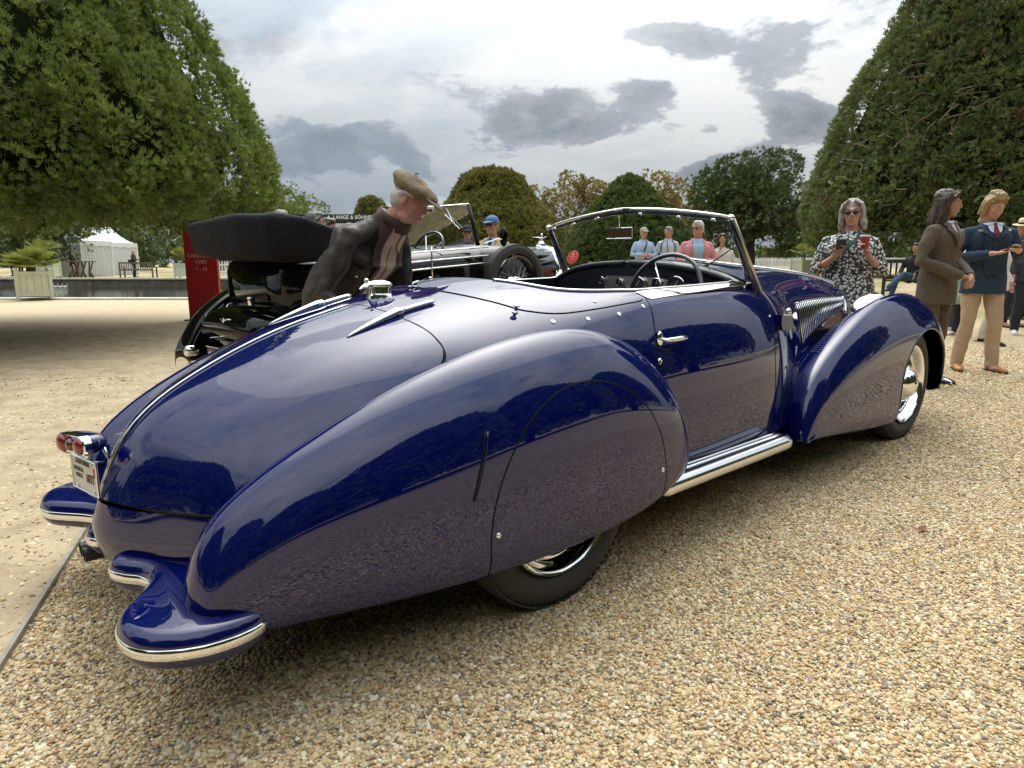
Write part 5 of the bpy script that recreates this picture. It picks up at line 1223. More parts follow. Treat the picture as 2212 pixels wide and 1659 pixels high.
# ---------------------------------------------------------------- planters with palms
PLM = pbr('sage cream paint', (.60, .62, .46), rough=.5, noise=(6, .12)); SOIL = pbr('soil', (.03, .02, .013), rough=1)
PALM = leafmat('palm frond', (.10, .13, .02), (.40, .42, .10), 3, .3)
def planter(x, y, z, w, h, rz, label, palm_h, n=26, R=.75, stem=.15, seed=0):
    t = empty('planter', (x, y, z), rz, label=label, cat='planter'); hh = h
    for sx in (-1, 1):
        for sy in (-1, 1):
            MB().box((sx * (w / 2 - .03), sy * (w / 2 - .03), hh / 2), (.09, .09, hh)).build('corner_post', PLM, t)
            m = MB(); m.ball((sx * (w / 2 - .03), sy * (w / 2 - .03), hh + .055), .06, 12, 8); m.tube([(sx * (w / 2 - .03), sy * (w / 2 - .03), hh - .01), (sx * (w / 2 - .03), sy * (w / 2 - .03), hh + .02)], .03, 8); m.build('ball_finial', PLM, t, smooth=True)
    for k in range(4):
        R_ = Matrix.Rotation(k * PI / 2, 3, 'Z')
        for zc in (hh - .06, .14): MB().box(R_ @ Vector((0, w / 2 - .03, zc)), (w - .14, .05, .10), rot=R_).build('rail', PLM, t)
        for j in range(4):
            xx = -(w - .15) / 2 + (w - .15) / 4 * (j + .5); MB().box(R_ @ Vector((xx, w / 2 - .045, hh / 2 + .03)), ((w - .15) / 4 - .008, .025, hh - .25), rot=R_).build('board', PLM, t)
    MB().box((0, 0, hh - .08), (w - .1, w - .1, .04)).build('soil', SOIL, t)
    rng = np.random.RandomState(seed); Lv = Leaves(); P = empty('palm', (x, y, z + hh - .06), 0, label='fan palm in the ' + label, cat='palm'); st = MB()
    for i in range(n):
        a = rng.uniform(0, 6.28); el = rng.uniform(.05, 1.45); ln = R * rng.uniform(.55, 1.0) * (.6 + .4 * math.cos(el * .6))
        d = np.array([math.cos(a) * math.cos(el), math.sin(a) * math.cos(el), math.sin(el)]); b = np.array([0., 0., stem]); c = b + d * ln * .55
        st.tube([tuple(b), tuple(b + d * ln * .3 + [0, 0, .02]), tuple(c)], .008, 4)
        s = np.cross(d, [0., 0., 1.]); s /= np.linalg.norm(s) + 1e-6; up = np.cross(s, d)
        V = []; F = []
        for k in range(15):
            an = (k / 14 - .5) * 2.7; dd = d * math.cos(an) + s * math.sin(an) + up * .12; L_ = ln * .62 * (1 - .15 * abs(an)); e = c + dd * L_ - np.array([0, 0, .10 * L_ + .05 * L_ * rng.rand()]); md = c + dd * L_ * .55
            q = np.cross(dd, up) * 1.0; q /= np.linalg.norm(q); wv = q * .016 * (R / .75); o = len(V); V += [c, md + wv, e, md - wv]; F.append([o, o + 1, o + 2, o + 3])
        Lv.add(np.array(V), np.array(F))
    Lv.build('frond', PALM, P); st.build('stalk', PALM, P)
    m = MB(); m.tube([(0, 0, -.02), (0, 0, stem * .6), (0, 0, stem + .03)], [.09, .08, .06], 10); m.build('stem', BARK, P, smooth=True)
planter(-15.15, 21.35, .05, .92, .86, math.radians(38), 'large sage planter on the near pool kerb', .9, n=70, R=.86, stem=.16, seed=1)
planter(-27.3, 39.9, .30, .92, .86, math.radians(10), 'smaller sage planter across the pool left of the marquee', .9, n=14, R=1.35, stem=.55, seed=2)
planter(-19.3, 39.9, .30, .92, .86, math.radians(8), 'sage planter across the pool half hidden by the red sign', .9, n=16, R=1.0, stem=.3, seed=3)
planter(21.6, 50.5, th(21.6, 50.5), .9, .62, math.radians(10), 'distant sage planter before the picket fence at the right', .9, n=26, R=1.3, stem=1.0, seed=4)
planter(16.3, 38, th(16.3, 38), .9, .8, math.radians(20), 'planter behind the roadster windscreen pillar', .9, n=14, R=.9, stem=.3, seed=5)

# ---------------------------------------------------------------- marquees, fences, furniture
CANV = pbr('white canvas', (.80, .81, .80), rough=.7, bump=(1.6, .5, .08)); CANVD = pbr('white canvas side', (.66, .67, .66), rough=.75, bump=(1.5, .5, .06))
def marquee(x, y, w, d, eave, peak, rz, label, draped=True, gz=None):
    z = th(x, y) if gz is None else gz; t = empty('marquee', (x, y, z), rz, label=label, cat='marquee'); rows = []
    for i in range(13):
        k = i / 12; r = (1 - k) ** 1.0; zz = eave + (peak - eave) * (k ** 1.7); rows.append([((w / 2) * r * a, (d / 2) * r * b, zz) for a, b in ((-1, -1), (0, -1), (1, -1), (1, 0), (1, 1), (0, 1), (-1, 1), (-1, 0), (-1, -1))])
    MB().grid(rows).build('roof', CANV, t)
    for sx in (-1, 1):
        for sy in (-1, 1): MB().tube([(sx * w / 2, sy * d / 2, 0), (sx * w / 2, sy * d / 2, eave)], .05, 8).build('pole', CANV, t)
    for k in range(4):
        R_ = Matrix.Rotation(k * PI / 2, 3, 'Z'); W_, D_ = (w, d) if k % 2 == 0 else (d, w); n = 40; rows = []
        for zz in (eave, eave * .5, .02):
            rows.append([R_ @ Vector((-W_ / 2 + W_ * i / n, -D_ / 2 + .03 + .07 * math.sin(i * 1.7) * (1 - zz / eave * .6), zz)) for i in range(n + 1)])
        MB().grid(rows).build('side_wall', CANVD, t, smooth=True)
        m = MB(); rows = [[R_ @ Vector((-W_ / 2 + W_ * i / 12, -D_ / 2 - .02, zz + (.10 * abs(math.sin(i * PI / 3)) if j else 0))) for i in range(13)] for j, zz in enumerate((eave + .02, eave - .38))]
        m.grid(rows).build('valance', CANV, t)
marquee(-29.2, 46.5, 2.2, 2.3, 2.35, 4.6, math.radians(-20), 'white peaked marquee with draped side walls across the pool', gz=.28)
marquee(-30.6, 51.5, 2.6, 2.9, 2.35, 3.9, math.radians(-20), 'second white marquee right behind the peaked one across the pool', gz=.30)
t = empty('pavilion', (-14, 52, th(-14, 52)), label='long white hospitality pavilion with a dark lettered fascia behind the folded black hood', cat='pavilion')
MB().box((0, 0, 1.9), (13, 5, 3.6)).build('wall', pbr('pavilion white', (.72, .73, .73), rough=.6), t); FASC = pbr('fascia charcoal', (.018, .02, .026), rough=.5)
MB().box((0, -2.6, 4.05), (13.4, .2, .52)).build('fascia', FASC, t); MB().box((0, 0, 4.05), (13.2, 5.1, .5)).build('roof', pbr('pavilion roof grey', (.3, .31, .33), rough=.6), t)
TXT = pbr('sign lettering white', (.75, .75, .74), rough=.5)
for s_, xx, sz in (('CONCOURS OF ELEGANCE', -1.7, .22), ('A. LANGE & SÖHNE', 2.3, .36)):
    o = link('lettering', text_mesh(s_, sz, .005, 'CENTER', True), TXT, t); o.rotation_euler = (PI / 2, 0, 0); o.location = (xx, -2.72, 3.98)
WHITE = pbr('white painted timber', (.78, .78, .76), rough=.5)
def picket_fence(x0, y0, x1, y1, label, h=1.0, sp=.125):
    L = math.hypot(x1 - x0, y1 - y0); z = th((x0 + x1) / 2, (y0 + y1) / 2); t = empty('picket_fence', (x0, y0, z), math.atan2(y1 - y0, x1 - x0), label=label, cat='fence')
    pk = MB(); n = int(L / sp)
    for i in range(n):
        x = (i + .5) * sp; zz = th(x0 + (x1 - x0) * x / L, y0 + (y1 - y0) * x / L) - z; pk.prism([(-.038, .05), (.038, .05), (.038, h - .05), (0, h), (-.038, h - .05)], -.01, .01, plane='XZ', c=(x, 0, zz))
    pk.build('pickets', WHITE, t, kind='stuff')
    for zz in (.25, .78): MB().box((L / 2, .03, zz), (L, .03, .08)).build('rail', WHITE, t)
    for i in range(0, int(L / 2.5) + 1): MB().box((i * 2.5, .07, h / 2 - .1), (.07, .07, h + .2)).build('post', WHITE, t)
picket_fence(3.0, 60, 46, 60, 'long white picket fence in the distance behind the roadster bonnet')
picket_fence(-17.8, 41.0, -9.0, 43.5, 'white picket fence across the pool between the red sign and the black car', sp=.16)
# dark railing behind the bench
t = empty('park_railing', (-32, 66, th(-32, 66)), label='thin grey park railing far behind the garden bench', cat='railing'); m = MB(); GREYM = pbr('grey railing', (.16, .16, .17), rough=.6)
for i in range(90): m.tube([(i * .13, 0, 0), (i * .13, 0, 1.5)], .018, 4)
m.build('bars', GREYM, t, kind='stuff'); MB().box((5.8, 0, 1.4), (11.7, .03, .05)).build('rail', GREYM, t)
t = empty('wheelie_bin', (-25.2, 58, th(-25, 58)), label='dark green lidded waste bin left of the furrowed trunk across the pool', cat='bin'); BING = pbr('bin green', (.012, .07, .035), rough=.4)
MB().prism([(-.5, .15), (.5, .15), (.62, 1.2), (-.62, 1.2)], -.4, .4, plane='XZ').build('bin_body', BING, t); MB().prism([(-.66, 1.2), (.66, 1.2), (.5, 1.38), (-.5, 1.38)], -.46, .46, plane='XZ').build('lid', BING, t)
for sx in (-.4, .4): m = MB(); m.lathe([(.08, -.03), (.08, .03)], (sx, -.3, .08), axis='Y', k=12); m.build('caster', BLACK, t)
WOOD = pbr('weathered teak', (.16, .115, .08), rough=.8, noise=(8, .3)); WOODD = pbr('dark teak', (.035, .022, .016), rough=.6)
def bench(x, y, rz, label, mat, w=1.9):
    t = empty('park_bench', (x, y, th(x, y)), rz, label=label, cat='bench')
    for sx in (-1, 1):
        for yy, h in ((-.28, .62), (.22, .92)): MB().box((sx * w / 2, yy, h / 2), (.07, .07, h)).build('leg', mat, t)
        MB().box((sx * w / 2, -.04, .64), (.09, .62, .045)).build('armrest', mat, t)
    for i in range(5): MB().box((0, -.28 + i * .105, .43), (w, .085, .03)).build('seat_slat', mat, t)
    MB().box((0, .22, .90), (w, .05, .09)).build('top_rail', mat, t); MB().box((0, .22, .50), (w, .04, .07)).build('lower_rail', mat, t)
    n = 13
    for i in range(n): MB().box((-w / 2 + w * (i + 1) / (n + 1), .22, .70), (.045, .02, .34)).build('back_slat', mat, t)
bench(-23.1, 41.8, math.radians(180), 'weathered slatted garden bench across the pool behind the standing man', WOOD, 2.0)
bench(9.9, 16.2, math.radians(150), 'dark wooden bench behind the brown suited man with a seated visitor', WOODD, 1.7)
# folding trestle furniture and rocks by the marquee
t = empty('trestle_table', (-26.8, 42.2, .3), .3, label='rustic driftwood table beside the white marquee across the pool', cat='table')
for i in range(7): a = i * .9; MB().tube([(-.7 + i * .22, -.2 + .1 * (i % 3), 0), (-.5 + i * .16 + .1 * math.sin(a * 3), 0, .4 + .1 * math.sin(a)), (-.6 + i * .2, .1, .93)], [.08, .06, .04], 6).build('leg', WOOD, t, smooth=True)
MB().box((0, 0, .95), (1.5, .6, .06)).build('tabletop', WOOD, t)
for i, (x, y) in enumerate([(-31.9, 41.4), (-33.6, 42.2)]):
    t = empty('directors_chair', (x, y, .3), .4 * i, label=['folding chair with a tan cloth seat across the pool near the left edge', 'folding chair with a tan cloth seat cut off by the left edge'][i], cat='chair')
    m = MB(); m.tube([(-.25, 0, 0), (.25, 0, .6)], .02, 6); m.tube([(.25, 0, 0), (-.25, 0, .6)], .02, 6); m.tube([(-.25, .4, 0), (.25, .4, .6)], .02, 6); m.tube([(.25, .4, 0), (-.25, .4, .6)], .02, 6); m.build('frame', WOOD, t)
    MB().box((0, .2, .48), (.5, .4, .02)).build('seat', pbr('tan cloth', (.45, .25, .13), rough=.8), t); MB().box((0, .42, .85), (.5, .02, .25)).build('backrest', MATS['tan cloth'], t)
# row of white ducks on the water
DUCK = pbr('duck white', (.75, .72, .62), rough=.5); DORG = pbr('duck bill', (.6, .25, .03), rough=.5); first = None
for i in range(8):
    x, y = -26.35 + i * .245, 37.0 + .02 * i
    t = empty('duck', (x, y, -.17), 0, label=('first', 'second', 'third', 'fourth', 'fifth', 'sixth', 'seventh', 'last')[i] + ' white duck from the left in the row floating on the pool', cat='duck', group='row of white ducks floating on the pool')
    if first is None:
        m = MB(); m.ball((0, 0, .04), (.13, .06, .06), 12, 8); m.tube([(.08, 0, .06), (.12, 0, .13), (.12, 0, .17)], [.03, .02, .018], 8); m.ball((.125, 0, .18), (.03, .024, .026), 8, 6); m.tube([(-.1, 0, .06), (-.16, 0, .10)], [.03, .005], 6); first = m.mesh('duck', smooth=True)
        b = MB(); b.tube([(.15, 0, .178), (.18, 0, .172)], [.010, .004], 6); fb = b.mesh('bill', smooth=True)
    link('duck_body', first, DUCK if not first.materials else None, t); link('bill', fb, DORG if not fb.materials else None, t)

# ---------------------------------------------------------------- red sign
t = empty('red_sign', (-6.31, 13.8, 0), math.radians(1.5), label='tall red free-standing sign lettered CONCOURS CARS 1 - 10 behind the black car', cat='sign')
REDS = pbr('sign red', (.46, .014, .022), rough=.45, noise=(2, .12)); MB().box((0, 0, .93), (.64, .10, 1.82)).build('sign_panel', REDS, t); MB().box((0, 0, .012), (.72, .45, .024)).build('base_plate', pbr('sign base', (.05, .045, .05), rough=.5), t)
SL = pbr('sign pale print', (.70, .62, .60), rough=.5)
for s_, z, sz in (('CONCOURS', 1.265, .105), ('CARS', 1.145, .105), ('1 - 10', 1.0, .105)):
    o = link('lettering', text_mesh(s_, sz, .002, 'CENTER', False, .92), SL, t); o.rotation_euler = (PI / 2, 0, 0); o.location = (.0, -.054, z)

# ---------------------------------------------------------------- black vintage tourer
BC_T = (-2.05, 5.1); BC_H = 42.0; bc = empty('vintage_tourer', (BC_T[0], BC_T[1], 0), math.radians(90 - BC_H), label='black vintage open tourer with folded hood and side-mounted spare wheel behind the roadster', cat='car')
BP = pbr('black coachwork', (.003, .003, .0035), rough=.5, coat=1, coat_rough=.01, coat_ior=1.4, spec=0); HOOD = pbr('black hood cloth', (.0065, .0072, .010), rough=.8, spec=.35, bump=(4.5, .7, .05)); BCH = CHROME
def bl(x, y, z): return (x, -y, z)
# main tub: sections (x, half width, z bottom, z top)
def loft(name, secs, mat, parent, k=2.6, n=28, top_open=False):
    rows = []
    for x, w, z0, z1 in secs:
        r = []
        for i in range(n + 1):
            a = 2 * PI * i / n; c, s = math.cos(a), math.sin(a); e = 2 / k
            r.append(bl(x, w * abs(c) ** e * (1 if c > 0 else -1), (z0 + z1) / 2 + (z1 - z0) / 2 * abs(s) ** e * (1 if s > 0 else -1)))
        rows.append(r)
    m = MB(); m.grid(rows); m.add(rows[0], [tuple(range(n))]); m.add(rows[-1], [tuple(range(n))])
    return m.build(name, mat, parent, smooth=True, weld=True)
loft('tub', [(.10, .42, .80, 1.16), (.16, .56, .74, 1.19), (.30, .63, .68, 1.20), (.7, .66, .5, 1.22), (1.2, .665, .42, 1.26), (1.7, .65, .42, 1.30), (2.0, .62, .42, 1.33), (2.08, .55, .45, 1.30)], BP, bc, k=5)
loft('fuel_tank', [(-.16, .40, .58, .72), (-.10, .50, .52, .80), (.10, .54, .48, .84), (.5, .56, .45, .8)], BP, bc, k=3)
loft('bonnet', [(2.0, .40, .6, 1.30), (2.3, .37, .6, 1.335), (2.9, .32, .6, 1.335), (3.5, .28, .6, 1.33)], BP, bc, k=3.2)
m = MB(); prof = [(-.29, .5), (-.29, 1.12), (-.24, 1.24), (-.14, 1.32), (0, 1.355), (.14, 1.32), (.24, 1.24), (.29, 1.12), (.29, .5)]
rows = [[bl(x, y * s, .5 + (z - .5) * s) for y, z in prof] for x, s in ((3.48, .985), (3.49, 1.01), (3.62, 1.01), (3.64, .985))]; m.grid(rows); m.build('radiator_shell', BCH, bc, auto=50); 
m = MB(); rows = [[bl(3.645, y * .93, .5 + (z - .5) * .93) for y, z in prof], [bl(3.645, 0, .8)] * 9]; m.grid(rows); m.build('radiator_core', DARK, bc)
m = MB(); m.lathe([(.045, 0), (.045, .02), (.03, .03), (.02, .045), (.0, .05)], bl(3.56, 0, 1.355), k=20); m.tube([bl(3.56, 0, 1.40), bl(3.55, 0, 1.44)], [.012, .018], 8)
m.tube([bl(3.52, -.11, 1.445), bl(3.56, -.05, 1.44), bl(3.57, 0, 1.43), bl(3.56, .05, 1.44), bl(3.52, .11, 1.445)], [.003, .010, .016, .010, .003], 8, flat=.5); m.ball(bl(3.57, 0, 1.465), (.016, .012, .018)); m.build('winged_mascot', BCH, bc, smooth=True)
for z in (1.275, 1.20, 1.135): # bright beading along the body side
    zz = [(.75, z - .075), (1.2, z - .035), (1.7, z), (2.02, z + .02)]
    MB().tube([bl(x, .672 - (x - 1.2) ** 2 * .035, q) for x, q in zz], .0075, 6).build('body_moulding', BCH, bc, smooth=True)
MB().tube([bl(1.32, .675, q) for q in (1.02, 1.12, 1.22, 1.285)], .007, 6).build('door_moulding', BCH, bc, smooth=True)
for x in (.98, 1.30): MB().tube([bl(x, .672, q) for q in (.5, .8, 1.0)], .003, 6).build('door_gap', BLACK, bc, smooth=True)
hdl = MB(); hdl.lathe([(.0, .006), (.018, .005), (.022, 0)], k=16); hdl.V = [tuple(Vector(bl(1.42, .668, .985)) + Vector((v[0] * .7, -v[2], v[1] * 1.5))) for v in hdl.V]; hdl.tube([bl(1.42, .69, .985), bl(1.45, .71, .987), bl(1.50, .715, .985), bl(1.54, .705, .98)], [.007, .011, .014, .004], 10); hdl.build('door_handle', BCH, bc, smooth=True)
# folded hood bundle
rng = np.random.RandomState(2); HS = []
path = [((.62, -.60), 1.30, 1.15, .10), ((.25, -.64), 1.37, 1.20, .12), ((.04, -.60), 1.43, 1.21, .13), ((-.06, -.40), 1.455, 1.20, .15), ((-.10, 0), 1.475, 1.175, .16), ((-.08, .36), 1.49, 1.165, .16), ((.0, .56), 1.495, 1.16, .15), ((.16, .64), 1.465, 1.16, .13), ((.40, .66), 1.40, 1.165, .10), ((.66, .655), 1.34, 1.18, .08), ((.92, .65), 1.28, 1.21, .05)]
m = MB(); rows = []
Pp = [np.array(p[0], float) for p in path]
for sub in range((len(path) - 1) * 5 + 1):
    i = min(sub // 5, len(path) - 2); f = sub / 5 - i; c = Pp[i] * (1 - f) + Pp[i + 1] * f; zt = path[i][1] * (1 - f) + path[i + 1][1] * f; zb_ = path[i][2] * (1 - f) + path[i + 1][2] * f; w = path[i][3] * (1 - f) + path[i + 1][3] * f
    a = Pp[max(i - 0, 0)]; b = Pp[i + 1]; 
    t1 = Pp[min(i + 1, len(Pp) - 1)] - Pp[i]; t0 = Pp[i] - Pp[max(i - 1, 0)] if i > 0 else t1; t2 = Pp[min(i + 2, len(Pp) - 1)] - Pp[i + 1] if i + 2 < len(Pp) else t1
    tg = (t0 + t1) * (1 - f) + (t1 + t2) * f; tg = tg / np.linalg.norm(tg); nn = np.array([-tg[1], tg[0]]); r = []
    for j in range(25):
        an = 2 * PI * j / 24; cc, ss = math.cos(an), math.sin(an); ww = w * (1 + .03 * math.sin(sub * .5 + an * 2)); e = .5
        hh = (zt - zb_) / 2; p = c + nn * (ww * abs(cc) ** e * (1 if cc > 0 else -1) * (.75 + .25 * ss))
        r.append(bl(p[0], p[1], (zt + zb_) / 2 + hh * abs(ss) ** e * (1 if ss > 0 else -1) + .005 * math.sin(sub * .7 + an * 3)))
    rows.append(r)
m.grid(rows); m.add(rows[0], [tuple(range(24))]); m.add(rows[-1], [tuple(range(24))]); m.build('folded_hood', HOOD, bc, smooth=True)
m = MB(); m.box(bl(.50, 0, 1.28), (.9, .95, .2)); m.build('hood_centre', HOOD, bc)
MB().ball(bl(.80, .70, 1.345), (.018, .01, .018)).build('hood_stud', BCH, bc, smooth=True)
MB().tube([bl(.30, .69, 1.175), bl(.6, .685, 1.185), bl(.95, .68, 1.20)], .010, 6).build('hood_bow', BCH, bc, smooth=True)
# fenders
def bfender(y0, y1, pts, name='fender', thick=.03):
    m = MB(); rows = []
    for x, z in smooth_loop(pts, 6, False):
        r = []
        for k in range(9):
            f = k / 8; yy = y0 + (y1 - y0) * f; dz = -.05 * abs(2 * f - 1) ** 2.5; r.append(bl(x, yy, z + dz))
        r += [bl(x, y1, z - .09), bl(x, y1 + (-.01 if y1 > 0 else .01), z - .09), bl(x, y1 + (-.012 if y1 > 0 else .012), z - .06)]
        rows.append(r)
    m.grid(rows); return m.build(name, BP, bc, smooth=True)
RFP = [(-.22, .40), (-.20, .52), (-.06, .74), (.18, .92), (.42, .985), (.68, .93), (.88, .76), (1.0, .55), (1.05, .38)]
FFP = [(2.05, .33), (2.25, .42), (2.48, .60), (2.75, .86), (3.05, 1.0), (3.35, .99), (3.62, .84), (3.80, .6)]
for s in (-1, 1):
    MB().prism([(x, z - .02) for x, z in smooth_loop(RFP, 4, False)], -.012, .012, plane='XZ', c=(0, -s * .53, 0)).build('wing_valance', BP, bc)
    bfender(s * .50, s * .80, RFP); bfender(s * .40, s * .82, FFP)
    MB().box(bl(1.55, s * .66, .32), (1.2, .28, .03)).build('running_board', BP, bc)
BW_T = wheel_mesh_tyre(True, .39, .265, .145, 72, .007); BW_T.materials.append(RUBBER)
wm = MB(); wm.lathe([(.262, .05), (.272, .055), (.27, .062), (.25, .05), (.245, .02), (.245, -.02), (.25, -.05), (.272, -.06)], axis='Y', k=56); BW_R = wm.mesh('bw_rim', smooth=True, auto=40); BW_R.materials.append(SPOKE_M)
wm = MB()
for i in range(40):
    a = 2 * PI * i / 40; s = 1 if i % 2 else -1; off = .35 * (1 if (i // 2) % 2 else -1); wm.tube([(.045 * math.cos(a + off), .06 * s, .045 * math.sin(a + off)), (.25 * math.cos(a), .0, .25 * math.sin(a))], .003, 5)
BW_S = wm.mesh('bw_spoke'); SPK_G = pbr('spoke grey', (.25, .25, .26), rough=.35, metal=.8); BW_S.materials.append(SPK_G)
wm = MB(); wm.lathe([(0, .10), (.03, .10), (.04, .09), (.05, .06), (.05, -.06), (.03, -.07)], axis='Y', k=24); wm.box((0, .10, 0), (.13, .018, .022)); BW_H = wm.mesh('bw_hub', smooth=True, auto=40); BW_H.materials.append(CHROME)
def bwheel(x, y, z, name='wheel', rz=0, scale=1.0):
    w = empty(name, bl(x, y, z), rz + (PI if y > 0 else 0)); w.parent = bc; w.scale = (scale,) * 3
    for nm, me in (('tyre', BW_T), ('rim', BW_R), ('spokes', BW_S), ('hub_nut', BW_H)): link(nm, me, None, w)
for s in (-1, 1): bwheel(.42, s * .66, .39); bwheel(3.08, s * .63, .39)
bwheel(2.32, .70, .98, 'spare_wheel', math.radians(-6), .90)
# windscreen, steering wheel, mirror, lamps
w = empty('windscreen', bl(1.98, 0, 1.31)); w.parent = bc; w.rotation_euler = (0, math.radians(-14), 0); BFR = pbr('black frame', (.004, .004, .005), rough=.35)
for a, b, r in (((0, -.56, 0), (0, -.53, .37), .012), ((0, .56, 0), (0, .53, .37), .012)): MB().tube([a, b], [.02, .014], 8).build('pillar', BFR, w, smooth=True)
MB().tube([(0, -.535, .37), (0, .535, .37)], .010, 8).build('top_rail', BCH, w, smooth=True); MB().box((-.012, .2, .345), (.006, .5, .02)).build('sun_strip', pbr('maroon strip', (.12, .01, .015), rough=.5), w)
MB().grid([[(0, -.54, .01), (0, -.53, .36)], [(0, .54, .01), (0, .53, .36)]]).build('pane', GLASS, w)
m = MB(); m.tube([(-.01, -.25, .35), (-.02, -.33, .18)], .003, 5); m.tube([(-.02, -.22, .30), (-.02, -.38, .16)], .004, 5); m.build('wiper', BCH, w)
s_ = empty('steering_wheel', bl(1.62, .26, 1.25)); s_.parent = bc; Rw = Matrix.Rotation(math.radians(-62), 3, 'Y')
MB().tube([Rw @ Vector((.20 * math.cos(a), .20 * math.sin(a), 0)) for a in np.linspace(0, 2 * PI, 36, endpoint=False)], .012, 8, closed=True).build('rim', MATS['bakelite black'], s_, smooth=True)
m = MB()
for k in range(4): a = k * PI / 2 + .5; m.tube([(0, 0, 0), Rw @ Vector((.19 * math.cos(a), .19 * math.sin(a), 0))], .007, 6)
m.build('spoke', CHROME, s_)
m = MB(); m.tube([bl(2.02, .60, 1.33), bl(2.10, .70, 1.37), bl(2.16, .74, 1.36)], .006, 6); m.build('mirror_arm', BCH, bc); m = MB(); m.ball(bl(2.14, .73, 1.385), (.018, .05, .085), 16, 12); m.build('side_mirror', BP, bc, smooth=True)
for s in (-1, 1):
    m = MB(); m.lathe([(0, -.16), (.06, -.12), (.11, -.03), (.125, .02), (.12, .03), (0, .045)], k=24); m.V = [tuple(Vector(bl(3.45, s * .42, .98)) + Vector((v[2], v[1], v[0]))) for v in m.V]; m.build('headlamp', CHROME, bc, smooth=True)
    m = MB(); m.lathe([(0, -.05), (.035, -.048), (.042, -.04), (.044, .03), (.03, .05), (0, .055)], k=20); m.V = [tuple(Vector(bl(-.22, s * .46, .47)) + Vector((v[2], v[1], v[0]))) for v in m.V]; m.build('tail_lamp', CHROME, bc, smooth=True)
MB().box(bl(-.20, .10, .455), (.012, .60, .14)).build('number_plate', pbr('plate black', (.008, .008, .008), rough=.3, coat=1), bc); MB().tube([bl(-.21, -.20, .53), bl(-.21, .40, .53)], .006, 6).build('plate_frame', BCH, bc)
o = link('lettering', text_mesh('GN 61', .115, .002, 'LEFT', True, .85), pbr('plate silver', (.62, .62, .60), rough=.35, metal=.3), bc); o.rotation_euler = RT.to_euler(); o.location = (-.210, .185, .412)
m = MB(); m.tube([bl(-.13, -.13, .735), bl(-.145, -.06, .742), bl(-.15, 0, .73), bl(-.145, .06, .742), bl(-.13, .13, .735)], [.003, .012, .018, .012, .003], 8, flat=.5); m.ball(bl(-.155, 0, .728), (.008, .02, .02)); m.build('winged_badge', BCH, bc, smooth=True)
m = MB(); m.lathe([(0, .045), (.028, .043), (.032, .03), (.026, .025), (.026, -.02)], bl(.02, .10, .86), k=16); m.build('tank_cap', BCH, bc, smooth=True)
m = MB(); m.tube([bl(-.02, -.58, .44), bl(-.06, -.585, .64)], .022, 10); m.build('shock_strut', BP, bc, smooth=True); MB().ball(bl(-.06, -.585, .655), (.035, .03, .022)).build('strut_cap', BCH, bc, smooth=True)
m = MB(); m.tube([bl(.0, -.50, .62), bl(.12, -.50, .80), bl(.26, -.52, .93)], [.006, .018, .006], 8); m.build('spring_hanger', CHROME_DULL, bc, smooth=True)

t = empty('fallen_leaf', (*gp(1990, 1150), .012), .6, label='curled brown fallen leaf on the gravel right of the rear wheel', cat='leaf')
MB().grid([[(-.03 + .012 * i, -.014 * math.sin(i / 5 * PI), .006 * abs(i - 2.5)), (-.03 + .012 * i, 0, .002 + .003 * abs(i - 2.5)), (-.03 + .012 * i, .014 * math.sin(i / 5 * PI), .010)] for i in range(6)]).build('leaf_blade', pbr('dead leaf', (.20, .07, .025), rough=.7), t)
# ---------------------------------------------------------------- people
from mathutils import noise as mnoise, Euler
def vox(mb, size, smooth=6, disp=None, name='m', dec=0):
    """union of overlapping closed shapes -> one continuous skin"""
    me = mb.mesh(name, weld=False) if isinstance(mb, MB) else mb
    o = bpy.data.objects.new('tmp', me)
    r = o.modifiers.new('r', 'REMESH'); r.mode = 'VOXEL'; r.voxel_size = size; r.adaptivity = 0
    if smooth: s = o.modifiers.new('s', 'SMOOTH'); s.iterations = smooth; s.factor = .5
    if dec: q = o.modifiers.new('d', 'DECIMATE'); q.ratio = dec
    out = evaluated_mesh(o); bpy.data.meshes.remove(me)
    n = len(out.vertices)
    if disp and n:
        co = np.zeros(n * 3); out.vertices.foreach_get('co', co); co = co.reshape(-1, 3); nn = np.zeros(n * 3); out.vertices.foreach_get('normal', nn); nn = nn.reshape(-1, 3)
        amp, fr, st = disp
        d = np.array([mnoise.noise(Vector((c[0] * fr, c[1] * fr, c[2] * fr * st))) + .5 * mnoise.noise(Vector((c[0] * fr * 2.3 + 7, c[1] * fr * 2.3, c[2] * fr * st * 2.1))) for c in co])
        co += nn * (d * amp)[:, None]; out.vertices.foreach_set('co', co.ravel())
    out.polygons.foreach_set('use_smooth', np.ones(len(out.polygons), bool)); out.update(); return out
def spow(v, e): return abs(v) ** e * (1 if v >= 0 else -1)
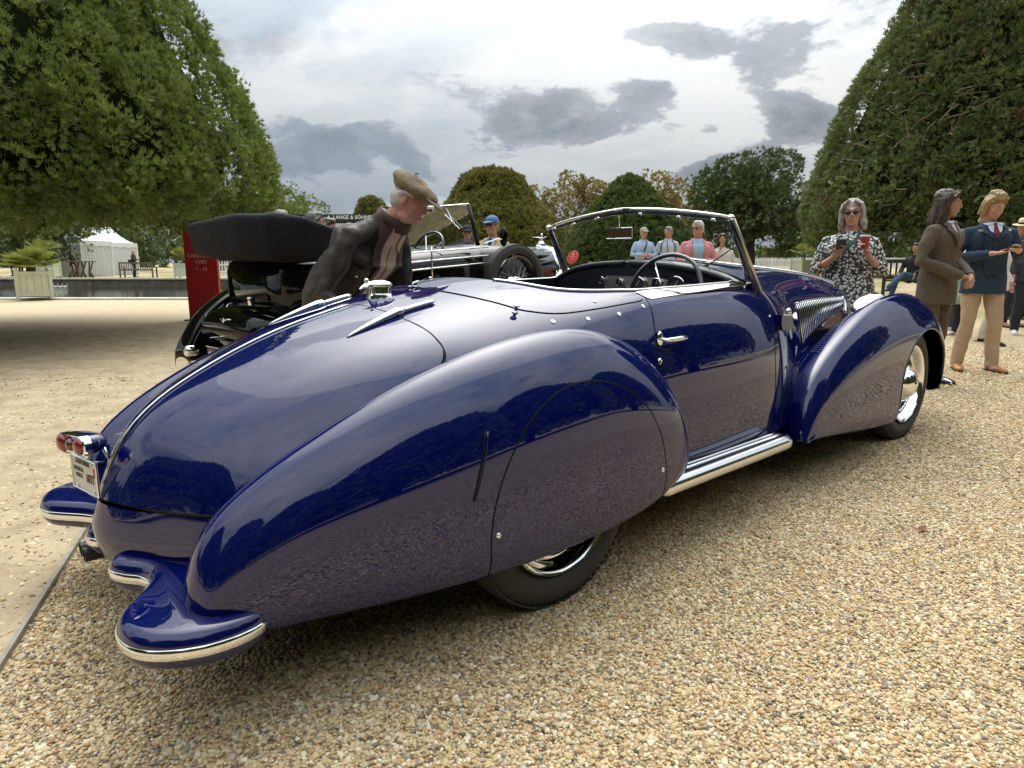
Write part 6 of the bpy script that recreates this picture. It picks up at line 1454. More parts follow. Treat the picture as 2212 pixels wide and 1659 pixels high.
class Torso:
    def __init__(s, rings, lat=(1, 0, 0), e=.85):
        """rings: (centre, half width, half depth), bottom to top"""
        s.C = np.array([r[0] for r in rings], float); s.W = np.array([[r[1], r[2]] for r in rings], float); s.t = np.linspace(0, 1, len(rings)); s.X = np.array(lat, float); s.X /= np.linalg.norm(s.X); s.e = e
    def P(s, a, v, off=0.0):
        c = nat(s.t, s.C, [v])[0]; w, d = nat(s.t, s.W, [v])[0]; c2 = nat(s.t, s.C, [min(v + .02, 1)])[0] - nat(s.t, s.C, [max(v - .02, 0)])[0]; u = c2 / np.linalg.norm(c2)
        f = np.cross(u, s.X); f /= np.linalg.norm(f)
        n = s.X * math.sin(a) / max(w, .02) + f * math.cos(a) / max(d, .02); n /= np.linalg.norm(n)
        return c + s.X * w * spow(math.sin(a), s.e) + f * d * spow(math.cos(a), s.e) + n * off
    def add(s, mb, nv=14, na=22):
        R = [[s.P(2 * PI * j / na, i / nv) for j in range(na)] for i in range(nv + 1)]
        V = [p for r in R for p in r]; F = [(i * na + j, i * na + (j + 1) % na, (i + 1) * na + (j + 1) % na, (i + 1) * na + j) for i in range(nv) for j in range(na)]
        F.append(tuple(range(na))[::-1]); F.append(tuple(nv * na + j for j in range(na))); mb.add(V, F)
    def patch(s, poly, off=.006, na=24, nv=24, thick=.004):
        """poly in (degrees from front, + = person's right; v), laid on the surface"""
        p = np.array(poly, float); a0, v0 = p.min(0); a1, v1 = p.max(0); A = []
        for i in range(na + 1):
            for j in range(nv + 1):
                a = a0 + (a1 - a0) * i / na; v = v0 + (v1 - v0) * j / nv; A.append(list(s.P(math.radians(a), v, off)) + [a, v * 60])
        A = np.array(A); idx = np.arange((na + 1) * (nv + 1)).reshape(na + 1, nv + 1)
        T = np.concatenate([np.stack([idx[:-1, :-1], idx[1:, :-1], idx[1:, 1:]], -1).reshape(-1, 3), np.stack([idx[:-1, :-1], idx[1:, 1:], idx[:-1, 1:]], -1).reshape(-1, 3)])
        pp = [(a, v * 60) for a, v in poly]; V, T = clip(A, T, lambda q: sd_poly(q[:, 3], q[:, 4], pp))
        return V[:, :3], T
def head_parts(mb, M, s=1.0, jaw=1.0, detail=True, jowl=0.0):
    """head shapes in head space (x right, y forward, z up), M maps to body space"""
    def b(c, r, k=16, l=12, rot=None):
        q = MB().ball(Vector(c) * s, [x * s for x in r], k, l, rot); mb.add([M @ Vector(v) for v in q.V], q.F)
    def t(p, r, k=8):
        q = MB().tube([Vector(x) * s for x in p], [x * s for x in r], k); mb.add([M @ Vector(v) for v in q.V], q.F)
    b((0, -.018, .035), (.074, .093, .086)); b((0, .018, .0), (.066, .075, .085)); b((0, .03, -.05), (.055 * jaw, .055, .058)); b((0, .058, -.083), (.030 * jaw, .026, .022))
    b((0, .052, -.02), (.048, .042, .055))
    if jowl: b((.03, .02, -.085), (.035, .045, .03)); b((-.03, .02, -.085), (.035, .045, .03))
    t([(0, .088, .022), (0, .102, .002), (0, .110, -.016)], [.008, .009, .011]); b((.010, .096, -.020), (.009, .010, .008), 8, 6); b((-.010, .098, -.020), (.009, .010, .008), 8, 6)
    t([(-.045, .072, .036), (-.02, .088, .034), (.02, .088, .034), (.045, .072, .036)], [.008, .011, .011, .008])
    for sx in (-1, 1):
        b((sx * .040, .062, -.012), (.020, .018, .018), 10, 8); b((sx * .077, -.006, .002), (.009, .021, .033), 10, 8, Matrix.Rotation(sx * -.25, 3, 'Z'))
    t([(-.022, .084, -.050), (0, .094, -.047), (.022, .084, -.050)], [.004, .007, .004], 6); t([(-.018, .084, -.058), (0, .092, -.060), (.018, .084, -.058)], [.004, .008, .004], 6)
    t([(0, -.012, -.02), (0, -.03, -.10), (0, -.035, -.16)], [.056, .052, .060], 12)
def hand_parts(mb, W, D, Nn, side=1, curl=.6, s=1.0, spread=.05, thumb_in=.5):
    """W wrist, D finger direction, Nn direction the palm faces"""
    W, D, Nn = Vector(W), Vector(D).normalized(), Vector(Nn).normalized(); Nn = (Nn - D * Nn.dot(D)).normalized(); X = D.cross(Nn) * side       # towards the thumb
    R = Matrix((X, D, Nn)).transposed(); c = W + D * .052 * s; mb.ball(c, (.040 * s, .052 * s, .015 * s), 12, 8, R); mb.ball(W + D * .01, (.028 * s, .03 * s, .020 * s), 10, 8, R)
    for i, (x, l) in enumerate(((.030, .070), (.010, .078), (-.010, .073), (-.028, .058))):
        b = c + X * (x * s) + D * (.040 * s); ang = 0; P = [b - D * .015 * s]; r = [.0095 * s]; q = b
        for k, f in enumerate((.45, .32, .26)):
            ang += curl * (.55 if k == 0 else .75); d = D * math.cos(ang) + Nn * math.sin(ang) + X * (x * spread * 20); P.append(q); r.append((.0092 - .0008 * k) * s); q = q + d.normalized() * (l * f * s)
        P.append(q); r.append(.0065 * s); mb.tube(P, r, 7)
    b = c + X * .030 * s - D * .020 * s; d1 = (X * .75 + D * .55 + Nn * .35).normalized(); d2 = (X * (.35 - .4 * thumb_in) + D * .8 + Nn * (.3 + .5 * thumb_in)).normalized()
    mb.tube([b, b + d1 * .030 * s, b + d1 * .030 * s + d2 * .030 * s, b + d1 * .030 * s + d2 * .052 * s], [.013 * s, .011 * s, .010 * s, .007 * s], 7)
SKIN = pbr('skin fair', (.55, .33, .24), rough=.5, spec=.35, noise=(18, .1, (.50, .25, .18))); SKIN.node_tree.nodes['Principled BSDF'].inputs['Subsurface Weight'].default_value = .08
SKINR = pbr('skin ruddy', (.48, .215, .155), rough=.5, spec=.35, noise=(14, .1, (.52, .28, .21)))
SKINT = pbr('skin tanned', (.42, .24, .155), rough=.5, spec=.35, noise=(14, .1, (.36, .18, .11)))
def cloth(name, col, rough=.8, n=(5, .12), b=(9, .35, .015), **k): return pbr(name, col, rough=rough, noise=n, bump=b, **k)
EYEW = pbr('eye white', (.38, .33, .30), rough=.2); EYED = pbr('eye iris', (.03, .025, .02), rough=.15); LIP = pbr('lips', (.38, .13, .11), rough=.4); SUNG = pbr('sunglass lens', (.006, .006, .008), rough=.05, coat=1)
DEF = dict(pelvis=(0, 0, .95), waist=(0, 0, 1.10), chest=(0, .01, 1.30), neck=(0, -.01, 1.455), head=(0, .018, 1.610), hyaw=0, hpitch=0, hroll=0,
           elR=(.26, -.03, 1.13), wrR=(.25, .10, .90), elL=(-.26, -.03, 1.13), wrL=(-.25, .10, .90), knR=(.10, .02, .50), anR=(.11, -.03, .085), knL=(-.10, .02, .50), anL=(-.11, -.03, .085),
           hdR=(0, .3, -1), hdL=(0, .3, -1), hnR=(-1, 0, 0), hnL=(1, 0, 0), curl=.5)
def person(loc, az, label, H=1.75, pose=None, skin=SKIN, top=None, legs=None, shoes=None, vs=.012, top_kind='jacket', girth=1.0, hair=None, hair_kind='short', hat=None, hat_kind=None, glasses=False, sleeve=1.0, extra=None, face=True, group=None, hem=.80, shoulders=.19, z=None, jowl=0, wr=.006, lod=2, cat='person', collar_up=False, collar_mat=None):
    if lod == 1: vs *= 1.25
    J = dict(DEF); J.update(pose or {}); k = H / 1.75; base = th(*loc) if z is None else z
    t = empty('person', (loc[0], loc[1], base), -math.radians(az), label=label, cat=cat, group=group); t.scale = (k, k, k)
    pe, wa, ch, ne = [np.array(J[q], float) for q in ('pelvis', 'waist', 'chest', 'neck')]; g = girth
    up = ne - ch; up = up / np.linalg.norm(up)
    sh = {s: ch + up * .085 + np.array([s * shoulders, 0, 0]) for s in (1, -1)}
    Mh = Matrix.Translation(Vector(J['head'])) @ Euler((math.radians(-J['hpitch']), math.radians(J['hroll']), math.radians(-J['hyaw'])), 'XYZ').to_matrix().to_4x4()
    # --- body: one continuous skin
    b = MB(); head_parts(b, Mh, 1.0, jowl=jowl)
    Torso([(pe - [0, 0, .05], .13, .09), (pe, .14, .09), (wa, .11, .08), (ch, .12, .08), (ch + up * .07, .10, .06), (ne, .055, .055)]).add(b)
    nk = Vector(ne); hp = Mh @ Vector((0, -.025, -.08)); b.tube([nk - Vector(up) * .05, nk, hp], [.07, .058, .054], 12)
    for s, e, w in ((1, 'elR', 'wrR'), (-1, 'elL', 'wrL')):
        S, E, Wr = [Vector(x) for x in (sh[s], J[e], J[w])]; b.tube([S - Vector(up) * .03, (S + E) / 2, E, (E + Wr) / 2, Wr], [.036, .038, .034, .033, .024], 10)
        hand_parts(b, Wr, J['hdR' if s == 1 else 'hdL'], J['hnR' if s == 1 else 'hnL'], side=-s, curl=J['curl'])
    for s, kn, an in ((1, 'knR', 'anR'), (-1, 'knL', 'anL')):
        Hp = Vector(pe + [s * .085, 0, -.03]); K, A_ = Vector(J[kn]), Vector(J[an]); b.tube([Hp, (Hp + K) / 2, K, (K * .6 + A_ * .4), A_], [.075, .065, .048, .046, .033], 10); b.ball(A_ + Vector((0, .05, -.045)), (.035, .10, .03), 10, 6)
    body = link('body', vox(b, vs if lod < 2 else (.010 if lod < 3 else .0072), 3 if lod < 3 else 2, dec=.45), skin, t)
    # --- face
    if face:
        for s in (-1, 1):
            if not glasses:
                m = MB(); m.ball(Mh @ Vector((s * .030, .0705, .011)), .0115, 10, 8); m.build('eye', EYEW, t, smooth=True)
                m = MB(); m.ball(Mh @ Vector((s * .030, .0778, .009)), .0055, 8, 6); m.build('iris', EYED, t, smooth=True)
            if hair is not None: m = MB(); m.tube([Mh @ Vector((s * .014, .097, .040)), Mh @ Vector((s * .032, .092, .046)), Mh @ Vector((s * .050, .074, .040))], [.003, .004, .002], 6); m.build('eyebrow', hair, t, smooth=True)
        m = MB(); m.tube([Mh @ Vector((-.021, .087, -.053)), Mh @ Vector((0, .100, -.053)), Mh @ Vector((.021, .087, -.053))], [.002, .0048, .002], 6); m.build('lips', LIP, t, smooth=True)
    if glasses:
        m = MB()
        for s in (-1, 1): m.ball(Mh @ Vector((s * .031, .092, .012)), (.026, .010, .019), 14, 10, rot=Mh.to_3x3()); m.tube([Mh @ Vector((s * .055, .085, .018)), Mh @ Vector((s * .078, .0, .016))], .003, 5)
        m.tube([Mh @ Vector((-.012, .10, .018)), Mh @ Vector((.012, .10, .018))], .003, 5); m.build('sunglasses', SUNG, t, smooth=True)
    # --- hair
    if hair is not None and hair_kind:
        m = MB()
        def hb(c, r): m.add(*(lambda q: ([Mh @ Vector(v) for v in q.V], q.F))(MB().ball(c, r, 16, 12)))
        def ht(p, r): m.tube([Mh @ Vector(x) for x in p], r, 8)
        if hair_kind == 'fringe': hb((0, -.045, .0), (.079, .070, .060)); hb((0, -.05, -.03), (.066, .055, .045)); [ht([(s * .072, .035, .040), (s * .076, .0, .045), (s * .074, -.05, .02)], [.008, .012, .014]) for s in (-1, 1)]
        else:
            hb((0, -.026, .052), (.081, .095, .082)); hb((0, -.055, .0), (.076, .065, .075))
            for s in (-1, 1): ht([(s * .060, .055, .075), (s * .078, .015, .045), (s * .078, -.02, .01)], [.012, .015, .014])
            if hair_kind in ('long', 'bob'):
                dz = -.20 if hair_kind == 'long' else -.14
                for q in range(9):
                    a = (q / 8 - .5) * 3.3; x, y = math.sin(a) * .080, -math.cos(a) * .085 - .005
                    fl_ = 1.12 if hair_kind == 'long' else 1.18
                    ht([(x * .8, y * .75, .09), (x, y, .03), (x * 1.06, y * 1.02, -.06), (x * fl_, y * 1.1 - .005, dz + .04), (x * (fl_ + .08), y * 1.2 - .008, dz + .015 * math.sin(q * 2.1))], [.022, .028, .028, .026, .012])
                for s in (-1, 1): ht([(s * .02, .055, .118), (s * .062, .060, .085), (s * .080, .025, .03), (s * .086, -.005, -.05)], [.013, .014, .013, .012])
            elif hair_kind == 'swept':
                for q in range(7):
                    a = (q / 6 - .5) * 3.2; x, y = math.sin(a) * .078, -math.cos(a) * .085
                    ht([(x * .7, y * .6 + .03, .11), (x, y, .05), (x * 1.08, y * 1.08, -.03), (x * 1.2, y * 1.28, -.09 + .01 * math.sin(q * 3))], [.026, .028, .026, .012])
                for s in (-1, 0, 1): ht([(s * .03, .075, .095), (s * .038, .04, .135), (s * .03, -.03, .148), (s * .03, -.08, .12)], [.013, .022, .022, .018])
            else: hb((0, .03, .095), (.058, .055, .036))
        link('hair', vox(m, (.0065 if lod >= 3 else .009) if lod >= 2 else .013, 2, (.010 if hair_kind in ('long', 'swept', 'bob') else .006, 38, .22)), hair, t)
    if hat is not None:
        m = MB()
        if hat_kind == 'flat':
            R0 = Mh.to_3x3()
            m.ball(Mh @ Vector((0, -.004, .078)), (.108, .140, .046), 24, 14, rot=R0 @ Matrix.Rotation(-.10, 3, 'X')); m.ball(Mh @ Vector((.0, -.040, .090)), (.096, .108, .048), 20, 12, rot=R0); m.ball(Mh @ Vector((0, -.03, .062)), (.086, .104, .035), 20, 10, rot=R0)
            o = link('flat_cap', vox(m, .005, 5, (.006, 14, 1)), hat, t)
            m = MB(); m.ball(Mh @ Vector((0, .118, .062)), (.074, .060, .0085), 20, 8, rot=R0 @ Matrix.Rotation(-.28, 3, 'X')); m.build('peak', hat, t, smooth=True)
            m = MB(); m.tube([Mh @ Vector((.082 * math.sin(a), .125 * math.cos(a) + .004, .058 + .016 * math.cos(a) * 0 + (.002))) for a in np.linspace(-1.4, 1.4, 20)], .0035, 5); m.build('cap_shadow', pbr('cap shadow band', (.02, .014, .010), rough=.8), t)  # dark tube painted in as the shadow under the cap edge
            m = MB(); m.ball(Mh @ Vector((0, -.035, .146)), (.012, .012, .004), 10, 6); m.build('cap_button', hat, t, smooth=True)
        elif hat_kind == 'baseball':
            m.ball(Mh @ Vector((0, -.015, .062)), (.087, .104, .078), 20, 14, rot=Mh.to_3x3()); o = m.build('cap', hat, t, smooth=True)
            m = MB(); m.ball(Mh @ Vector((0, .10, .052)), (.068, .075, .008), 18, 8, rot=Mh.to_3x3() @ Matrix.Rotation(-.22, 3, 'X')); m.build('peak', hat, t, smooth=True)
        elif hat_kind == 'panama':
            m.lathe([(0, .155), (.05, .158), (.075, .14), (.082, .10), (.086, .062), (.15, .052), (.155, .058), (.086, .070)], k=24); m.V = [tuple(Mh @ Vector(v)) for v in m.V]; m.build('hat', hat, t, smooth=True, auto=50)
            m = MB(); m.lathe([(.0855, .068), (.085, .095)], k=24); m.V = [tuple(Mh @ Vector(v)) for v in m.V]; m.build('hat_band', BLACK, t, smooth=True)
    # --- clothes
    T = None
    if legs is not None:
        m = MB(); Torso([(pe - [0, 0, .10], .155 * g, .105 * g), (pe - [0, 0, .03], .17 * g, .12 * g), (pe + [0, 0, .07], .15 * g, .11 * g)]).add(m, 6)
        for s, kn, an in ((1, 'knR', 'anR'), (-1, 'knL', 'anL')):
            Hp = Vector(pe + [s * .085, 0, -.04]); K, A_ = Vector(J[kn]), Vector(J[an]); m.tube([Hp + Vector((0, 0, .05)), Hp, (Hp + K) / 2, K, (K + A_) / 2 + Vector((0, -.012, 0)), A_ + Vector((0, 0, .02)), A_ + Vector((0, 0, -.035))], [.08, .098, .085, .068, .066, .060, .062], 14)
        link('trousers', vox(m, vs, 4, (wr * 1.3, 9, 1.4), dec=.55), legs, t)
    if shoes is not None:
        for s, an in ((1, 'anR'), (-1, 'anL')):
            A_ = Vector(J[an]); toe = Matrix.Rotation(-s * .22, 3, 'Z'); m = MB()
            P = [A_ + toe @ Vector(q) for q in ((0, -.055, -.04), (0, .0, -.035), (0, .09, -.048), (0, .17, -.058), (0, .215, -.064))]; m.tube(P, [.034, .042, .042, .038, .020], 12, flat=.85); m.tube([A_ + Vector((0, -.01, .0)), A_ + Vector((0, 0, -.05))], [.040, .044], 10)
            q = vox(m, .008 if lod > 1 else .012, 3)
            zmin = A_.z - .085
            for v in q.vertices:
                if v.co.z < zmin + .012: v.co.z = zmin + .012
            sh_o = link('shoe', q, shoes, t)
            m = MB(); pl = [(-.030, -.085), (.030, -.085), (.036, 0), (.041, .10), (.034, .18), (.015, .222), (-.015, .222), (-.034, .18), (-.038, .10), (-.034, 0)]; m.add([A_ + toe @ Vector((x, y, -.085 + h)) for h in (0, .018) for x, y in pl], [tuple(range(10))[::-1], tuple(range(10, 20))] + [(i, (i + 1) % 10, 10 + (i + 1) % 10, 10 + i) for i in range(10)])
            m.build('sole', pbr('sole dark', (.03, .022, .018), rough=.7) if shoes.name != 'white sneaker' else shoes, sh_o)
    if top is not None:
        m = MB(); hemc = pe + np.array([0, 0, hem - .95]); ww = 1.0 if top_kind != 'shirt' else .93
        rings = [(hemc, .205 * g * ww, .15 * g * ww), (pe, .19 * g * ww, .14 * g * ww), (wa, .172 * g * ww, .125 * g * ww), ((wa + ch) / 2, .18 * g * ww, .128 * g * ww), (ch, .195 * g * ww, .132 * g * ww), (ch + up * .055, .178 * ww * g ** .5, .118 * ww * g ** .5), (ch + up * .11, .130 * g ** .5, .098), (ne + up * .0, .078 * g ** .5, .076)]
        if top_kind == 'dress': rings = [(pe - [0, 0, .55], .26 * g, .20 * g), (pe - [0, 0, .30], .245 * g, .19 * g)] + rings[1:]
        T = Torso(rings); T.add(m, 20, 26); r0 = .060 if top_kind == 'jacket' else .052
        for s, e, w in ((1, 'elR', 'wrR'), (-1, 'elL', 'wrL')):
            S, E, Wr = [Vector(x) for x in (sh[s], J[e], J[w])]; f = sleeve
            if f >= .99: P = [Vector(ne).lerp(Vector(ch), .22), S - Vector(up) * .022, (S + E) / 2, E, (E + Wr) / 2, E + (Wr - E) * .93]; R_ = [.055, r0 * 1.02, r0 * 1.04, r0 * .93, r0 * .85, r0 * .72]
            else: P = [Vector(ne).lerp(Vector(ch), .22), S - Vector(up) * .022, (S + E) / 2, E, E + (Wr - E) * f]; R_ = [.052, r0 * 1.0, r0 * 1.05, r0 * .98, r0 * .95]
            m.tube(P, R_, 14)
        if top_kind in ('jacket', 'shirt') and lod > 0:
            cm = MB(); qd = Vector(up).lerp(Vector((0, .25, 1)), .5).normalized(); Rc = qd.to_track_quat('Z', 'Y').to_matrix(); cr = .080 if collar_up else .072; ch_ = .038 if collar_up else .030
            cm.lathe([(cr, -.03), (cr + .020, -.035), (cr + .022, ch_ * .5), (cr + .014, ch_), (cr + .006, ch_), (cr, 0)], Vector(ne) + Vector((0, .0, -.012)), rot=Rc, k=20); cm.build('collar_band', collar_mat or top, t, smooth=True)
        link('dress' if top_kind == 'dress' else ('jacket' if top_kind == 'jacket' else 'shirt'), vox(m, vs, 4, (wr * 1.6, 8, .8), dec=.75), top, t)
    t_info = dict(root=t, T=T, Mh=Mh, J=J, ch=ch, up=up, sh=sh)
    if extra: extra(t_info)
    return t_info
def patch(I, name, poly, mat, off=.012, parent=None): V, F = I['T'].patch(poly, off); return link(name, mesh_np(name, V, F, True), mat, parent or I['root'])
def sym(p): return p + [(-a, v) for a, v in p[::-1]]
def suit(I, shirt=None, tie=None, lapel=None, vest=None, button=None, v_bot=.50, top_v=.975, off=.016):
    if vest: patch(I, 'waistcoat', sym([(0, .16), (9, .13), (22, .22), (26, .5), (24, .80), (10, .80)]), vest, off - .003)
    if shirt: patch(I, 'shirt_front', sym([(0, v_bot), (17, .80), (34, top_v), (40, 1.0)]), shirt, off + (.001 if vest else -.003))
    if tie: patch(I, 'tie', [(-3, v_bot - .01), (3, v_bot - .01), (6, v_bot + .10), (4.5, .90), (9, .985), (-9, .985), (-4.5, .90), (-6, v_bot + .10)], tie, off + .004)
    if shirt:
        for s in (1, -1): patch(I, 'collar', [(s * 3, .965), (s * 26, .91), (s * 62, 1.0), (s * 10, 1.0)], shirt, off + .008)
    if lapel:
        for s in (1, -1): patch(I, 'lapel', [(s * 1, v_bot - .03), (s * 20, .76), (s * 36, .95), (s * 60, 1.0), (s * 72, .985), (s * 56, .88), (s * 42, .84), (s * 47, .81), (s * 33, .70), (s * 12, v_bot)], lapel, off + .006)
HAIRG = pbr('hair grey', (.30, .28, .26), rough=.5, noise=(60, .4, (.16, .15, .14)), bump=(160, .6, .004)); HAIRW = pbr('hair white', (.55, .52, .48), rough=.5, bump=(160, .6, .004)); HAIRD = pbr('hair dark brown', (.022, .014, .010), rough=.38, noise=(40, .4, (.075, .045, .03)), bump=(160, .6, .004)); HAIRB = pbr('hair blond', (.42, .28, .13), rough=.45, noise=(40, .4, (.24, .145, .06)), bump=(160, .6, .004)); HAIRS = pbr('hair silver', (.52, .48, .44), rough=.42, noise=(30, .4, (.22, .19, .17)), bump=(160, .6, .004))
# the man leaning over the roadster
WAX = pbr('waxed brown leather', (.026, .024, .021), rough=.5, noise=(6, .4, (.068, .053, .040)), bump=(14, .45, .02), spec=.35)
CAPM = pbr('taupe suede cap', (.235, .175, .105), rough=.85, noise=(14, .3, (.16, .115, .068)), bump=(60, .25, .003)); CORD = pbr('brown corduroy collar', (.085, .045, .036), rough=.8, bump=(120, .6, .003)); CREAM = cloth('cream shirt', (.56, .43, .29), n=(6, .1))
def lean_extra(I):
    patch(I, 'shirt_front', [(-14, .18), (0, .10), (10, .20), (14, .55), (22, .86), (40, 1.0), (-40, 1.0), (-24, .86), (-16, .5)], CREAM, .013)
    patch(I, 'placket', [(-3, .40), (2, .40), (3, .97), (-3, .97)], CREAM, .019)
    for s in (1, -1):
        patch(I, 'shirt_collar', [(s * 3, .90), (s * 26, .80), (s * 60, 1.0), (s * 6, 1.0)], CREAM, .024)
        patch(I, 'corduroy_collar', [(s * 18, .62), (s * 27, .58), (s * 36, .74), (s * 52, .90), (s * 90, 1.0), (s * 40, 1.0), (s * 28, .86), (s * 17, .70)], CORD, .028)
        patch(I, 'front_edge', [(s * 11, .10), (s * 17, .10), (s * 19, .62), (s * 13, .62)], WAX, .018)
    patch(I, 'chest_pocket', [(26, .30), (62, .30), (62, .46), (26, .46)], WAX, .014); patch(I, 'pocket_flap', [(24, .43), (64, .43), (64, .52), (24, .52)], WAX, .019)
    p = I['T'].P(math.radians(42), .455, .022); MB().ball(tuple(p), .008).build('stud', CHROME, I['root'], smooth=True)
    for q in range(8):
        a = 50 + q * 6; patch(I, 'quilted_seam', [(a, .70), (a + .9, .70), (a + 8, .86), (a + 7, .86)], BLACK, .0165)
person((-.97, 3.90), 116, 'stooping man in a taupe flat cap and worn brown waxed jacket peering into the roadster', 1.735, dict(pelvis=(0, -.06, .94), waist=(0, .03, 1.08), chest=(0, .19, 1.255), neck=(0, .365, 1.405), head=(0, .475, 1.488), hpitch=30, hyaw=-12, elR=(.32, .13, 1.0), wrR=(.24, .36, .84), elL=(-.28, .22, .98), wrL=(-.2, .46, .86), knR=(.11, .05, .5), knL=(-.12, .0, .5)), skin=SKINR, top=WAX, legs=cloth('brown trousers', (.08, .06, .045)), shoes=pbr('brown leather shoe', (.10, .05, .025), rough=.35), hair=HAIRW, hair_kind='fringe', hat=CAPM, hat_kind='flat', vs=.0085, girth=1.22, extra=lean_extra, lod=3, hem=.76, shoulders=.225, jowl=1, wr=.013, collar_up=True, collar_mat=CORD)
# woman in the floral dress
FLORAL = bpy.data.materials.new('floral print'); FLORAL.use_nodes = True
def floral():
    g = N(FLORAL.node_tree); b = g.n['Principled BSDF']; tc = g.new('ShaderNodeTexCoord'); v = g.new('ShaderNodeTexVoronoi'); v.inputs['Scale'].default_value = 42; d = g.noise(tc.outputs['Object'], 80, 3, .7)
    g.link(g.vmath('ADD', tc.outputs['Object'], g.vmath('MULTIPLY', tc.outputs['Object'], (0, 0, 0))), v.inputs['Vector'])
    f = g.math('ADD', v.outputs['Distance'], g.math('MULTIPLY', g.math('SUBTRACT', d, .5), .9)); c = g.mix(g.sstep(f, .50, .43), (.028, .032, .030), (.66, .66, .64))
    v2 = g.new('ShaderNodeTexVoronoi'); v2.inputs['Scale'].default_value = 70; g.link(tc.outputs['Object'], v2.inputs['Vector']); c = g.mix(g.sstep(v2.outputs['Distance'], .26, .18), c, (.34, .36, .34))
    g.link(c, b.inputs['Base Color']); b.inputs['Roughness'].default_value = .8
floral()
def woman_extra(I):
    r = I['root']; m = MB(); m.box((.075, .34, 1.345), (.074, .011, .14), rot=Matrix.Rotation(-1.0, 3, 'X')); m.build('phone', pbr('phone black', (.01, .01, .012), rough=.15, coat=1), r)
    patch(I, 'shoulder_strap', [(-34, .98), (-26, .98), (8, .66), (40, .40), (34, .38), (0, .64)], pbr('bottle green strap', (.015, .06, .04), rough=.6), .016)
    m = MB(); m.lathe([(.018, 0), (.032, 0), (.034, .006), (.034, -.006)], k=12)
    for s, w in ((1, (.10, .235, 1.245)), (-1, (-.13, .245, 1.25))):
        MB().tube([Vector(w) + Vector((.034 * math.cos(a), .012 * math.sin(a), .034 * math.sin(a))) for a in np.linspace(0, 2 * PI, 16, endpoint=False)], .006, 6, closed=True).build('bracelet', pbr('silver bracelet', (.5, .48, .44), rough=.3, metal=.9), r, smooth=True)
WM = person((2.90, 5.85), 205, 'grey haired woman in a black and white floral dress, holding phone and cup', 1.70, dict(elR=(.275, .03, 1.10), wrR=(.105, .24, 1.25), elL=(-.275, .03, 1.10), wrL=(-.135, .25, 1.255), hdR=(-.35, .5, .8), hdL=(.3, .45, .85), hnR=(-.3, .6, .7), hnL=(.5, .5, .5), curl=.9, hyaw=4, hpitch=4, hroll=3), skin=SKIN, top=FLORAL, top_kind='dress', legs=None, shoes=pbr('white sneaker', (.7, .7, .7), rough=.5), hair=HAIRS, hair_kind='bob', glasses=True, vs=.009, girth=1.20, sleeve=.45, extra=woman_extra, lod=3, wr=.004)
def held(I, name, p, label, cat, builder): # a thing held by someone stays a thing of its own
    w = I['root'].matrix_basis @ Vector(p) if False else (Matrix.Translation(I['root'].location) @ I['root'].rotation_euler.to_matrix().to_4x4() @ Matrix.Diagonal((*I['root'].scale, 1))) @ Vector(p)
    t = empty(name, w, I['root'].rotation_euler.z, label=label, cat=cat); builder(t); return t
def cup(t):
    m = MB(); m.lathe([(0, -.05), (.027, -.05), (.036, .045)], k=20); m.build('cup', pbr('cup red', (.36, .03, .035), rough=.5), t, smooth=True, auto=50)
    m = MB(); m.lathe([(.038, .043), (.038, .052), (.033, .056), (.031, .062), (0, .062)], k=20); m.build('lid', pbr('cup lid', (.45, .47, .43), rough=.4), t, smooth=True, auto=50)
held(WM, 'paper_cup', (-.105, .305, 1.355), 'red paper coffee cup held by the woman in the floral dress', 'cup', cup)
def umb(t):
    m = MB(); m.tube([(0, 0, .02), (.0, 0, -.28), (0, 0, -.62), (0, 0, -.70)], [.028, .045, .020, .004], 10); m.build('canopy', pbr('umbrella green', (.012, .055, .035), rough=.6, bump=(20, .5, .01)), t, smooth=True)
    m = MB(); m.tube([(0, 0, 0), (0, 0, .13), (.0, .02, .165), (0, .05, .16), (0, .06, .13)], .012, 8); m.build('handle', pbr('cane wood', (.42, .19, .06), rough=.35, coat=.5), t, smooth=True)
held(WM, 'umbrella', (.235, .11, 1.02), 'furled dark green umbrella with cane handle on the floral dress woman\'s arm', 'umbrella', umb)
# brown suit
TWEED = pbr('brown tweed', (.125, .092, .062), rough=.85, noise=(140, .3, (.075, .056, .040)), bump=(7, .4, .02)); PINKS = cloth('pale pink shirt', (.62, .50, .55)); TIED = pbr('patterned dark tie', (.07, .05, .045), rough=.6, noise=(60, .5, (.2, .15, .12)))
def brown_extra(I): suit(I, PINKS, TIED, TWEED, v_bot=.52); [MB().ball(tuple(I['T'].P(math.radians(-3), v, .022)), .008).build('button', BLACK, I['root'], smooth=True) for v in (.47, .30)]; [patch(I, 'pocket_flap', [(s * 40, .20), (s * 80, .17), (s * 80, .215), (s * 40, .245)], TWEED, .018) for s in (1, -1)]
person((4.0, 6.35), 147, 'young man with long dark hair in a brown tweed suit, hands clasped, head turned away', 1.83, dict(hyaw=-27, hpitch=6, elR=(.285, -.02, 1.12), wrR=(.05, .24, .98), elL=(-.285, -.0, 1.12), wrL=(-.06, .25, .98), hdR=(-.7, .3, -.4), hdL=(.7, .3, -.4), hnR=(-.2, -1, 0), hnL=(.2, -1, 0), curl=.7), skin=SKINT, top=TWEED, legs=TWEED, shoes=pbr('black shoe', (.01, .01, .01), rough=.3), hair=HAIRD, hair_kind='long', vs=.009, extra=brown_extra, lod=3, girth=.97, hem=.74)
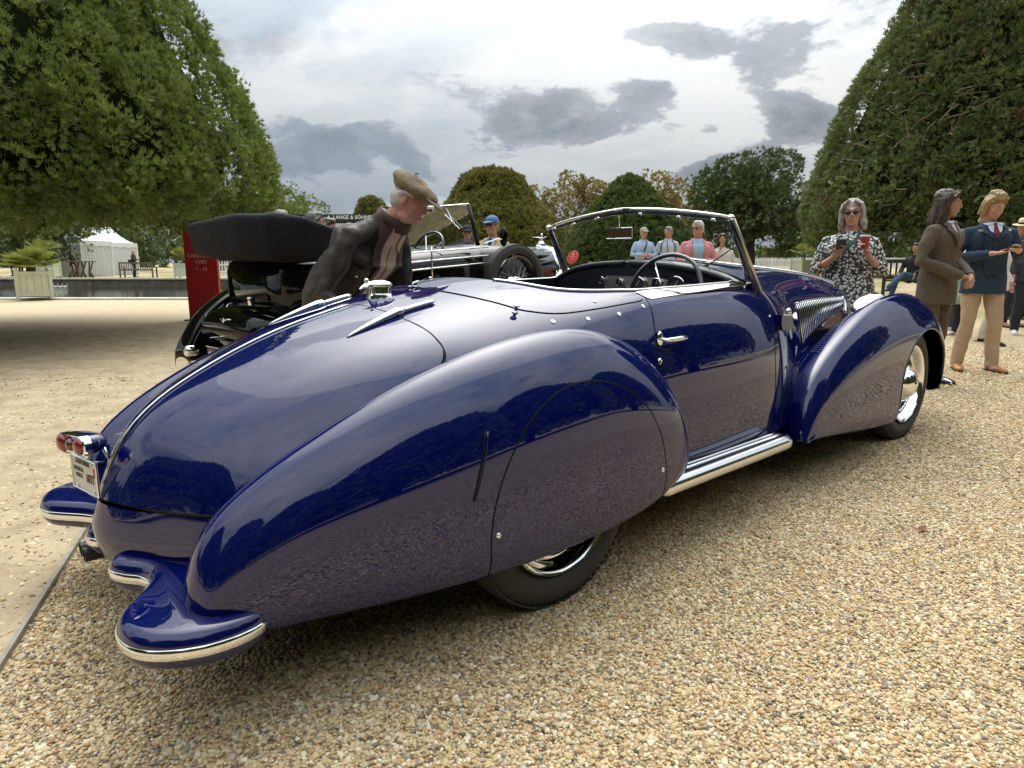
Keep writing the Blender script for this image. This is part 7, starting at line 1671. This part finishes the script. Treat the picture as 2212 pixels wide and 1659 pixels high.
# navy jacket
NAVY = pbr('navy blue tweed', (.022, .046, .085), rough=.85, noise=(120, .3, (.013, .028, .055)), bump=(7, .4, .02)); VEST = pbr('dark navy waistcoat', (.016, .028, .046), rough=.8); SHW = cloth('pale blue shirt', (.60, .66, .74)); TIER = pbr('burgundy knit tie', (.135, .012, .022), rough=.7, bump=(200, .5, .002)); CHINO = cloth('beige chinos', (.47, .34, .225), n=(5, .1))
def navy_extra(I):
    suit(I, SHW, TIER, NAVY, vest=VEST, v_bot=.60); r = I['root']
    for v in (.24, .33, .42, .51): MB().ball(tuple(I['T'].P(math.radians(2), v, .020)), .006).build('waistcoat_button', pbr('horn button', (.12, .10, .08), rough=.3), r, smooth=True)
    MB().ball(tuple(I['T'].P(math.radians(40), .76, .030)), (.026, .006, .010)).build('wing_pin', pbr('brass pin', (.45, .35, .18), rough=.35, metal=.8), r, smooth=True); MB().ball(tuple(I['T'].P(math.radians(-42), .78, .028)), (.013, .008, .013)).build('round_badge', WHITE, r, smooth=True)
    patch(I, 'pocket_flap', [(42, .22), (80, .19), (80, .235), (42, .265)], NAVY, .018)
GM = person((5.03, 7.2), 190, 'blond young man in a navy jacket, burgundy tie and beige chinos looking at a phone', 1.87, dict(hyaw=-18, hpitch=22, elR=(.29, -.0, 1.12), wrR=(.07, .27, 1.17), elL=(-.29, .02, 1.12), wrL=(-.13, .30, 1.19), hdR=(-.75, .6, .1), hdL=(.4, .6, .1), hnR=(.0, .1, 1), hnL=(.2, .1, 1), curl=.6, knR=(.11, .03, .5), anR=(.14, -.04, .085), knL=(-.12, .06, .5), anL=(-.15, .03, .085)), skin=SKIN, top=NAVY, legs=CHINO, shoes=pbr('tan brogue', (.40, .165, .045), rough=.35, coat=.2), hair=HAIRB, hair_kind='swept', vs=.009, extra=navy_extra, lod=3, girth=1.0, hem=.78)
held(GM, 'mobile_phone', (-.035, .385, 1.215), 'dark mobile phone in the hands of the blond young man', 'phone', lambda t: MB().box((0, 0, 0), (.15, .075, .012), rot=Matrix.Rotation(.25, 3, 'X')).build('phone_body', MATS['phone black'], t))
# people beyond the cars
PINKJ = cloth('pink linen jacket', (.62, .27, .29)); BLUES = cloth('light blue shirt', (.42, .53, .72)); STRIPE = cloth('striped pale shirt', (.55, .62, .74)); BEIGE = cloth('beige blouson', (.50, .38, .23)); WHT_T = cloth('off white jumper', (.66, .63, .60)); DKS = cloth('charcoal suit', (.030, .032, .040)); NVT = cloth('navy trousers', (.018, .022, .036)); SNK = MATS['white sneaker']; STONET = cloth('stone trousers', (.42, .38, .31)); BLK = cloth('black cloth', (.010, .010, .013)); GRYT = cloth('grey trousers', (.16, .16, .17)); BSH = MATS['black shoe']
HATB = cloth('denim cap', (.10, .20, .38)); HATN = cloth('navy cap', (.02, .035, .08)); HATK = cloth('khaki cap', (.42, .38, .28)); STRAW = pbr('straw', (.66, .56, .36), rough=.7)
def P_(u, Y): return ((u - 1106) / 1441 * Y, Y)
cross_arms = dict(elR=(.27, .04, 1.13), wrR=(.02, .25, 1.14), elL=(-.27, .04, 1.13), wrL=(-.04, .27, 1.10), hdR=(-.8, .3, 0), hdL=(.8, .3, 0), hnR=(0, -1, 0), hnL=(0, -1, 0))
def pink_extra(I): patch(I, 'shirt_front', sym([(0, .22), (14, .30), (22, .80), (40, 1.0)]), cloth('sky blue shirt', (.36, .50, .70)), .014); [patch(I, 'lapel', [(s * 10, .40), (s * 24, .75), (s * 40, .97), (s * 62, 1.0), (s * 46, .82), (s * 30, .70)], PINKJ, .02) for s in (1, -1)]
person(P_(1497, 10.6), 185, 'white haired man in a pink jacket and sunglasses seen through the windscreen', 1.78, dict(cross_arms, hyaw=38), skin=SKINR, top=PINKJ, legs=STONET, shoes=BSH, hair=HAIRW, hair_kind='short', glasses=True, extra=pink_extra, girth=1.12, vs=.011)
person(P_(1384, 15), 178, 'man in khaki cap and light blue shirt seen through the windscreen', 1.70, dict(cross_arms, hyaw=-8), skin=SKINR, top=BLUES, top_kind='shirt', legs=GRYT, shoes=BSH, hair=HAIRG, hair_kind='fringe', hat=HATK, hat_kind='baseball', girth=1.08, vs=.013, lod=1, extra=lambda I: patch(I, 'camera_strap', [(-30, 1.0), (-22, 1.0), (6, .45), (0, .45)], BLK, .016))
person(P_(1436, 15), 190, 'grey haired man in a striped shirt with a backpack seen through the windscreen', 1.72, dict(hyaw=45), skin=SKINR, top=STRIPE, top_kind='shirt', legs=GRYT, shoes=BSH, hair=HAIRG, girth=1.05, vs=.013, lod=1, extra=lambda I: ([patch(I, 'backpack_strap', [(s * 34, .99), (s * 46, .99), (s * 56, .4), (s * 46, .4)], BLK, .016) for s in (1, -1)], patch(I, 'lanyard', [(8, .97), (11, .97), (2, .4), (-1, .4)], BLK, .018)))
person(P_(1550, 12.4), 186, 'dark haired woman in an off white top raising a hand to her mouth', 1.60, dict(elR=(.27, .03, 1.13), wrR=(.05, .17, 1.44), hdR=(-.2, .3, .8), hnR=(0, -1, .2), hyaw=8), skin=SKINT, top=WHT_T, top_kind='shirt', legs=GRYT, shoes=SNK, hair=HAIRD, hair_kind='long', girth=1.02, vs=.012, lod=1)
person(P_(1064, 8.7), 192, 'man in a faded blue baseball cap, sunglasses and beige jacket behind the spare wheel', 1.75, dict(hyaw=14), skin=SKINR, top=BEIGE, legs=GRYT, shoes=BSH, hair=HAIRG, hair_kind='fringe', hat=HATB, hat_kind='baseball', glasses=True, vs=.010, girth=1.05, extra=lambda I: suit(I, BLUES, cloth('navy tie', (.01, .015, .04)), BEIGE, v_bot=.45))
person(P_(1012, 11.2), 176, 'person in a navy cap and dark glasses behind the windscreen of the black car', 1.73, None, skin=SKINR, top=DKS, legs=GRYT, shoes=BSH, hair=HAIRG, hair_kind='fringe', hat=HATN, hat_kind='baseball', glasses=True, vs=.013, lod=1)
person(P_(620, 8.7), 20, 'grey haired head just showing above the folded black hood', 1.83, None, skin=SKIN, top=DKS, legs=GRYT, shoes=BSH, hair=HAIRG, vs=.013, lod=1, face=False)
person(P_(689, 7.3), 70, 'man with short greying dark hair seen from behind over the folded hood', 1.70, None, skin=SKINR, top=NAVY, legs=GRYT, shoes=BSH, hair=pbr('hair dark grey', (.07, .06, .055), rough=.5, noise=(60, .4, (.16, .15, .14)), bump=(160, .6, .004)), vs=.012, lod=2)
person(P_(717, 8.1), 110, 'dark haired person partly hidden behind the greying man over the hood', 1.69, dict(hpitch=10), skin=SKINT, top=BLK, legs=BLK, shoes=BSH, hair=HAIRD, vs=.013, lod=1)
# the group at the right
person(P_(2181, 11.6), 170, 'man in a straw panama hat and green jacket behind the blond young man', 1.82, dict(hyaw=40, hpitch=10), skin=SKINR, top=cloth('olive jacket', (.085, .085, .05)), legs=NVT, shoes=pbr('tan suede', (.30, .19, .11), rough=.8), hair=HAIRG, hair_kind='fringe', hat=STRAW, hat_kind='panama', vs=.012, lod=1)
person(P_(2212, 10.6), 200, 'person in a navy suit and white trainers cut off by the right edge', 1.80, dict(hyaw=10), skin=SKINR, top=DKS, legs=NVT, shoes=SNK, hair=HAIRD, vs=.012, lod=1)
person(P_(2196, 12.6), 190, 'person in dark clothes between the panama hat man and the right edge', 1.76, None, skin=SKINT, top=NVT, legs=BLK, shoes=BSH, hair=HAIRD, vs=.013, lod=1)
person(P_(2060, 11.2), 120, 'woman in cropped navy trousers and white trainers half hidden between the two young men', 1.66, dict(hyaw=10), skin=SKIN, top=cloth('navy top', (.02, .025, .05)), legs=NVT, shoes=SNK, hair=HAIRD, hair_kind='bob', vs=.012, lod=1)
person(P_(2076, 10.4), 250, 'person in a pale top behind the shoulder of the brown suited man', 1.62, None, skin=SKINR, top=cloth('pale pink top', (.60, .45, .42)), legs=NVT, shoes=SNK, hair=HAIRD, hair_kind='bob', vs=.012, lod=1)
person(P_(2138, 9.6), 150, 'person in flowing pale trousers standing directly behind the blond young man', 1.66, dict(knR=(.12, .10, .5), anR=(.16, .12, .085), knL=(-.12, -.04, .5), anL=(-.16, -.16, .085)), skin=SKIN, top=WHT_T, legs=cloth('pale wide trousers', (.58, .56, .50)), shoes=BSH, hair=HAIRD, hair_kind='bob', vs=.012, lod=1, girth=1.1)
t = empty('carrier_bag', (*P_(2058, 10.2), th(*P_(2058, 10.2)) + .72), 0, label='green and white carrier bag hanging between the two young men', cat='bag')
m = MB(); m.prism([(-.13, -.2), (.13, -.2), (.16, .16), (-.16, .16)], -.05, .05, plane='XZ'); m.build('bag', pbr('bag green', (.03, .28, .12), rough=.4, noise=(5, .4, (.55, .6, .55))), t)
for s in (-1, 1): MB().tube([(-.08, s * .04, .16), (-.06, s * .03, .30), (.06, s * .03, .30), (.08, s * .04, .16)], .006, 5).build('handle', WHITE, t)
sit = dict(pelvis=(0, -.10, .52), waist=(0, -.12, .68), chest=(0, -.12, .88), neck=(0, -.12, 1.05), head=(0, -.10, 1.21), elR=(.26, -.05, .74), wrR=(.18, .18, .62), elL=(-.26, -.05, .74), wrL=(-.18, .18, .62), knR=(.12, .38, .55), anR=(.16, .46, .10), knL=(-.05, .38, .62), anL=(.14, .62, .30))
person((9.45, 16.0), 240, 'seated visitor in blue jeans with crossed legs on the dark bench', 1.75, sit, skin=SKINT, top=BLK, legs=cloth('blue jeans', (.035, .075, .13)), shoes=pbr('dark trainer', (.02, .025, .05), rough=.6), hair=HAIRD, vs=.012, lod=1, hem=.9)
# far people
walk = dict(knR=(.10, .22, .52), anR=(.10, .34, .10), knL=(-.10, -.06, .50), anL=(-.10, -.36, .14))
person((-24.1, 43.2), 80, 'bald man in a brown jacket standing by the garden bench across the pool', 1.74, dict(cross_arms), skin=SKIN, top=cloth('brown jacket', (.05, .035, .032)), legs=BLK, shoes=BSH, hair=None, vs=.018, lod=1, extra=lambda I: (MB().box((.22, -.08, .98), (.12, .30, .26)).build('shoulder_bag', BLK, I['root'])))
person((-28.3, 43.6), 85, 'long haired woman in a black mini dress striding past the white marquee', 1.70, walk, skin=SKIN, top=cloth('black print dress', (.02, .014, .016)), legs=None, top_kind='shirt', hem=.72, shoes=pbr('pale sandal', (.6, .55, .5), rough=.5), hair=HAIRD, hair_kind='long', vs=.018, lod=1, sleeve=.0)
for i, (u, Y, az, c) in enumerate([(128, 45.5, 60, 0), (143, 46.5, 200, 1), (158, 46, 250, 0), (118, 47, 150, 2), (60, 45, 100, 3), (44, 46.5, 190, 4), (2, 44.5, 140, 1)]):
    labs = ['visitor in dark clothes left of the striding woman by the planter across the pool', 'visitor in a red top and dark jacket near the palm across the pool', 'visitor in black right beside the striding woman across the pool', 'visitor in white behind the far palm planter', 'visitor in dark suit behind the large palm planter', 'visitor in white shirt left of the large palm', 'visitor in black cut off by the left edge across the pool']
    tp = [BLK, cloth('dark red top', (.15, .01, .015)), WHT_T, DKS, STRIPE][c]
    person(P_(u, Y), az, labs[i], 1.72 + .03 * (i % 3), dict(hyaw=20 * (i % 3 - 1)), skin=SKIN, top=tp, legs=BLK, shoes=BSH, hair=HAIRD, vs=.022, lod=1, face=False)
person(P_(1752, 57), 85, 'distant man in a white shirt and grey trousers walking along the picket fence', 1.75, walk, skin=SKINT, top=cloth('lilac white shirt', (.6, .58, .68)), legs=GRYT, shoes=BSH, hair=HAIRD, vs=.022, lod=1, face=False)
for i, (u, Y) in enumerate([(1213, 48), (1222, 50), (1300, 52), (1318, 54)]):
    person(P_(u, Y), 120 + 70 * i, ['distant visitor in blue by the fence left of the windscreen', 'distant visitor in white by the fence left of the windscreen', 'distant visitor in red by the fence seen through the windscreen', 'distant visitor in pale blue by the fence seen through the windscreen'][i], 1.7, None, skin=SKINT, top=[BLUES, WHT_T, MATS['dark red top'], STRIPE][i], legs=GRYT, shoes=BSH, hair=HAIRD, vs=.022, lod=1, face=False)
